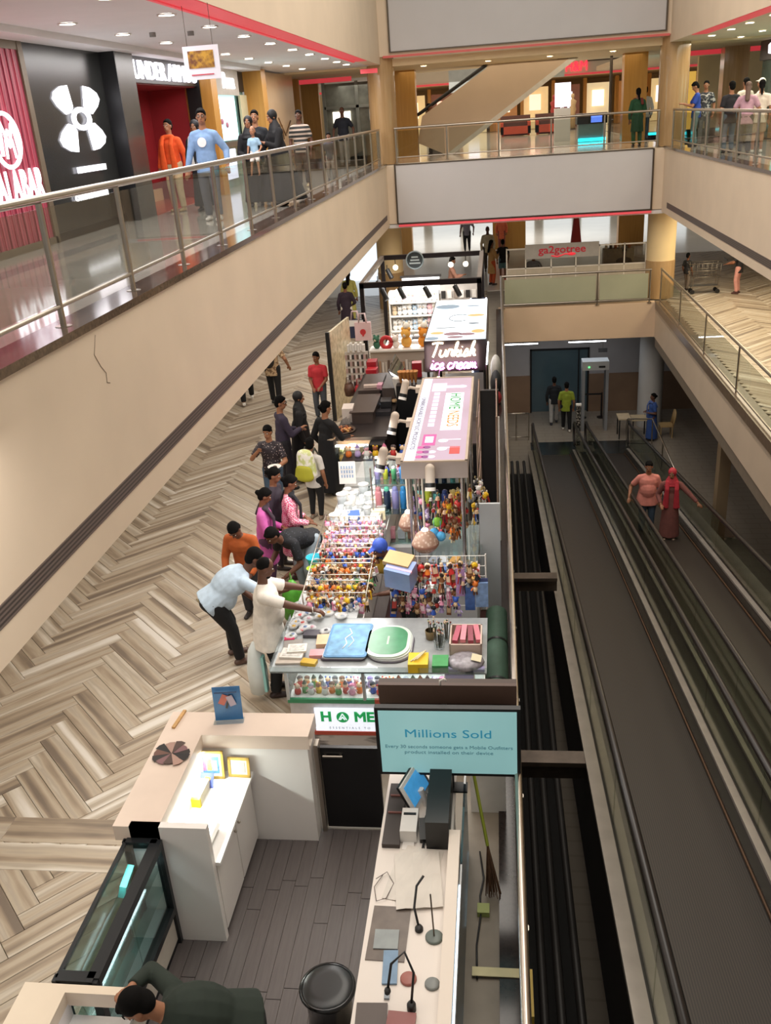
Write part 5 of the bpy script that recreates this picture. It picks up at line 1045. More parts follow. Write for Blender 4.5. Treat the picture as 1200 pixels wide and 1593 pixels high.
def stroke(pts, sx, sy, ox, oz, y):
    from math import comb
    n = len(pts); out = []
    P = [pts[0]]+pts+[pts[-1]]
    for k in range(n-1):
        p0, p1, p2, p3 = P[k], P[k+1], P[k+2], P[k+3]
        for u in (0, .25, .5, .75):
            f = lambda a, b, c, d: .5*((2*b)+(-a+c)*u+(2*a-5*b+4*c-d)*u*u+(-a+3*b-3*c+d)*u**3)
            out.append((ox+sx*f(p0[0], p1[0], p2[0], p3[0]), y, oz+sy*f(p0[1], p1[1], p2[1], p3[1])))
    out.append((ox+sx*pts[-1][0], y, oz+sy*pts[-1][1])); return out
GL = {'T': ([[(0, 1.35), (.5, 1.45), (1.1, 1.4)], [(.55, 1.42), (.45, .7), (.3, 0)]], 1.0), 'u': ([[(0, .7), (-.05, .2), (.2, 0), (.45, .3), (.52, .7), (.5, .15), (.7, .05)]], .72), 'r': ([[(0, .05), (.12, .7), (.2, .72), (.45, .66), (.42, .2), (.6, .05)]], .6),
      'k': ([[(0, .05), (.25, 1.0), (.3, 1.45), (.15, 1.2), (.1, 0)], [(.1, .3), (.4, .65), (.45, .45), (.15, .35), (.5, .02), (.65, .1)]], .66), 'i': ([[(0, .1), (.1, .65), (.08, .1), (.3, .08)], [(.12, .95), (.14, 1.0)]], .36), 's': ([[(0, .05), (.3, .75), (.45, .3), (.25, 0), (.05, .08)], [(.35, .02), (.6, .1)]], .6),
      'h': ([[(0, .05), (.3, 1.1), (.35, 1.5), (.2, 1.2), (.1, 0), (.3, .6), (.5, .6), (.48, .1), (.7, .1)]], .7), 'c': ([[(.45, .6), (.2, .7), (.02, .35), (.2, .02), (.55, .15)]], .6), 'e': ([[(0, .3), (.35, .45), (.3, .7), (.05, .5), (.1, .05), (.35, .02), (.55, .2)]], .58),
      'a': ([[(.45, .6), (.15, .68), (.0, .3), (.18, .02), (.42, .4), (.48, .68), (.45, .1), (.65, .08)]], .68), 'm': ([[(0, 0), (.1, .7), (.1, .1), (.3, .68), (.38, .1), (.58, .68), (.66, .1), (.85, .15)]], .9)}
def neon(word, x, z, s, mtl, y, name):
    m = MB(); cx = 0
    for ch in word:
        if ch == ' ': cx += .35; continue
        st, adv = GL[ch]
        for p in st: m.tube(stroke([(a+cx+.22*b, b) for a, b in p], s, s, x, z, y), .016, n=6)
        cx += adv
    m.build(name, mtl, t)
neon('Turkish', NX0+.1, NZ-.28, .168, mat('#fff3df', .4, emit=9, ehex='#ffdcae', var=0), NY0-.03, 'neon_lettering'); neon('ice cream', NX0+.1, NZ-.5, .152, mat('#ffd9f6', .4, emit=7, ehex='#f07be6', var=0), NY0-.03, 'neon_lettering')
area('neon_glow', (-.8, NY0-.08, NZ-.3), .9, .4, 6, (1, .72, .7), (PI/2, 0, 0))
for x, y in ((NX0+.05, NY0+.1), (NX1-.05, NY0+.1), (NX0+.05, NY1-.1), (NX1-.05, NY1-.1)): MB().cyl((x, y, 0), (x, y, NZ-.55), .025, n=8).build('post', BLACK, t)
t = thing('led_rod', 'thin lit rod slanting from the corner of the neon box', 'lamp', (-.2, 15.2, 0)); MB().cyl((-.18, 15.3, 2.45), (-.2, 14.4, 2.3), .012, n=6).build('tube', mat('#f4f8ff', .4, emit=8, var=0), t); MB().cyl((-.2, 14.4, 0), (-.2, 14.4, 2.3), .014, n=6).build('post', DSTEEL, t)
t = thing('glow_bulb', 'small warm bulb below the neon sign', 'lamp', (-1.02, 14.9, 1.9)); MB().sph((-1.02, 14.9, 1.95), .04, n=10, m=6).build('bulb', mat('#ffe4b8', .4, emit=30, ehex='#ffd9a0', var=0), t); MB().cyl((-1.02, 14.9, 1.98), (-1.02, 15.35, 2.0), .01, n=5).build('arm', BLACK, t)
t = thing('standee', 'tall black board edge with a shiny gold side standing on the concourse', 'standee', (-3.5, 19.6, 0)); MB().box((-3.5, 19.6, .97), (.05, 1.6, 1.94), rot=(0, 0, -.12)).build('board', mat('#e0d0ac', .25, .2, .3, 9), t); MB().box((-3.6, 18.78, .98), (.08, .06, 1.96), rot=(0, 0, -.12)).build('edge_frame', BLACK, t)
t = thing('earring_rack', 'white rack of carded trinkets at the corner of the gift stall', 'rack', (-3.08, 19.3, 0))
MB().cyl((-3.08, 19.3, 0), (-3.08, 19.3, 1.5), .03, n=8).cyl((-3.08, 19.3, 0), (-3.08, 19.3, .04), .24, n=16).build('pole', WHITE, t)
for k in range(4): MB().box((-3.08+.13*(k-1.5), 19.2, .95), (.12, .03, .95)).build('panel', mat('#d9d0c6', .4), t)
for k in range(60): MB().box((-3.31+.051*(k % 10), 19.17, .56+.15*(k//10)), (.04, .012, .1)).build('card', mat(['#efe9e2', '#6b5648', '#c9a7a0', '#3a3230'][(k*7) % 4], .5), t)
for k in range(7): tag(MB().box((-3.24+.055*k, 19.2, 1.5+.04*(k % 2)), (.05, .12, .16)).build('white_carton', WHITE), 'white carton standing on top of the trinket rack', 'carton', 'cartons on the trinket rack')
for k, (x, z, h, lb) in enumerate(((-3.28, .62, '#5f4033', 'brown handbag hung low on the trinket rack'), (-3.05, .58, '#b5323c', 'red patterned handbag hung low on the trinket rack'))): p = thing('handbag', lb, 'bag', (x, 19.08, z)); MB().lathe((x, 19.08, z-.15), [(0, 0), (.1, .01), (.12, .15), (.09, .27), (0, .27)], n=10).build('body', mat(h, .5, 0, .3, 15), p); MB().tube([(x-.07, 19.08, z+.1), (x-.04, 19.08, z+.27), (x+.04, 19.08, z+.27), (x+.07, 19.08, z+.1)], .01, n=5).build('handle', mat(h, .5), p)
# ================================================================ GIFT STALL WITH BLACK FRAME
BX0, BX1, BY0, BY1, BZ = -3.12, -.42, 21.0, 25.2, 2.56
t = thing('stall_gantry', 'black box frame with track lights around the gift stall', 'frame', (-1.8, 23, 0))
BF = mat('#1b1416', .4, .3, .1, 4)
for x in (BX0, BX1):
    for y in (BY0, BY1): MB().bx(x-.05, x+.05, y-.05, y+.05, 0, BZ).build('post', BF, t)
for y in (BY0, BY1): MB().bx(BX0-.05, BX1+.05, y-.05, y+.05, BZ-.1, BZ+.02).build('beam', BF, t)
for x in (BX0, BX1): MB().bx(x-.05, x+.05, BY0, BY1, BZ-.1, BZ+.02).build('beam', mat('#8f8680', .4, .3, .1, 4), t)
for k, (x, y) in enumerate(((-2.7, 21.3), (-2.3, 21.4), (-1.7, 21.4), (-1.0, 21.4), (-2.9, 24.3), (-2.95, 22.6))):
    p = thing('track_light', f'black track spotlight {["at the near corner of the stall frame", "second along the near beam of the stall frame", "third along the near beam", "fourth along the near beam by the lit top sign", "on the far part of the side beam", "midway on the side beam"][k]}', 'spotlight', (x, y, BZ-.5)); MB().cyl((x, y, BZ-.1), (x, y, BZ-.25), .012, n=6).build('stem', BLACK, p); MB().cyl((x, y+.05, BZ-.22), (x+.12, y-.05, BZ-.44), .06, n=12).build('can', BLACK, p)
for x, y, lb in ((-2.75, 25.0, 'nearest the round sign'), (-1.25, 25.0, 'beside the seated attendant'), (-.85, 25.0, 'nearest the railing')):
    p = thing('globe_bulb', f'glowing bulb hung from the far beam {lb}', 'lamp', (x, y, BZ-.35)); MB().sph((x, y, BZ-.28), .07, n=12, m=8).build('bulb', mat('#fff0d2', .4, emit=9, ehex='#ffe9c4', var=0), p); MB().cyl((x, y, BZ-.2), (x, y, BZ-.08), .01, n=5).build('cord', BLACK, p)
t = thing('round_sign', 'round dark sign disc on the far beam of the gift stall', 'sign', (-2.22, 25.1, BZ-.4)); MB().cyl((-2.22, 25.12, BZ-.12), (-2.22, 25.06, BZ-.12), .24, n=32).build('disc', mat('#2b3334', .4), t); MB().tube([(-2.22+.23*math.cos(a*PI/12), 25.05, BZ-.12+.23*math.sin(a*PI/12)) for a in range(25)], .02, n=5).build('ring', mat('#8b979a', .4), t)
m = MB()
for k in range(3): m.bx(-2.37+.03*k, -2.07-.03*k, 25.045, 25.055, BZ-.22+.08*k, BZ-.18+.08*k)
m.build('printed_lines', mat('#a9b3b3', .4), t)
t = thing('lit_billboard', 'small white lit board below the round sign', 'sign', (-2.0, 24.6, 1.6)); MB().bx(-2.55, -1.55, 24.6, 24.68, 1.6, 2.05).build('panel', mat('#ffffff', .4, emit=2.2, var=0), t); MB().bx(-2.6, -1.5, 24.58, 24.7, 2.05, 2.1).build('frame', DARK, t); MB().bx(-2.1, -2.0, 24.62, 24.66, 0, 1.6).build('stand', DARK, t)
def shelfset(label, x0, x1, y, zs, d=.4):
    t = thing('display_shelf', label, 'shelf', ((x0+x1)/2, y, 0)); MB().bx(x0, x1, y+d-.02, y+d, 0, zs[-1]+.3).build('back_panel', WHITE, t)
    for z in zs: MB().bx(x0, x1, y, y+d, z, z+.025).build('shelf', WHITE, t)
    for x in (x0, x1): MB().bx(x-.015, x+.015, y, y+d, 0, zs[-1]+.3).build('side_panel', WHITE, t)
shelfset('white stepped shelf of bright goods in the middle of the gift stall', -2.85, -1.55, 23.9, (.35, .75, 1.15, 1.5))
t = thing('gift_counter', 'grey fronted gift stall counter with hanging carded goods', 'counter', (-2.2, 20.7, 0)); MB().bx(-3.0, -1.4, 20.75, 21.1, .0, 1.02).build('body', mat('#b9aba0', .5, 0, .05, 6), t); MB().bx(-3.02, -1.38, 20.7, 21.2, 1.02, 1.06).build('top', WHITE, t)
for k in range(22): MB().box((-2.92+.07*k, 20.72, .6+.02*(k % 2)), (.05, .012, .3+.05*(k % 3))).build('hanging_card', mat(['#cfc4ba', '#6b5a4f', '#b08b72', '#e4ddd6'][k % 4], .5), t)
cols = ['#f2f2ef', '#f7f5f0', '#e9edf0', '#f4c9d2', '#c9def0', '#ece6da', '#f3f3f3', '#d9c2a0']
def plush(x, y, z, h, s, label, group): 
    o = MB().sph((0, 0, .1*s), (.1*s, .09*s, .11*s), 0, 9, 6).sph((0, -.02*s, .25*s), .09*s, 0, 9, 6).sph((.06*s, 0, .33*s), .035*s, 0, 6, 4).sph((-.06*s, 0, .33*s), .035*s, 0, 6, 4).sph((0, -.09*s, .23*s), .035*s, 1, 6, 4).build('soft_toy', [mat(h, .8, 0, .06, 20), mat('#d9c8b4', .8)]); o.location = (x, y, z); o.rotation_euler = (0, 0, R.uniform(-.6, .6)); return tag(o, label, 'soft toy', group)
for r_, z in enumerate((.775, 1.175, 1.525)):
    for k in range(9): h = R.choice(cols); plush(-2.74+.135*k, 24.08, z, h, R.uniform(.6, .95), f'pale soft toy on the {ORD[r_]} shelf up of the stepped shelf, {ORD[k]} from the concourse', 'gifts on the white stepped shelf')
for k, (x, h, lb) in enumerate(((-2.15, '#e8ad4f', 'amber and white soft toy pair nearer the concourse on the gift counter'), (-1.75, '#e5912c', 'orange and white soft toy on the gift counter'))): plush(x, 20.95, 1.06, h, 1.3, lb, 'soft toys on the gift counter'); plush(x+.02, 21.0, 1.3, '#f5efe2', 1.0, lb.replace('soft toy', 'white soft toy above'), 'soft toys on the gift counter')
for k, (x, h, lb) in enumerate(((-2.62, '#c22f33', 'red ring shaped cushion on the gift counter'), (-2.85, '#3c6d55', 'green soft toy at the corner of the gift counter'), (-2.4, '#efe4dc', 'cream soft toy between red ring and amber toy'))):
    if k == 0: tag(MB().tube([(x+.12*math.cos(a*PI/8), 20.9, 1.2+.12*math.sin(a*PI/8)) for a in range(17)], .05, n=8).build('ring_cushion', mat(h, .7)), lb, 'cushion')
    else: plush(x, 20.92, 1.06, h, .9, lb, 'soft toys on the gift counter')
for r_ in range(3):
    for k in range(7):
        h = R.choice(['#efe9e4', '#d9d2cb', '#4a4746', '#c9d4de', '#efefef']); box_thing('gift_box', f'small boxed gift in the {ORD[r_]} row of the low gift table, {ORD[k]} from the concourse', 'box', (-2.65+.2*k, 22.1+.3*r_, .86), (.15, .2, R.uniform(.1, .22)), h, R.uniform(-.2, .2), None, .4, 'boxed gifts on the low table')
t = thing('gift_table', 'low white table of boxed gifts inside the black frame', 'table', (-2.05, 22.4, 0)); MB().bx(-2.85, -1.25, 21.9, 23.0, .72, .76).build('top', WHITE, t)
for x in (-2.8, -1.3):
    for y in (21.95, 22.95): MB().bx(x-.03, x+.03, y-.03, y+.03, 0, .72).build('leg', WHITE, t)
area('gift_stall_light', (-2.2, 22.8, 2.5), 1.6, 2.6, 85, (1, .98, .95))
t = thing('back_wall_shelf', 'white wall shelf of small framed goods at the far right of the gift stall', 'shelf', (-1.0, 24.0, 0)); MB().bx(-1.5, -.5, 24.0, 24.1, 0, 2.0).build('back_panel', mat('#c9c2bc', .5), t)
for r_ in range(5):
    for k in range(6): MB().box((-1.42+.16*k, 23.97, .6+.27*r_), (.11, .05, .19)).build('framed_card', mat(['#25211f', '#efeae4', '#8f8378', '#e2ddd6'][(k*3+r_) % 4], .5), t)
t = thing('navy_partition', 'navy partition with lit white strips at the railing side of the gift stall', 'partition', (-.35, 22.5, 0)); MB().bx(-.62, -.3, 21.6, 21.66, 0, 2.0).build('panel', mat('#25304a', .5), t)
for x in (-.64, -.28): MB().bx(x-.015, x+.015, 21.57, 21.62, .2, 2.0).build('light_strip', mat('#f2f5ff', .4, emit=7, var=0), t)
for k, (x, y, z, lb) in enumerate(((-3.14, 20.85, 1.55, 'pink tote bag with a red print hung on the corner of the stall frame'), (-3.32, 20.9, 1.6, 'navy and white tote bag hung behind the pink one'))):
    t = thing('tote_bag', lb, 'bag', (x, y, z-.25)); MB().bx(x-.19, x+.19, y-.05, y+.03, z-.26, z+.16).build('body', mat('#e6c3c4' if k == 0 else '#2a2f4a', .6, 0, .04, 6), t)
    for yy in (y-.04, y+.03): MB().tube([(x-.09, yy, z+.15), (x-.06, yy, z+.36), (x+.06, yy, z+.36), (x+.09, yy, z+.15)], .016, n=6).build('handle', mat('#d9c0c2', .6), t)
    if k == 0: MB().cyl((x, y-.055, z-.06), (x, y-.05, z-.06), .07, n=14).bx(x-.02, x+.02, y-.056, y-.05, z-.16, z-.06).build('print', mat('#d23b3f', .5), t)
    else: MB().bx(x-.19, x+.19, y-.055, y-.049, z+.02, z+.16).build('white_band', WHITE, t)
for k, (y, h, lb, z) in enumerate(((20.2, '#222126', 'round black cushion bag leaning by the railing', .3), (21.6, '#b9b3ab', 'pale grey sack leaning by the railing', .3), (19.6, '#a32830', 'small red crate by the railing beyond the neon box', .15))):
    tag(MB().sph((-.08, y, z+.02), (.13, .4 if k < 2 else .2, z), n=14, m=8).build('floor_bag', mat(h, .7, 0, .1, 8)), lb, 'bag')
S('wall_wainscot', MB().bx(XL-3, XL-2.9, 31, 31.1, 0, .1), CREAMC)
# ================================================================ CAFE ON THE FAR SIDE
t = thing('cafe_fence', 'white framed cafe fence carrying the red lettered sign', 'fence', (2.6, 31.0, 0)); WF = mat('#d8d0c2', .5)
for x in (.3, .92, 1.75, 2.55, 3.3, 4.1, 4.78): MB().bx(x-.02, x+.02, 30.98, 31.02, 0, 1.78).build('post', WF, t)
for z in (1.12, 1.75): MB().bx(.3, 4.78, 30.98, 31.02, z-.02, z+.02).build('rail', WF, t)
MB().bx(.3, 4.78, 30.99, 31.01, 0, 1.1).build('lower_panel', mat('#b9ad98', .6), t)
MB().bx(.32, 4.76, 30.995, 31.005, 1.14, 1.72).build('glass_panel', glass('fence_glass', '#e9e6de', .06, .93), t)
t = thing('cafe_sign', 'grey cafe sign with a wavy red name on the white fence', 'sign', (2.1, 30.95, 1.4)); MB().bx(.9, 3.28, 30.93, 30.97, 1.42, 1.88).build('panel', mat('#aaa49c', .5), t)
txt('lettering', 'ga2gotree', .33, (2.1, 30.925, 1.68), (PI/2, 0, 0), mat('#a3202c', .5, emit=.25, ehex='#c22836', var=0), t, .004, sx=1.15, bold=.006); MB().tube([(1.75, 30.92, 1.5), (1.95, 30.92, 1.46), (2.2, 30.92, 1.54), (2.4, 30.92, 1.52)], .02, n=6).sph((2.4, 30.92, 1.53), (.14, .01, .05), n=10, m=5).build('red_swash', mat('#d8303c', .5, emit=.5, ehex='#ff3846', var=0), t)
for k, x in enumerate((1.0, 2.2, 3.4, 4.3)):
    t = thing('cafe_table', f'dark cafe table {["beside the bag covered chair", "behind the red lettered sign", "cluttered with cups", "before the seated man"][k]}', 'table', (x, 32.0, 0)); MB().bx(x-.35, x+.35, 31.7, 32.3, .72, .76).build('tabletop', mat('#5a4a3c', .5), t); MB().cyl((x, 32, 0), (x, 32, .72), .04, n=8).cyl((x, 32, 0), (x, 32, .03), .25, n=14).build('pedestal', BLACK, t)
    for q in range(3): tag(MB().lathe((x-.2+.2*q, 31.95, .76), [(0, 0), (.035, 0), (.045, .09), (.038, .09), (0, .02)], n=9).build('cup', mat(['#efeae2', '#8f4a3c', '#d9c9a0'][q], .4)), f'{["cream", "brown", "tan"][q]} cup on the cafe tables behind the sign', 'cup', 'cups on the cafe tables')
t = thing('cafe_cabinet', 'cafe cabinet with jars beside the closed red parasol', 'cabinet', (4.2, 33.6, 0)); MB().bx(3.7, 4.75, 33.4, 33.8, 0, 1.25).build('body', mat('#8b7a64', .5, 0, .2, 6), t)
for k in range(6): MB().lathe((3.8+.16*k, 33.55, 1.25), [(0, 0), (.05, 0), (.05, .14), (.02, .18), (0, .18)], n=9).build('jar', mat(['#d9cfba', '#3a2f28', '#b5652f'][k % 3], .4), t)
t = thing('closed_parasol', 'closed red parasol behind the cafe', 'parasol', (2.95, 36, 0)); MB().cyl((2.95, 36, 0), (2.95, 36, 2.7), .025, n=8).cyl((2.95, 36, 0), (2.95, 36, .08), .25, n=14).build('pole', BLACK, t); MB().cyl((2.95, 36, 1.1), (2.95, 36, 2.6), .22, 0, 10, .04).build('canopy', mat('#b8352f', .6), t)
t = thing('blue_basket_cart', 'white cart with a blue tub beyond the round column', 'cart', (6.3, 38, 0)); MB().bx(5.9, 6.9, 37.8, 38.4, .6, .7).build('deck', WHITE, t); MB().lathe((6.4, 38.1, .7), [(0, 0), (.3, 0), (.42, .6), (.36, .6), (.28, .05)], n=16).build('tub', mat('#4a5fc4', .4), t)
for x in (5.95, 6.85):
    for y in (37.85, 38.35): MB().cyl((x, y, 0), (x, y, .6), .03, n=6).build('leg', STEEL, t)
# lit shopfronts at the far end of the ground floor
t = struct('wall_far_ground'); MB().bx(-9.5, 14, 62, 62.2, 0, 2.85).build('panel', mat('#efe9dd', .6, 0, .03, 1), t)
for k in range(9): MB().bx(-9+2.4*k, -7.2+2.4*k, 61.95, 62, .2, 2.6).build('pane', mat(['#e9f2f4', '#f4ead2', '#d9e6ea'][k % 3], .3, emit=1.2, ehex='#f2f6f6', var=.1), t)
S('wall_east_ground', MB().bx(9.6, 9.8, 8, 40, 0, 2.8), mat('#b9ad9c', .5, 0, .05, 2))
S('wall_west_ground', MB().bx(-9.4, -9.2, 2, 33, 0, 2.8), mat('#d9cdb8', .5, 0, .05, 2))
S('wall_gap_light', MB().bx(-6.2, -4.6, 36.9, 37, 0, 2.75), mat('#dfeaf2', .3, emit=1.1, ehex='#e4f0fa', var=.05))
# shopping cart held by the customer on the far concourse
t = thing('shopping_cart', 'wire shopping cart beside the customer in pink trousers', 'cart', (6.9, 31.3, 0)); m = MB(); SW = mat('#8d857a', .35, .8, .1, 9)
for z, x0, x1 in ((.55, 6.3, 7.2), (.75, 6.25, 7.25), (.98, 6.2, 7.3)): MB().tube([(x0, 31.05, z), (x1, 31.05, z), (x1, 31.55, z), (x0, 31.55, z), (x0, 31.05, z)], .012, n=5).build('wire_hoop', SW, t)
for k in range(7): MB().tube([(6.3+.15*k, 31.05, .98), (6.33+.14*k, 31.07, .55), (6.33+.14*k, 31.53, .55), (6.3+.15*k, 31.55, .98)], .007, n=4).build('wire_rib', SW, t)
MB().cyl((7.38, 31.05, 1.05), (7.38, 31.55, 1.05), .02, n=8).build('handle', BLACK, t); MB().bx(6.3, 7.2, 31.1, 31.5, .22, .25).build('under_tray', SW, t)
for x in (6.35, 7.15):
    for y in (31.12, 31.48): MB().cyl((x, y-.02, .07), (x, y+.02, .07), .07, n=12).build('wheel', BLACK, t); MB().cyl((x, y, .12), (x, y, .55), .012, n=5).build('strut', SW, t)
# ================================================================ FIRST FLOOR SHOPS AND CEILINGS
def downlight(x, y, z, row, k):
    t = thing('downlight', f'round ceiling downlight, number {k} from the near end of the {row}', 'ceiling light', (x, y, z-.02), 'ceiling downlights')
    MB().cyl((x, y, z-.004), (x, y, z-.014), .10, n=18).build('lens', LED, t); MB().lathe((x, y, z-.02), [(.10, .004), (.125, 0), (.13, .016), (.10, .018)], n=18).build('trim_ring', WHITE, t)
for row, x, ys in (('atrium side row', -4.15, [10.8, 12.77, 14.7, 16.7, 18.65, 20.7, 22.6, 24.65, 26.5, 28.2]), ('shop side row', -5.5, [10.7, 12.8, 14.73, 16.7, 18.6, 20.4, 22.36, 24.3, 26.4, 28.6, 30.8, 32.8])):
    for k, y in enumerate(ys): downlight(x, y, ZC, row, k+1)
for k, (x, y) in enumerate(((5.75, 22), (5.75, 24), (5.79, 25.95), (5.8, 28.2), (7, 27.8), (7, 30.1), (7, 34))): downlight(x, y, ZC, 'cart side gallery', k+1)
for k, (x, y) in enumerate(((-2.2, 31.5), (-.2, 31.6), (1.7, 31.6), (3.6, 31.6))): downlight(x, y, 7.4, 'bridge ceiling', k+1)
area('west_gallery_downlights', (-4.8, 19, 7.38), 1.8, 20, 520, (1, .97, .96)); area('east_gallery_downlights', (6.6, 24, 7.38), 1.8, 14, 330, (1, .9, .74)); area('bridge_downlights', (.8, 34, 7.35), 8, 3, 75, (1, .88, .68))
SIGNW = mat('#ffffff', .4, emit=2.2, var=0, ehex='#f6f4ff')
# jewellery shop front: red ribbed panel
REDP = mat2('red_ribs', '#b24a5c', '#8d3346', lambda nt, tc: thr(nt, T(nt, 'Wave', tc, Scale=3.2, bands_direction='Y', Distortion=1.2), .25, .6), .45, bump=.6)
t = struct('wall_jewellery_front'); MB().bx(-6.62, -6.58, 9.2, 13.42, Z1+.08, 7.3).build('ribbed_panel', REDP, t); MB().bx(-6.65, -6.56, 9, 13.5, 7.25, 7.42).bx(-6.65, -6.55, 13.42, 13.56, Z1, 7.4).bx(-6.65, -6.55, 9, 13.5, Z1, Z1+.1).build('frame', mat('#6f6250', .4, .2, .1, 4), t)
for k in range(26): MB().bx(-6.585, -6.565, 9.25+.16*k, 9.33+.16*k, Z1+.1, 7.25).build('rib', REDP, t)
t = thing('jewellery_sign', 'white lit MALABAR lettering with a ringed M on the red panel', 'sign', (-6.55, 12.4, 5.2))
LR = (PI/2, 0, PI/2)
txt('lettering', 'MALABAR', .6, (-6.55, 13.36, 5.5), LR, SIGNW, t, .012, sx=.56, align='RIGHT', spacing=1.1)
MB().tube([(-6.55, 12.56+.36*math.cos(a*PI/18), 6.11+.34*math.sin(a*PI/18)) for a in range(37)], .03, n=6).build('ring', SIGNW, t)
MB().tube([(-6.55, 12.38, 5.92), (-6.55, 12.45, 6.36), (-6.55, 12.62, 6.03), (-6.55, 12.79, 6.36), (-6.55, 12.86, 5.92)], .026, n=6).tube([(-6.55, 12.5, 5.88), (-6.55, 12.53, 6.1), (-6.55, 12.62, 6.24), (-6.55, 12.71, 6.1), (-6.55, 12.74, 5.88)], .018, n=6).build('monogram', SIGNW, t)
# sportswear shop front: black wall with a lit emblem
BW = mat('#2a2b2a', .22, 0, .12, 2)
t = struct('wall_sports_front'); MB().bx(-6.64, -6.58, 13.56, 16.6, Z1+.05, 7.38).build('black_panel', BW, t); MB().bx(-6.64, -6.57, 13.56, 16.6, Z1, Z1+.12).build('plinth', BLACK, t)
MB().bx(-6.64, -6.32, 16.36, 17.2, Z1, 7.38).build('pier', mat('#3d3c39', .25, 0, .12, 2), t); MB().bx(-6.62, -6.31, 16.33, 16.36, Z1, 7.38).build('pier_edge', BLACK, t)
t = thing('sports_emblem', 'white lit interlocking emblem on the black shop wall', 'sign', (-6.52, 14.9, 6.2)); EC = (15.12, 6.35)
def emb(pts): return [(-6.575, EC[0]+a, EC[1]+b) for a, b in pts]
def lobe(sy, sz):
    # one horn of the emblem: slanting inner edge, curved outer edge
    P = [(.30, 1.0), (.55, .96), (.80, .80), (.88, .60), (.76, .38), (.50, .14), (.30, .2), (.22, .38)]
    return [(sy*a*1.0, sz*b*.48) for a, b in P]
for sy, sz in ((1, 1), (1, -1), (-1, 1), (-1, -1)): MB().prism(emb(lobe(sy, sz)), (.02, 0, 0)).build('horn', SIGNW, t)
MB().tube([(-6.545, EC[0]+.30*math.cos(a*PI/12), EC[1]+.135*math.sin(a*PI/12)) for a in range(25)], .04, n=6).build('knot', SIGNW, t)
MB().bx(-6.56, -6.53, 14.62, 15.72, 5.56, 5.65).build('light_bar', SIGNW, t)
t = thing('reflection_line', 'thin glowing line painted as reflections low on the black shop wall', 'sign', (-6.55, 14.9, 5.2)); txt('lettering', 'ommmmm', .2, (-6.55, 15.0, 5.22), LR, SIGNW, t, .01, sx=1.5)  # glowing letter shapes stand in for a line of reflections
RW = mat('#8e1f26', .5, 0, .06, 2)
t = struct('wall_sports_entrance'); MB().bx(-7.7, -7.6, 17.0, 21.4, Z1, 7.1).build('red_wall', RW, t); MB().bx(-7.6, -6.7, 21.3, 21.4, Z1, 7.1).build('red_return', RW, t); MB().bx(-6.7, -6.4, 21.25, 21.4, Z1, 7.1).build('dark_jamb', BLACK, t); MB().bx(-7.6, -6.3, 17.2, 21.3, Z1-.01, Z1+.006).build('red_floor', mat('#b8503f', .2, 0, .08, 3), t); MB().bx(-7.6, -6.5, 16.42, 21.3, 6.9, 7.0).build('ceiling_panel', mat('#7a1c20', .5), t)
MB().bx(-6.6, -6.45, 17.2, 21.3, 6.92, 7.4).build('sign_band', mat('#1c1d20', .3), t); MB().bx(-7.58, -7.5, 16.6, 21, Z1, Z1+.25).build('skirting', mat('#d9b98f', .4), t)
t = thing('sports_sign', 'white lit UNDER ARMOUR lettering over the red entrance', 'sign', (-6.43, 19, 7.0)); txt('lettering', 'UNDER ARMOUR', .44, (-6.43, 19.5, 7.12), LR, SIGNW, t, .02, sx=1.2, bold=.005)
t = thing('small_exit_light', 'tiny pale sign on the red wall of the sportswear entrance', 'sign', (-7.58, 18, 6.7)); MB().bx(-7.6, -7.56, 17.8, 18.2, 6.68, 6.76).build('panel', mat('#f1d9c9', .4, emit=.8), t)
S('column_shop_a', MB().bx(-6.75, -6.15, 21.3, 21.75, Z1, 7.4), ORWOOD); S('column_shop_b', MB().bx(-6.6, -6.1, 25.9, 26.4, Z1, 7.4), ORWOOD)
t = struct('wall_third_shop'); MB().bx(-6.7, -6.65, 21.7, 25.9, Z1, 6.9).build('pane', mat('#6d8f88', .1, 0, .3, 2, coat=.2), t); MB().bx(-6.68, -6.6, 21.7, 25.9, 6.88, 7.4).build('sign_band', mat('#2b2623', .4), t); MB().bx(-6.66, -6.62, 23.1, 24.9, 5.75, 6.8).build('lit_window', mat('#bdeef2', .3, emit=1.1, ehex='#c2f3f6', var=.05), t); MB().bx(-6.66, -6.62, 22.9, 24.4, Z1+.2, 5.55).build('lit_window', mat('#dfe4fb', .3, emit=1.0, ehex='#dfe4ff', var=.1), t); MB().bx(-6.66, -6.58, 21.7, 25.9, 5.6, 5.72).build('transom', mat('#5a5148', .4), t); MB().bx(-6.6, -6.55, 25.2, 25.9, Z1, 6.8).build('pale_panel', mat('#c9c2a0', .4), t)
m = MB()
for k in range(4): m.sph((-6.6, 22.6+.42*k, 6.35-.08*k), (.02, .12, .07), n=8, m=5)
tag(m.build('pink_garland', mat('#b06a7e', .6)), 'string of pink birds hung in the third shop window', 'garland')
t = thing('third_shop_sign', 'white lit shop name on a pale board over the third shop', 'sign', (-6.5, 24.2, 6.9)); MB().bx(-6.58, -6.5, 22.9, 25.0, 6.78, 7.38).build('board', mat('#b9b0a4', .5), t); txt('lettering', 'Puma', .5, (-6.48, 24.0, 7.08), LR, SIGNW, t, .02, sx=.95, bold=.005)
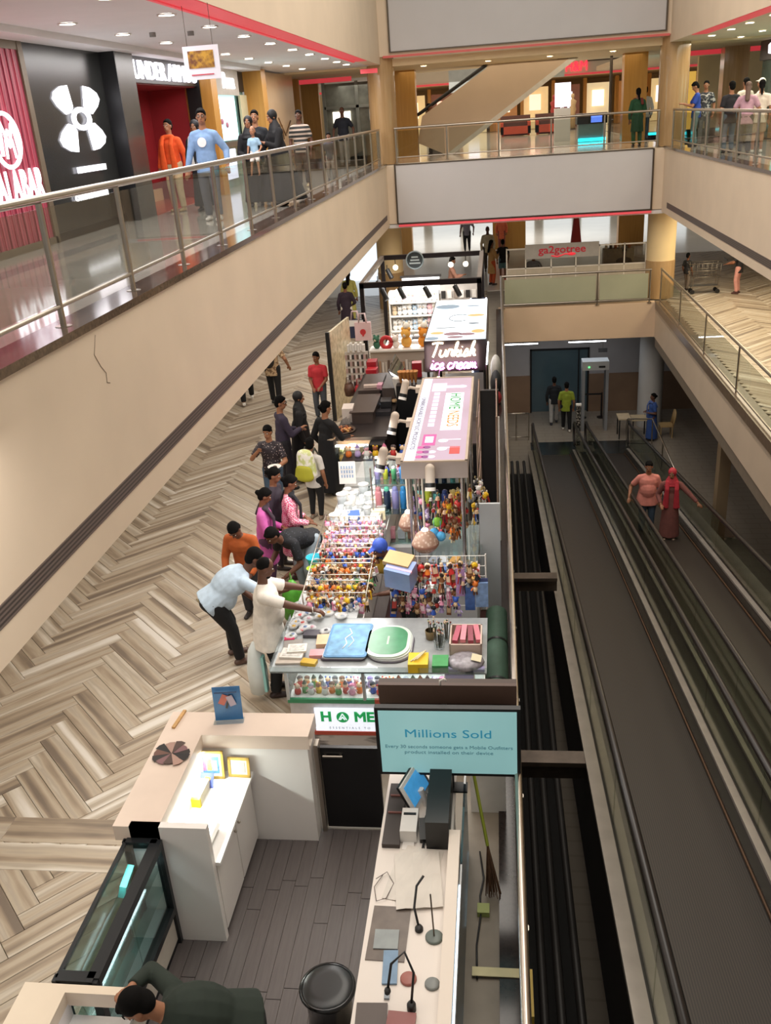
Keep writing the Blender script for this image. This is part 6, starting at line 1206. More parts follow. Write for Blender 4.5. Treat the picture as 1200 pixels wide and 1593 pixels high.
t = struct('wall_tan_panel'); MB().bx(-6.5, -6.4, 26.4, 31.4, Z1, 7.4).build('panel', mat('#c2a178', .3, 0, .06, 1.5), t); MB().tube([(-6.39, 27.6, 7.0), (-6.39, 27.3, 6.4), (-6.39, 26.9, 6.0)], .02, n=5).tube([(-6.39, 28.8, 6.2), (-6.39, 29.6, 5.7), (-6.39, 30.5, 6.1)], .022, n=5).tube([(-6.39, 29.2, 6.0), (-6.39, 29.3, 5.6)], .018, n=5).build('branch_inlay', mat('#7d5a36', .4), t)
S('speaker_bracket', MB().bx(-6.38, -6.2, 26.5, 26.75, 7.05, 7.35), BLACK)
S('wall_west_end', MB().bx(-9.5, -6.8, 38.2, 38.4, Z1, 7.45), ORWOOD)
t = struct('door_2', 'glass shop doors at the far end of the gallery'); MB().bx(-6.6, -4.7, 38.2, 38.25, Z1, 7.3).build('pane', mat('#8c8f86', .15, 0, .5, 1.5), t); MB().bx(-6.3, -5.6, 38.16, 38.2, 5.9, 6.3).build('lit_shelf', mat('#fff4e0', .4, emit=1.8, var=.2), t)
for x in (-6.6, -5.3, -4.7): MB().bx(x-.06, x+.06, 38.12, 38.3, Z1, 7.35).build('frame', mat('#9fa39a', .3, .4), t)
MB().bx(-6.6, -4.7, 38.12, 38.3, 6.4, 6.5).build('frame', mat('#9fa39a', .3, .4), t); MB().bx(-7.4, -6.7, 33.9, 34.2, Z1, 7.4).build('jamb', ORWOOD, t)
S('trim_13', MB().bx(-6.6, -4.8, 33.5, 33.56, 7.2, 7.34).bx(-3.9, -3.4, 29.2, 29.26, 7.22, 7.34), REDLED)
t = thing('hanging_poster', 'white framed food poster hung from the gallery ceiling', 'poster', (-3.55, 12, 6.6)); MB().box((-3.54, 12, 6.82), (.44, .03, .37), rot=(0, 0, 0)).build('panel', mat('#e9e9f2', .4, emit=.25, var=.02), t); MB().bx(-3.7, -3.38, 11.975, 11.985, 6.76, 6.95).build('picture', mat2('food', '#d9a93a', '#7a4a28', lambda nt, tc: thr(nt, T(nt, 'Noise', tc, Scale=14.0, Detail=3.0), .4, .65), .4), t); MB().bx(-3.68, -3.4, 11.975, 11.985, 6.68, 6.695).build('caption_line', mat('#d96a78', .4), t)
for x in (-3.7, -3.38): MB().cyl((x, 12, 7.0), (x, 12, 7.45), .004, n=4).build('wire', DSTEEL, t)
for k, (x, y) in enumerate(((-5.1, 14.9), (-4.6, 15.2))): tag(MB().cyl((x, y, ZC), (x, y, ZC-.06), .05, n=10).build('smoke_detector', mat('#8d8a86', .5)), ['ceiling camera nearest the black shop wall', 'ceiling camera nearest the gallery edge'][k], 'camera')
# --- beyond the bridge: escalator, second hall, shops
BEI = mat('#cbb297', .55, 0, .04, 1)
t = thing('escalator', 'beige sided escalator rising beyond the bridge', 'escalator', (-1, 34.5, Z1))

for y in (34.0, 35.3): MB().prism([(-2.7, y, Z1+.45), (-1.7, y, Z1), (2.6, y, 7.38), (-.1, y, 7.38), (-2.5, y, 5.95)], (0, .1, 0)).build('side_cladding', BEI, t)
for k in range(14): MB().bx(-2.2+.33*k, -1.85+.33*k, 34.1, 35.3, Z1+.2*k, Z1+.2*k+.2).build('step', DSTEEL, t)
MB().bx(-2, -1.9, 34.1, 35.3, Z1, Z1+.02).build('comb', DSTEEL, t); MB().prism([(-1.75, 33.99, Z1), (-1.5, 33.99, Z1), (2.75, 33.99, 7.38), (2.45, 33.99, 7.38)], (0, 1.32, 0)).build('soffit_edge', mat('#d9d2c6', .5), t)
for y in (34.1, 35.2): MB().tube([(-3.2, y, 5.75), (-2.6, y, 6.05), (-.2, y, 7.45)], .04, n=6).build('handrail', BLACK, t)
S('wall_far_fascia', MB().bx(-12, 14, 56, 56.4, ZC+.02, 9.8), mat('#e2d8c8', .6, 0, .03, 1)); S('trim_14', MB().bx(-12, 14, 55.95, 56.0, 7.35, 7.45), REDLED); S('trim_15', MB().bx(5, 12, 55.9, 56, 8.0, 8.12), DSTEEL)
S('floor_far_hall', MB().bx(-12, 20, YF+13, 75, Z1-.2, Z1-.02), mat('#d6cbbb', .12, 0, .06, 1)); S('ceiling_far_hall', MB().bx(-12, 20, 56.4, 75, ZC, ZC+.2), mat('#e3c9a0', .7)); S('wall_far_end', MB().bx(-14, 20, 74, 74.3, Z1, 12), mat('#c9a878', .6, 0, .15, .5)); S('ceiling_second_hall', MB().bx(-14, 20, YF+7, 56, 10.2, 10.4), mat('#cfc6b8', .7))
t = thing('red_shop_sign', 'small red lit shop sign on the cream fascia beyond the bridge', 'sign', (4.4, 55.9, 7.7)); txt('lettering', 'H&M', .72, (4.45, 55.93, 7.78), (PI/2, 0, 0), mat('#ff4a62', .4, emit=1.3, ehex='#ff3048', var=0), t, .03, sx=.8)
t = thing('grey_fascia_sign', 'pale fascia board with dark letters by the top of the escalator', 'sign', (2.4, 50, 7.4)); MB().bx(1.0, 3.4, 50, 50.1, 7.2, 8.2).bx(1.2, 1.23, 50, 50.1, 8.2, 10.3).bx(3.2, 3.23, 50, 50.1, 8.2, 10.3).build('board', mat('#c9d2cf', .5), t); txt('lettering', 'TA\nNITO', .3, (2.75, 49.98, 7.65), (PI/2, 0, 0), mat('#4a5250', .5), t, .01)
t = thing('hanging_banner', 'white hanging banner behind the escalator handrails', 'banner', (-1.2, 44, 7)); MB().bx(-2.0, .1, 44, 44.06, 6.75, 8.2).bx(-1.9, -1.88, 44, 44.06, 8.2, 10.3).bx(0, .02, 44, 44.06, 8.2, 10.3).build('cloth', mat('#cfd6d8', .6, 0, .1, 3), t); MB().bx(-1.2, 1.2, 43.9, 43.95, 7.05, 7.15).build('text_strip', mat('#a9b0b2', .5), t)
for k in range(11):
    x = -7+1.9*k; d = struct('shopfront'); w3 = 1.5
    MB().bx(x-w3/2, x+w3/2, 62, 62.1, Z1, 7.0).build('pane', mat(['#8a5a34', '#c9a468', '#5b3a2e', '#d9c08c'][k % 4], .3, 0, .35, 1.2, emit=.55, ehex=['#a8703a', '#ffdf9f', '#7a4630', '#ffe9b8'][k % 4]), d); MB().bx(x-.95, x-.75, 61.7, 62.2, Z1, 7.3).build('pier', ORWOOD, d); MB().bx(x-.4, x+.3, 61.9, 62, 5.7, 6.6).build('lit_poster', mat(['#e8ecff', '#fff2d6', '#f7c0a8'][k % 3], .4, emit=1.5, var=.1), d)
for k, (x, y) in enumerate(((3.2, 46), (3.75, 47), (4.2, 46))): 
    p = thing('shop_mannequin', ['red clad mannequin in the far shop window, first from the escalator', 'dark red mannequin in the far shop window, in the middle', 'tan clad mannequin in the far shop window, by the lit poster'][k], 'mannequin', (x, 55, Z1)); MB().lathe((x, 55, Z1), [(0, 0), (.16, .02), (.14, .8), (.2, 1.0), (.15, 1.2), (.22, 1.42), (.07, 1.52), (.06, 1.56), (.1, 1.66), (.08, 1.78), (0, 1.8)], n=12).build('dressed_form', mat(['#a2332c', '#7d2b2b', '#c9a878'][k], .6), p); MB().cyl((x, 55, Z1), (x, 55, Z1+.03), .22, n=14).build('base', BLACK, p)
for k, (x, c) in enumerate(((1.0, '#c2492c'), (2.75, '#b8442a'))):
    t = thing('red_sofa', ['red lounge sofa nearest the escalator', 'red lounge sofa nearest the lit shop windows'][k], 'sofa', (x, 50, Z1)); MB().bx(x-.75, x+.75, 49.6, 50.5, Z1+.1, Z1+.45).bx(x-.7, x-.6, 49.7, 49.8, Z1, Z1+.1).bx(x+.6, x+.7, 49.7, 49.8, Z1, Z1+.1).bx(x-.7, x+.7, 50.3, 50.4, Z1, Z1+.1).build('seat', mat(c, .6), t); MB().bx(x-.75, x+.75, 50.3, 50.55, Z1+.1, Z1+.95).build('backrest', mat('#5a3a30', .6), t)
    for q in (-.75, .6): MB().bx(x+q, x+q+.15, 49.6, 50.5, Z1+.1, Z1+.65).build('armrest', mat(c, .6), t)
t = thing('kiosk_counter', 'dark kiosk counter with cyan strip lights beyond the bridge', 'counter', (4.0, 37, Z1)); MB().bx(3.0, 4.1, 37, 37.8, Z1+.62, Z1+.98).build('upper_case', mat('#17181b', .3), t); MB().bx(3.05, 4.05, 37.05, 37.75, Z1, Z1+.62).build('lower_case', mat('#7fa0a6', .2, 0, .1, 3), t); MB().bx(3.05, 4.05, 37.0, 37.05, Z1+.03, Z1+.13).build('cyan_strip', mat('#2fe6f2', .4, emit=4, ehex='#20dff0', var=0), t); MB().bx(3.5, 3.9, 36.98, 37, Z1+.66, Z1+.9).build('blue_screen', mat('#5a7ff0', .4, emit=1.5), t)
t = thing('white_roof_car', 'white display cabinet beside the dark kiosk counter', 'cabinet', (2.6, 39, Z1)); MB().bx(2.3, 2.9, 39, 39.5, Z1, Z1+1.2).build('body', WHITE, t); MB().bx(2.3, 2.9, 38.97, 39, Z1+1.25, Z1+2.1).build('lit_panel', mat('#f4f0ff', .4, emit=1.5, var=.05), t); MB().bx(2.55, 2.65, 39, 39.1, Z1+1.2, Z1+2.1).build('stem', WHITE, t)
tag(MB().cyl((3.95, 35, Z1), (3.95, 35, 7.4), .05, n=8).build('steel_pole', DSTEEL), 'thin steel pole from floor to ceiling beside the square wooden column', 'pole')
tag(MB().cyl((6.3, 40, Z1), (6.3, 40, Z1+.06), .5, n=20).build('cyan_floor_ring', mat('#2fe6f2', .4, emit=3, ehex='#20dff0', var=0)), 'cyan lit ring on the floor beyond the woman in green', 'lamp')
# east gallery shop
t = struct('wall_east_shop'); MB().bx(8.4, 8.6, 20, 33, Z1, 6.9).build('pane', mat('#5a8078', .12, 0, .5, 1.2, coat=.2), t); MB().bx(8.3, 8.6, 20, 33, 6.85, 7.42).build('sign_band', mat('#2a2422', .3), t); MB().bx(8.3, 8.4, 30.9, 31.3, Z1, 6.9).build('jamb', ORWOOD, t)
for k in range(4): MB().bx(8.36, 8.4, 24+2*k, 25+2*k, 5.4, 6.6).build('lit_display', mat('#9fe0d8', .4, emit=.8, ehex='#a8efe4', var=.4, scale=5), t)
t = thing('apparel_logo', 'small white lit emblem on the dark sign band of the east shop', 'sign', (8.28, 31.8, 7.1)); MB().prism([(8.27, 31.7, 7.0), (8.27, 31.95, 7.02), (8.27, 32.0, 7.25), (8.27, 31.8, 7.3)], (.02, 0, 0)).build('emblem', SIGNW, t)
S('wall_east_far', MB().bx(8.6, 14, 44, 44.3, Z1, 7.45), mat('#d9c49a', .5, 0, .1, .8)); S('trim_16', MB().bx(6.2, 9.5, 36.2, 36.3, 7.25, 7.42), REDLED); S('wall_lit_niche', MB().bx(7.7, 8.5, 43.9, 44, Z1, 6.9), mat('#e8bf66', .4, emit=.5, ehex='#ffc85a'))
# ================================================================ PEOPLE
BAKE = []           # (temp object, final name, material, parent, props) - all garments are fused by one voxel remesh pass at the end
def V3(*a): return Vector(a)
class Fig:
    """collects overlapping tapered volumes of one garment or body; bake() fuses them into one continuous surface"""
    def __init__(s): s.m = MB()
    def cap(s, p, q, r0, r1, side=None, k=1.0, f0=False, f1=False, n=14):
        p = Vector(p); q = Vector(q); d = (q-p); L = d.length; d = d/L if L > 1e-6 else V3(0, 0, 1)
        sd = Vector(side) if side is not None else d.orthogonal(); sd = (sd-d*sd.dot(d)).normalized(); o = d.cross(sd)
        rings = []
        if f0: rings.append((0, 0.0)); rings.append((0, r0))
        else: rings += [(-r0*min(1, k)*math.cos(a), r0*math.sin(a)) for a in (.02, .5, 1.0, 1.57)]
        if f1: rings.append((L, r1)); rings.append((L, 0.0))
        else: rings += [(L+r1*min(1, k)*math.cos(a), r1*math.sin(a)) for a in (1.57, 1.0, .5, .02)]
        vs = []; fs = []
        for t, r in rings:
            c = p+d*t
            for i in range(n):
                a = 2*PI*i/n; vs.append(c+sd*(r*math.cos(a))+o*(r*k*math.sin(a)))
        for j in range(len(rings)-1):
            for i in range(n): fs.append((j*n+i, j*n+(i+1) % n, (j+1)*n+(i+1) % n, (j+1)*n+i))
        fs.append(tuple(range(n-1, -1, -1))); fs.append(tuple(range((len(rings)-1)*n, len(rings)*n)))
        s.m.add(vs, fs); return s
    def ell(s, c, r, M=None, n=14, m=9):
        vs = []; fs = []
        for j in range(m+1):
            t = PI*j/m
            for i in range(n):
                a = 2*PI*i/n; p = Vector((r[0]*math.sin(t)*math.cos(a), r[1]*math.sin(t)*math.sin(a), r[2]*math.cos(t)))
                vs.append((M @ p if M is not None else p)+Vector(c))
        for j in range(m):
            for i in range(n): fs.append((j*n+i, (j+1)*n+i, (j+1)*n+(i+1) % n, j*n+(i+1) % n))
        s.m.add(vs, fs); return s
    def out(s, name, m, parent, vox, label=None, sm=3):
        o = s.m.build(name, m, parent, world=False)
        r = o.modifiers.new('r', 'REMESH'); r.mode = 'VOXEL'; r.voxel_size = vox; r.use_smooth_shade = True
        k = o.modifiers.new('k', 'SMOOTH'); k.factor = .5; k.iterations = sm
        BAKE.append(o)
        if label: o['label'] = label
        return o
def bake_all():
    dg = bpy.context.evaluated_depsgraph_get(); dg.update(); new = []
    for o in BAKE: new.append(bpy.data.meshes.new_from_object(o.evaluated_get(dg)))
    for o, me in zip(BAKE, new):
        o.modifiers.clear(); old = o.data; o.data = me; me.name = o.name
        if not me.materials: me.materials.append(old.materials[0])
        bpy.data.meshes.remove(old)
def ik(a, b, l1, l2, hint):
    d = b-a; D = min(d.length, (l1+l2)*.999); d = d.normalized(); b2 = a+d*D
    x = (l1*l1-l2*l2+D*D)/(2*D); hgt = math.sqrt(max(l1*l1-x*x, 0)); h = Vector(hint); h = (h-d*h.dot(d))
    h = h.normalized() if h.length > 1e-4 else d.orthogonal().normalized()
    return a+d*x+h*hgt, b2
SKIN = ['#8a5a40', '#7a4c35', '#9c6b4e', '#5f3c2b', '#b07e60']
HAIR = mat('#0b0908', .85, 0, .2, 40, spec=.15, key='hair')
def cloth(h, rough=.85, var=.1, scale=14): return mat(h, rough, 0, var, scale)
def person(label, loc, face, h=1.68, skin=0, top=('tee', '#888888'), bottom=('pants', '#222222'), shoes='#1a1a1a', hair='short', haircol=None, lean=0, back=0, side=0, hands=None, feet=None, head=(0, 0), build=1.0, belly=0, curl=.6, vox=.013, eyes=True, beard=False, glasses=False, headscale=1.0, seat=None, scarf=None, z0=None):
    t = thing('person', label, 'person', loc, rz=math.radians(face)); u = h/1.7; B = build
    sk = mat(SKIN[skin], .55, 0, .05, 12)
    la = math.radians(lean); hipz = (.52*h if seat is None else seat+.05)
    hipz -= .02*h*(abs(lean) > 40)
    tt = V3(math.sin(side), math.sin(la), math.cos(la)).normalized(); fw = V3(0, math.cos(la), -math.sin(la)); X = V3(1, 0, 0)
    P = V3(0, -back, hipz); W = P+tt*.10*h; C = P+tt*.21*h+fw*.01*h; N = P+tt*.305*h
    shw = .1*h*(.85+.15*B); SH = {s: N-tt*.05*h+X*s*shw for s in (-1, 1)}
    hy, hp = math.radians(head[0]), math.radians(head[1])
    nt = (tt*.6+V3(0, 0, .4)).normalized()
    Mh = Euler((hp, 0, hy), 'ZXY').to_matrix() if False else (Matrix.Rotation(hy, 3, 'Z') @ Matrix.Rotation(-hp, 3, 'X'))
    if abs(lean) > 20: Mh = Matrix.Rotation(hy, 3, 'Z') @ Matrix.Rotation(-hp-la*.55, 3, 'X')
    hs = headscale*u
    Hc = N+nt*.045*h+Mh @ V3(0, .012*hs, .105*hs)
    HM = lambda x, y, z: Hc+Mh @ V3(x*hs, y*hs, z*hs)
    hand_t = hands or {-1: (-.24, .06, .80), 1: (.24, .06, .80)}
    ft = feet or {-1: (-.10, 0), 1: (.10, 0)}
    l1, l2 = .172*h, .15*h; arms = {}
    for s in (-1, 1):
        tg = V3(*[c*u for c in hand_t[s]]); arms[s] = ik(SH[s], tg, l1, l2, V3(s*.6, -.7, -.5))
    legs = {}
    for s in (-1, 1):
        a = V3(ft[s][0]*u, ft[s][1]*u, .045*h+(ft[s][2] if len(ft[s]) > 2 else 0)); hip = P+X*s*.052*h; legs[s] = (hip,)+ik(hip, a, .2395*h, .2395*h, V3(s*.1, 1, .1))
    # ---- one continuous body
    b = Fig(); bd = B
    b.ell(P, (.092*h*bd, .066*h*bd, .075*h)); b.cap(P, W, .082*h*bd, .078*h*bd, X, .68); b.cap(W, C, .078*h*bd, .088*h*bd, X, .64)
    b.cap(C, N-tt*.03*h, .088*h*bd, .06*h, X, .62); [b.cap(N-tt*.022*h, SH[s_], .036*h, .034*h) for s_ in (-1, 1)]
    b.cap(N-tt*.02*h, Hc-Mh @ V3(0, .015*hs, .04*hs), .034*h, .031*h)
    b.ell(HM(0, -.008, .02), (.073*hs, .092*hs, .098*hs), Mh); b.ell(HM(0, .03, -.055), (.054*hs, .06*hs, .06*hs), Mh)
    b.cap(HM(0, .088, .012), HM(0, .104, -.022), .009*hs, .014*hs)
    for s in (-1, 1): b.ell(HM(s*.076, -.005, -.012), (.01*hs, .02*hs, .03*hs), Mh)
    for s in (-1, 1):
        E, Wr = arms[s]; b.cap(SH[s], E, .032*h*(.8+.2*B), .025*h); b.cap(E, Wr, .0255*h, .0175*h)
        d = (Wr-E).normalized(); sd = X-d*X.dot(d); sd = sd.normalized() if sd.length > .2 else d.orthogonal().normalized(); nn = d.cross(sd)
        if nn.z > 0: nn = -nn
        k = Wr+d*.045*u; b.cap(Wr, Wr+d*.075*u, .022*u, .034*u, sd, .5)
        for q, (off, ln) in enumerate(((-.027, .062), (-.009, .072), (.009, .068), (.026, .054))):
            p0 = Wr+d*.085*u+sd*off*u; c1 = curl*(.35+.1*q); p1 = p0+(d*math.cos(c1)+nn*math.sin(c1))*ln*.55*u; p2 = p1+(d*math.cos(c1*2.1)+nn*math.sin(c1*2.1))*ln*.5*u
            b.cap(p0, p1, .0105*u, .0095*u, n=8); b.cap(p1, p2, .0095*u, .008*u, n=8)
        th = Wr+d*.035*u-sd*s*.026*u; b.cap(th, th+d*.03*u-sd*s*.026*u+nn*.01*u, .0125*u, .0105*u, n=8); b.cap(th+d*.03*u-sd*s*.026*u+nn*.01*u, th+d*.062*u-sd*s*.026*u+nn*.024*u, .0105*u, .0085*u, n=8)
        hip, K, A = legs[s]; b.cap(hip, K, .052*h*bd, .034*h); b.cap(K, A, .034*h, .021*h)
        b.cap(A-V3(0, .02*u, .045*h-.025*u), A+V3(0, .15*u, -.045*h+.022*u), .03*u, .024*u, X, 1)
    b.out('body', sk, t, min(vox, .011 if vox < .016 else vox))
    # ---- shirt
    kind, col = top[0], top[1]; tm = col if not isinstance(col, str) else cloth(col); g = 1.0
    f = Fig(); e = .012*u
    hem = {'tee': .07, 'long': .07, 'kurta': .27, 'dress': .47, 'sleeveless': .07}[kind]
    if len(top) > 2: hem = top[2]
    hemr = top[3] if len(top) > 3 else (.104 if hem < .15 else .112 if hem < .35 else .15)
    hd = (-tt if abs(lean) > 40 else V3(0, -math.sin(la)*.6, -1).normalized()) if hem < .15 else V3(0, 0, -1)
    hem = min(hem, .05) if abs(lean) > 40 else hem
    f.cap(W, C, .084*h*bd+e, .094*h*bd+e, X, .68); f.cap(C, N-tt*.035*h, .094*h*bd+e, .068*h, X, .64); [f.cap(N-tt*.026*h, SH[s_], .04*h, .04*h) for s_ in (-1, 1)]
    f.cap(W, P+hd*hem*h, .086*h*bd+e, hemr*h*bd+e*.5, X, .92 if kind == 'dress' else .76, f1=True)
    if kind == 'dress': f.ell(P, (.098*h*bd, .085*h*bd, .1*h))
    if belly: f.ell(W+fw*.02*h+tt*.0*h, (.088*h*bd, .075*h*(1+belly), .135*h))
    else: f.ell(W, (.08*h*bd+e, .06*h*bd+e, .09*h))
    if abs(lean) > 40: f.ell(W.lerp(C, .6)-fw*.022*h, (.098*h*bd, .085*h*bd, .15*h), Matrix.Rotation(-la, 3, 'X'))
    for s in (-1, 1):
        E, Wr = arms[s]
        if kind == 'sleeveless': continue
        if kind == 'tee' or (len(top) > 4 and top[4] == 'short'): f.cap(SH[s], SH[s].lerp(E, .78), .042*h, .038*h, f1=True)
        else: f.cap(SH[s], E, .041*h, .034*h); f.cap(E, E.lerp(Wr, .93), .033*h, .026*h, f1=True)
    f.out('dress' if kind == 'dress' else 'shirt', tm, t, vox)
    # ---- trousers
    if bottom:
        f = Fig(); bm = bottom[1] if not isinstance(bottom[1], str) else cloth(bottom[1])
        f.ell(P+V3(0, 0, -.005*h), (.096*h*bd+.006, .07*h*bd+.008, .08*h)); f.cap(P, W, .088*h*bd, .08*h*bd, X, .7, f1=True)
        for s in (-1, 1):
            hip, K, A = legs[s]
            if bottom[0] == 'shorts': f.cap(hip, hip.lerp(K, .95), .062*h*bd, .052*h, f1=True)
            else: f.cap(hip, K, .06*h*bd, .044*h); f.cap(K, K.lerp(A, .97), .044*h, .036*h if bottom[0] == 'pants' else .028*h, f1=True)
        f.out('trousers', bm, t, vox)
    # ---- shoes
    if shoes:
        for s in (-1, 1):
            A = legs[s][2]; f = Fig(); zz = A.z-.045*h
            f.cap(V3(A.x, A.y-.045*u, zz+.035*u), V3(A.x, A.y+.15*u, zz+.028*u), .042*u, .036*u, X, .85); f.cap(V3(A.x, A.y-.02*u, zz+.04*u), V3(A.x, A.y+.02*u, zz+.085*u), .042*u, .036*u)
            f.out('shoe', cloth(shoes, .5), t, min(vox, .014))
    # ---- hair / headwear
    hm = HAIR if haircol is None else mat(haircol, .6, 0, .1, 30)
    f = Fig(); nm = 'hair'
    f.ell(HM(0, -.022, .047), (.084*hs, .094*hs, .09*hs), Mh); f.ell(HM(0, -.048, -.01), (.078*hs, .064*hs, .085*hs), Mh); f.ell(HM(0, .05, .092), (.05*hs, .03*hs, .02*hs), Mh)
    if hair == 'bun': f.ell(HM(0, -.125, .01), (.045*hs, .042*hs, .042*hs), Mh)
    if hair == 'crop': f = Fig(); f.ell(HM(0, -.02, .034), (.076*hs, .088*hs, .088*hs), Mh)
    if hair in ('long', 'tail'): f.cap(HM(0, -.08, 0), N-fw*.085*h-tt*(.02 if hair == 'tail' else .08)*h, (.05 if hair == 'tail' else .07)*hs, (.03 if hair == 'tail' else .06)*hs, X, .6)
    if hair == 'braid': f.cap(HM(0, -.09, 0), N-fw*.09*h-tt*.18*h, .035*hs, .024*hs)
    if hair in ('hijab', 'cap'):
        f = Fig(); nm = 'headscarf' if hair == 'hijab' else 'cap'
        f.ell(HM(0, -.022, .03), (.094*hs, .1*hs, .105*hs), Mh)
        if hair == 'hijab':
            f.cap(HM(0, -.01, -.06), N-tt*.02*h+fw*.005*h, .078*hs, .115*h*.8, X, .75); f.cap(N-tt*.01*h, C+tt*.02*h, .085*h, .108*h, X, .72, f1=True)
        else: f.cap(HM(0, .05, .06), HM(0, .15, .05), .06*hs, .045*hs, X, .2)
    f.out(nm, hm, t, vox, 'cloth headscarf' if hair == 'hijab' else None)
    if beard:
        f = Fig(); f.ell(HM(0, .04, -.082), (.05*hs, .05*hs, .04*hs), Mh); f.out('beard', HAIR, t, vox)
    if scarf:
        f = Fig(); f.cap(N-tt*.01*h-X*.05*h+fw*.03*h, N-tt*.01*h+X*.05*h+fw*.03*h, .03*h, .03*h)
        for s in (-1, 1):
            if scarf[1] in ('both', s): f.cap(N+X*s*.06*h+fw*.05*h, C+X*s*.06*h+fw*.085*h*bd-tt*.0*h, .028*h, .03*h, X, .5); f.cap(C+X*s*.06*h+fw*.085*h*bd, P+X*s*.07*h+V3(0, .085*h*bd, -.05*h), .03*h, .045*h, X, .4, f1=True)
            else: f.cap(N+X*s*.06*h-fw*.03*h, C+X*s*.07*h-fw*.075*h*bd, .028*h, .03*h, X, .5)
        f.out('scarf', scarf[0] if not isinstance(scarf[0], str) else cloth(scarf[0]), t, vox, 'draped scarf')
    if eyes:
        for s in (-1, 1):
            m = MB().sph(HM(s*.031, .076, .018), (.013*hs, .008*hs, .008*hs), 0, 8, 5).sph(HM(s*.031, .081, .018), .0062*hs, 1, 6, 4); m.build('eye', [mat('#e8e2da', .3, var=0), mat('#1b120d', .2, var=0)], t, world=False)
            MB().tube([HM(s*.014, .085, .037), HM(s*.03, .083, .043), HM(s*.05, .07, .036)], .0042*hs, n=5).build('eyebrow', HAIR, t, world=False)
        MB().sph(HM(0, .083, -.062), (.022*hs, .009*hs, .008*hs), n=8, m=5).build('lips', mat('#7d4038', .5), t, world=False)
    if glasses:
        m = MB()
        for s in (-1, 1): m.tube([HM(s*.033+.022*math.cos(a), .094, .018+.017*math.sin(a)) for a in [k*PI/5 for k in range(11)]], .0028*hs, n=4); m.tube([HM(s*.056, .09, .02), HM(s*.078, .0, .02)], .0025*hs, n=4)
        m.tube([HM(-.01, .096, .02), HM(.01, .096, .02)], .0028*hs, n=4); m.build('glasses', BLACK, t, world=False)
    t['_'] = 0; del t['_']
    return t, dict(N=N, C=C, P=P, W=W, SH=SH, arms=arms, tt=tt, fw=fw, HM=HM, u=u, face=math.radians(face), loc=Vector(loc), Hc=Hc)
def wpt(d, p): return d['loc']+Matrix.Rotation(d['face'], 3, 'Z') @ Vector(p)
CHECK = mat2('pink_check', '#d24670', '#f2c3ce', lambda nt, tc: T(nt, 'Checker', tc, 1, rot=(.5, .8, .3), Scale=42.0), .85)
SEQ = mat2('sequins', '#241a22', '#e0c9c4', lambda nt, tc: thr(nt, T(nt, 'Voronoi', tc, Scale=34.0), .22, .16), .6)
DOTS = mat2('dark_dots', '#14151a', '#4a4e5a', lambda nt, tc: thr(nt, T(nt, 'Voronoi', tc, Scale=30.0), .2, .14), .8)
STRIPE = mat2('stripe_shirt', '#2b2d2c', '#b9a89a', lambda nt, tc: thr(nt, T(nt, 'Wave', tc, Scale=3.4, bands_direction='Z'), .55, .65), .85)
PRINT = mat2('tan_print', '#c2a684', '#7a5f46', lambda nt, tc: thr(nt, T(nt, 'Noise', tc, Scale=18.0), .5, .58), .85)
PRINT2 = mat2('grey_print', '#30343a', '#a9a8a4', lambda nt, tc: thr(nt, T(nt, 'Noise', tc, Scale=16.0), .52, .58), .85)
GIRA = mat2('blue_jean', '#4a6076', '#3a4b5e', lambda nt, tc: T(nt, 'Noise', tc, Scale=6.0), .85)
FL, GF = Z1, 0
# --- by the toy stall
p, d = person('man in a loose white shirt picking goods at the tray corner', (-2.64, 8.62, 0), -78, 1.76, 3, ('tee', '#e6dfd4', .13, .12), ('pants', '#121214'), '#2a1a18', hair='crop', build=1.22, belly=.35, hands={1: (.2, .55, 1.1), -1: (-.28, .5, 1.12)}, head=(8, 22), beard=True, vox=.012, curl=.9)
MB().tube([V3(*d['arms'][1][1])+V3(.03*math.cos(a), .0, .03*math.sin(a)) for a in [k*PI/5 for k in range(11)]], .006, n=5).build('bracelet', mat('#e6e2da', .4), p, world=False)
p, d = person('man in a pale blue shirt and black trousers bending over the stall', (-3.3, 9.32, 0), -66, 1.78, 3, ('tee', '#b9cbdc', .09), ('pants', '#101013'), '#5a4238', hair='short', lean=58, back=.2, hands={1: (.22, .66, .9), -1: (-.16, .34, .62)}, feet={1: (.13, .02), -1: (-.12, -.02)}, head=(0, 0), build=1.24, belly=.15, vox=.012)
MB().box(d['P']+V3(.0, -.135, -.02), (.13, .02, .1), 0, (.5, 0, .3)).build('wallet', mat('#8a7a58', .6), p, world=False)
person('person in a burnt orange shirt looking down behind the pale blue shirt', (-3.32, 10.4, 0), 172, 1.62, 3, ('long', '#a9521f'), ('pants', '#2b2a2e'), '#2a2220', hair='short', lean=24, head=(0, 40), hands={-1: (-.18, .4, .85), 1: (.18, .4, .85)}, build=1.22, vox=.012)
person('woman in a magenta pink kurta with tied hair, behind the orange shirt', (-3.27, 11.15, 0), -85, 1.55, 1, ('long', '#c75fa6', .24, .12), ('slim', '#5a3a55'), '#3a2a26', hair='bun', hands={-1: (-.1, .26, 1.0), 1: (.16, .3, 1.0)}, head=(10, 30), scarf=('#3d2f3a', 1), build=1.08, vox=.012)
person('woman in a pink checked kurta with a dark scarf', (-2.98, 11.5, 0), -80, 1.6, 1, ('long', CHECK, .26, .12), ('slim', '#7a2f3f'), '#3a2a26', hair='bun', hands={-1: (-.1, .22, .95), 1: (.14, .28, .95)}, head=(0, 28), scarf=('#1b1a22', 1), build=1.1, vox=.012)
person('woman with dark hair standing between the two pink kurtas', (-3.26, 11.8, 0), -95, 1.6, 0, ('long', '#3c3440', .24), ('slim', '#2b2830'), '#2a2220', hair='bun', head=(0, 20), vox=.013)
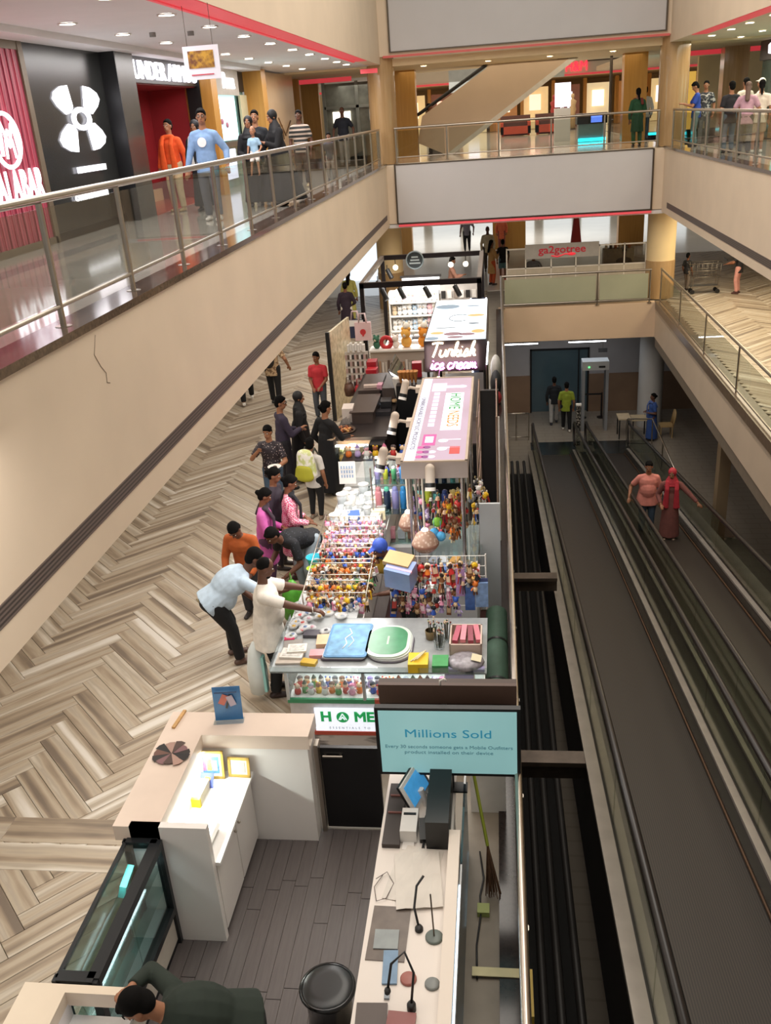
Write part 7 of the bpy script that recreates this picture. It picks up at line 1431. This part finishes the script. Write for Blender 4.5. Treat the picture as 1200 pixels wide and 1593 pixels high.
p, d = person('man in a dark dotted shirt bending with his head toward the camera', (-2.68, 10.95, 0), 142, 1.7, 3, ('tee', DOTS, .08), ('pants', '#8f9aa2'), '#2a2220', hair='short', lean=74, back=.1, hands={-1: (-.16, .5, .55), 1: (.2, .48, .6)}, head=(0, 0), vox=.012)
t = thing('green_bag', 'bright green carrier bag hanging below the dark dotted shirt', 'bag', (-2.72, 10.2, .2)); f = MB().lathe((-2.72, 10.15, .1), [(0, 0), (.14, .02), (.17, .2), (.13, .42), (.03, .56), (0, .56)], n=14); f.build('bag', mat('#4f9a2c', .45, 0, .2, 12), t); MB().tube([(-2.75, 10.15, .6), (-2.74, 10.2, .74), (-2.7, 10.15, .6)], .01, n=5).build('handle', mat('#4f9a2c', .45), t)
person('vendor in a dark green polo shirt and maroon apron inside the stall', (-1.12, 9.72, 0), 118, 1.62, 3, ('tee', '#1f4035', .08), ('pants', '#2a2d2c'), '#2a2220', hair='cap', haircol='#2f4fae', lean=34, hands={-1: (-.2, .5, .95), 1: (.24, .45, 1.0)}, head=(0, 10), vox=.012)
t = thing('white_dhoti_bag', 'white and turquoise carrier bag hanging from the hand of the white shirted man', 'bag', (-2.8, 8.62, .1)); MB().lathe((-2.8, 8.5, .1), [(0, 0), (.11, .01), (.12, .3), (.08, .55), (.02, .66), (0, .66)], n=12).build('bag', mat('#dfe6e4', .5, 0, .05, 8), t); MB().bx(-2.72, -2.69, 8.42, 8.5, .14, .6).build('turquoise_fold', mat('#9fd8d4', .5), t)
# --- by the ice cream stall
p, d = person('child in a white tee and black trousers wearing the yellow backpack', (-3.05, 13.55, 0), -20, 1.4, 2, ('tee', '#cfcac4', .1), ('slim', '#141416'), '#7a6a5c', hair='short', headscale=1.08, head=(20, 10), vox=.013)
c = wpt(d, d['C']-d['fw']*.17); t = thing('backpack', 'lime yellow and white backpack worn by the child', 'backpack', (c.x, c.y, c.z-.2), rz=math.radians(-20))
f = Fig(); f.cap((0, -.02, .04), (0, -.02, .38), .19, .15, (1, 0, 0), .6); f.out('main_pocket', mat2('bp', '#c9cf8a', '#efeade', lambda nt, tc: thr(nt, T(nt, 'Noise', tc, Scale=9.0), .45, .55), .7), t, .014)
f = Fig(); f.cap((0, -.1, .02), (0, -.1, .16), .18, .15, (1, 0, 0), .45); f.out('front_pocket', mat('#a9a52c', .7), t, .014)
for s in (-1, 1): MB().tube([(s*.08, .06, .36), (s*.09, .14, .44), (s*.09, .24, .3), (s*.09, .14, .08)], .018, n=6).build('strap', mat('#3a3a30', .7), t, world=False)
p, d = person('woman in a long black dress with a pale belt at the sweets tray', (-2.98, 14.62, 0), -38, 1.7, 2, ('dress', '#0e0e11', .46, .15), None, '#1a1a1a', hair='bun', hands={-1: (-.26, .1, .85), 1: (.22, .34, 1.02)}, head=(-10, 15), vox=.013)
m = MB().tube([d['W']+V3(.155*math.cos(a), .11*math.sin(a), 0) for a in [k*PI/8 for k in range(17)]], .018, n=6); m.build('belt', mat('#b9a58c', .5), p, world=False)
MB().box(d['HM'](-.05, -.08, .05), (.06, .015, .02)).build('hair_clip', mat('#d9d2cc', .4), p, world=False)
p, d = person('woman in a sequinned black top and jeans eating from a white plate', (-3.78, 13.8, 0), 170, 1.58, 2, ('tee', SEQ, .08), ('slim', GIRA), '#2a2220', hair='bun', hands={1: (.14, .24, 1.28), -1: (-.22, .3, 1.02)}, head=(0, 14), build=1.08, vox=.012)
c = wpt(d, d['arms'][-1][1]+V3(0, .08, .03)); t = thing('paper_plate', 'white paper plate with brown sweets in the hand of the sequinned woman', 'plate', (c.x, c.y, c.z)); MB().lathe((c.x, c.y, c.z), [(0, .0), (.08, 0), (.115, .025), (.11, .028), (.075, .006), (0, .006)], n=18).build('plate', WHITE, t); MB().sph((c.x+.01, c.y, c.z+.02), (.035, .025, .018), n=8, m=5).build('sweet', mat('#4a2c20', .5), t)
p, d = person('man with glasses in a dark purple shirt behind the sequinned woman', (-3.83, 14.9, 0), -62, 1.74, 2, ('long', '#352c3f', .08), ('pants', '#1e1b22'), '#1a1a1a', hair='short', glasses=True, hands={-1: (-.05, .3, 1.05), 1: (.1, .32, 1.1)}, head=(-25, 12), vox=.013)
person('woman in a long black abaya beside the man with glasses', (-3.6, 15.35, 0), -75, 1.68, 2, ('dress', '#151214', .47, .14), None, '#1a1a1a', hair='hijab', haircol='#121013', head=(0, 10), build=1.12, vox=.014)
person('boy in a red tee standing beside the tall gold board', (-3.92, 18.95, 0), 176, 1.5, 0, ('tee', '#c2333c', .08), ('pants', '#4b4f57'), '#3a3a3a', hair='short', headscale=1.05, hands={-1: (-.1, .22, .9), 1: (.1, .22, .88)}, head=(-15, 10), vox=.014)
p, d = person('man in a tan printed shirt with a black sling bag on his back', (-5.22, 20.1, 0), 0, 1.74, 2, ('tee', PRINT, .1), ('pants', '#17171a'), '#2a2a2a', hair='short', hands={-1: (-.36, .05, .86), 1: (.36, .08, .9)}, feet={-1: (-.1, .16), 1: (.1, -.1)}, vox=.014)
c = wpt(d, d['W']-d['fw']*.16); t = thing('sling_bag', 'black sling bag on the back of the tan printed shirt', 'bag', (c.x, c.y, c.z-.12)); MB().sph((c.x-.03, c.y, c.z+.05), (.14, .07, .2), n=14, m=8).build('body', BLACKM, t); MB().tube([(c.x-.08, c.y, c.z+.2), (c.x+.0, c.y+.0, c.z+.34), (c.x+.1, c.y+.05, c.z+.46)], .02, n=6).tube([(c.x+.08, c.y, c.z+.12), (c.x+.14, c.y+.03, c.z+.3), (c.x+.14, c.y+.1, c.z+.42)], .014, n=6).build('strap', BLACKM, t)
person('walker in black trousers and white shoes mostly hidden by the gallery edge', (-5.95, 20.3, 0), 20, 1.74, 2, ('tee', '#3a3a40', .08), ('pants', '#101012'), '#e2ddd6', hair='short', feet={-1: (-.12, -.22), 1: (.12, .3)}, vox=.016)
person('woman in a long dark purple kurta walking away past the gift stall', (-4.55, 27.2, 0), 4, 1.58, 1, ('long', '#2b1d2a', .32, .12), ('pants', '#d9d0c4'), '#2a2220', hair='bun', hands={-1: (-.26, .05, .8), 1: (.2, .2, .95)}, vox=.018, eyes=False, build=1.1)
person('woman in a yellow green kurta with long hair walking away ahead', (-4.75, 29.2, 0), -8, 1.6, 1, ('long', '#c3bd6a', .3, .12), ('pants', '#c3bd6a'), '#2a2220', hair='long', vox=.018, eyes=False)
# --- far ground floor
person('man in a grey shirt and black trousers standing on the bright far floor', (-1.38, 43.4, 0), 175, 1.74, 3, ('tee', '#6f6a72', .09), ('slim', '#121215'), '#1a1a1a', hair='short', hands={-1: (-.3, .04, .85), 1: (.3, .04, .8)}, vox=.022)
person('person in an orange top at the wooden square column', (.2, 43.4, 0), 180, 1.62, 1, ('long', '#c9603c', .2), ('pants', '#7a3f35'), '#2a2220', hair='bun', vox=.024, eyes=False)
person('man in a cream shirt walking toward the stalls', (-.38, 37.8, 0), 178, 1.74, 3, ('long', '#cdbd9c', .1), ('pants', '#4a4038'), '#2a2220', hair='crop', vox=.02)
person('woman in a mustard kurta with orange trousers and a long braid', (-.22, 34.6, 0), -55, 1.62, 1, ('long', '#bf935a', .26, .11), ('pants', '#c4552e'), '#3a2a26', hair='long', hands={-1: (-.1, .22, 1.2), 1: (.12, .24, 1.15)}, vox=.018, eyes=False)
person('boy in a black tee and teal shorts beside the mustard kurta', (.2, 35.5, 0), 10, 1.5, 1, ('tee', '#17171a', .08), ('shorts', '#5b7d80'), '#c9552e', hair='short', vox=.018, eyes=False)
p, d = person('attendant in a salmon shirt holding a phone beyond the gift stall', (-1.5, 30.3, 0), -85, 1.72, 2, ('long', '#cf9a86', .06), ('pants', '#2e2226'), '#1a1a1a', hair='short', hands={-1: (-.05, .32, 1.1), 1: (.1, .36, 1.12)}, head=(0, 18), vox=.018)
person('man in a brown shirt seated in the cafe by the round column', (4.35, 32.9, 0), 178, 1.7, 3, ('long', '#4d3f35', .04), ('pants', '#35302c'), '#1a1a1a', hair='short', seat=.46, hands={-1: (-.15, .42, .82), 1: (.15, .42, .82)}, feet={-1: (-.12, .42), 1: (.12, .42)}, vox=.018)
t = thing('cafe_chair', 'dark chair under the seated man in the cafe', 'chair', (4.35, 33.0, 0)); MB().bx(4.12, 4.58, 32.75, 33.2, .38, .42).build('seat', BLACKM, t); MB().bx(4.12, 4.58, 33.18, 33.22, .42, .9).build('backrest', BLACKM, t)
for x in (4.14, 4.56):
    for y in (32.78, 33.18): MB().cyl((x, y, 0), (x, y, .4), .018, n=6).build('leg', BLACKM, t)
person('grey haired person seated behind the cafe sign', (1.25, 33.0, 0), 175, 1.66, 1, ('long', '#7f7c86', .04), ('pants', '#35302c'), '#1a1a1a', hair='crop', haircol='#4d4a48', seat=.5, feet={-1: (-.12, .42), 1: (.12, .42)}, hands={-1: (-.2, .3, .85), 1: (.2, .3, .85)}, vox=.02, eyes=False)
t = thing('cafe_chair', 'dark chair under the grey haired person behind the cafe sign', 'chair', (1.25, 33.1, 0)); MB().bx(1.02, 1.48, 32.85, 33.3, .42, .46).build('seat', BLACKM, t); MB().bx(1.02, 1.48, 33.28, 33.32, .46, .95).build('backrest', BLACKM, t)
for x in (1.04, 1.46):
    for y in (32.88, 33.28): MB().cyl((x, y, 0), (x, y, .44), .018, n=6).build('leg', BLACKM, t)
person('small boy in a dark tee and grey trousers on the cart side concourse', (6.3, 31.9, 0), -50, 1.2, 1, ('tee', '#2b2a2c', .07), ('pants', '#8a7c70'), '#2a2220', hair='short', headscale=1.12, feet={-1: (-.08, .08), 1: (.08, -.06)}, vox=.016)
person('customer in a black top and pink trousers pushing the wire cart', (7.72, 30.9, 0), 60, 1.6, 1, ('tee', '#1d1a1e', .1), ('pants', '#c98f86'), '#4a2a24', hair='tail', hands={-1: (-.2, .36, 1.02), 1: (.2, .36, 1.02)}, vox=.018, eyes=False)
# --- lower level
person('man in a dark jacket and pale trousers walking to the glass door', (1.95, 32.0, -4.65), 0, 1.76, 3, ('long', '#14171c', .08), ('pants', '#a9a6a2'), '#1d2230', hair='short', feet={-1: (-.1, -.12), 1: (.1, .16)}, vox=.016, eyes=False)
person('man in a lime green shirt and black trousers walking to the glass door', (2.33, 31.2, -4.65), -5, 1.78, 2, ('tee', '#8a9a2f', .1), ('pants', '#0e0f12'), '#d9d4cc', hair='short', feet={-1: (-.1, .14), 1: (.12, -.12)}, vox=.016, eyes=False)
person('guard in a long blue sari standing beside the cream tables', (5.1, 30.0, -4.65), 100, 1.64, 3, ('dress', '#2d4a86', .47, .13, 'short'), None, '#2a2220', hair='bun', hands={-1: (-.12, .2, 1.05), 1: (.12, .2, 1.05)}, vox=.016, eyes=False, scarf=('#4a5f96', 1))
yb = 18.9; person('man in a salmon pink tee and jeans riding the travelator', (3.2, yb, ZT(yb)), 178, 1.72, 2, ('tee', '#d9897c', .1, .12), ('pants', '#46586a'), '#2a2220', hair='short', belly=.35, build=1.22, hands={1: (.4, .12, .92), -1: (-.26, .1, .82)}, head=(-8, 12), vox=.014)
yb = 18.45; person('woman in a red headscarf and long brown dress with a hand on the rail', (3.62, yb, ZT(yb)), 172, 1.64, 2, ('dress', '#7a4a44', .47, .13), None, '#b9a08c', hair='hijab', haircol='#b5303c', hands={-1: (-.55, .2, .98), 1: (.22, .16, .9)}, head=(-12, 12), vox=.014, scarf=('#b5303c', 'both'))
# --- first floor
person('woman in an orange blouse and cream kurta smiling at the red entrance', (-6.05, 17.75, FL), 168, 1.62, 2, ('long', '#e0541f', .0, .1), ('pants', '#cdb68e'), '#b09468', hair='bun', hands={-1: (-.3, .04, .8), 1: (.3, .04, .8)}, vox=.015, scarf=('#ea5a22', 'both'), build=1.05)
person('person in black with pale backpack straps and a black headscarf', (-5.45, 17.5, FL), 175, 1.58, 2, ('dress', '#121318', .46, .13), None, '#1a1a1a', hair='hijab', haircol='#101014', head=(0, 15), vox=.015, scarf=('#c9c6c2', 'both'))
p, d = person('young man with glasses in a light blue sweatshirt and grey jeans', (-4.72, 15.55, FL), 178, 1.72, 2, ('long', '#7d9cc4', .08), ('pants', '#5d6068'), '#d9d4ce', hair='short', glasses=True, hands={-1: (-.36, .06, .86), 1: (.32, .1, .8)}, feet={-1: (-.14, .14), 1: (.1, -.06)}, head=(12, 4), build=1.05, vox=.013)
MB().cyl(d['C']+d['fw']*.115-d['tt']*.03, d['C']+d['fw']*.122-d['tt']*.03, .075, n=20).build('round_print', mat('#e9e9ea', .8), p, world=False)
person('woman in a black abaya and headscarf carrying a baby', (-4.5, 17.7, FL), 190, 1.58, 2, ('dress', '#101015', .46, .14), None, '#1a1a1a', hair='hijab', haircol='#0f0f14', hands={-1: (-.1, .24, 1.0), 1: (.12, .26, .98)}, head=(-10, 4), vox=.014)
p, d = person('baby in a pale blue tee carried against the black abaya', (-4.37, 17.42, FL+.56), 175, .8, 4, ('tee', '#9fc2dc', .06), ('shorts', '#e2d9d2'), None, hair='crop', haircol='#6b4a3a', headscale=1.5, hands={-1: (-.25, .2, .9), 1: (.25, .15, .8)}, feet={-1: (-.16, .2), 1: (.16, .2)}, vox=.014)
person('man in a dark shirt standing behind the woman with the baby', (-4.62, 18.7, FL), 185, 1.68, 4, ('long', '#20242a', .08), ('pants', '#4a4038'), '#2a2220', hair='short', vox=.015)
p, d = person('woman in a wide black abaya looking at her phone by the railing', (-4.02, 17.75, FL), 128, 1.66, 2, ('dress', '#0d0d11', .46, .26), None, '#1a1a1a', hair='hijab', haircol='#0d0d11', hands={-1: (-.08, .3, 1.14), 1: (.1, .34, 1.16)}, head=(0, 20), build=1.2, vox=.014)
c = wpt(d, d['arms'][1][1]+V3(0, .07, .05)); tag(MB().box(c, (.075, .012, .15), 0, (.4, 0, 2.2)).build('phone', BLACK), 'black phone in the hands of the woman in the wide abaya', 'phone')
person('man in a black and tan striped tee walking toward the camera', (-4.5, 22.4, FL), 180, 1.66, 3, ('tee', STRIPE, .08), ('pants', '#3d352e'), '#c9b28c', hair='short', build=1.08, vox=.016)
person('child with black hair beyond the railing next to the striped tee', (-4.15, 24.2, FL), 180, 1.1, 1, ('tee', '#4a4548', .07), ('pants', '#8a7f74'), '#2a2220', hair='short', headscale=1.15, vox=.018)
person('man in a dark blue tee and grey trousers far along the gallery', (-4.82, 31.0, FL), 178, 1.74, 3, ('tee', '#161b26', .09), ('pants', '#8a8680'), '#2a2220', hair='crop', build=1.1, vox=.018, hands={-1: (-.32, .04, .85), 1: (.32, .04, .85)})
person('woman in a green kurta with a red braid scarf seen from behind', (4.36, 31.2, FL), 5, 1.66, 1, ('long', '#1f4a2f', .26, .12), ('pants', '#2a5a34'), '#2a2220', hair='tail', hands={-1: (-.24, .04, .8), 1: (.1, .2, 1.0)}, vox=.018, eyes=False, scarf=('#6b2a26', -1))
person('man in a white shirt and jeans half hidden by the round column', (5.05, 34.5, FL), 10, 1.72, 2, ('long', '#d2cfca', .08), ('pants', '#4a6076'), '#2a2220', hair='short', vox=.02, eyes=False)
person('man in a white shirt at the foot of the escalator', (-2.3, 34.75, FL), 260, 1.68, 1, ('tee', '#d6d3d0', .09), ('pants', '#35302c'), '#2a2220', hair='short', vox=.02, eyes=False)
p, d = person('boy in a royal blue tee looking at his phone by the column', (5.72, 29.2, FL), 85, 1.72, 2, ('tee', '#25449c', .08), ('pants', '#7f8f92'), '#1d1a1c', hair='short', hands={-1: (-.08, .34, 1.12), 1: (.1, .36, 1.14)}, head=(0, 32), vox=.016)
person('man in a grey printed shirt standing behind the boy in royal blue', (6.2, 30.4, FL), 165, 1.72, 2, ('tee', PRINT2, .08), ('pants', '#4a4a4d'), '#2a2220', hair='short', vox=.017)
person('person in a mauve top with brown hair leaning at the railing', (5.82, 23.9, FL), -15, 1.58, 4, ('tee', '#b58f9f', .1), ('pants', '#3d3a40'), '#2a2220', hair='long', haircol='#5a4438', lean=8, hands={-1: (-.2, .3, 1.05), 1: (.2, .3, 1.05)}, vox=.016, eyes=False)
person('person in a white tee with bare legs beside the mauve top', (6.25, 24.4, FL), -10, 1.6, 4, ('tee', '#ddd2c4', .1), ('shorts', '#b9a08a'), '#e2ddd6', hair='tail', vox=.016, eyes=False)
person('person in a dark top and jeans in front of the mauve top', (5.75, 25.2, FL), 10, 1.62, 2, ('tee', '#1b1a20', .1), ('pants', '#54687a'), '#2a2220', hair='short', vox=.016, eyes=False)
person('man in a white shirt at the square column of the cart side gallery', (6.75, 28.0, FL), 20, 1.7, 2, ('long', '#d9cdbd', .08), ('pants', '#4a4038'), '#2a2220', hair='short', vox=.018, eyes=False)
person('person in a white cap behind the mauve top', (6.95, 27.2, FL), 60, 1.66, 2, ('tee', '#d9d4cc', .09), ('pants', '#3d3a40'), '#2a2220', hair='cap', haircol='#e2ddd2', vox=.018, eyes=False)
# --- staff member leaning on the near counter
person('staff member in a dark green shirt leaning over the near counter', (-1.75, 3.8, 0), 110, 1.72, 2, ('long', '#1f2a22', .08), ('pants', '#17181a'), '#1a1a1a', hair='short', lean=62, back=.06, hands={1: (.22, .58, 1.13), -1: (-.2, .5, .95)}, feet={-1: (-.14, -.05), 1: (.14, .05)}, head=(0, 12), build=1.25, vox=.011, curl=.9)
bake_all()
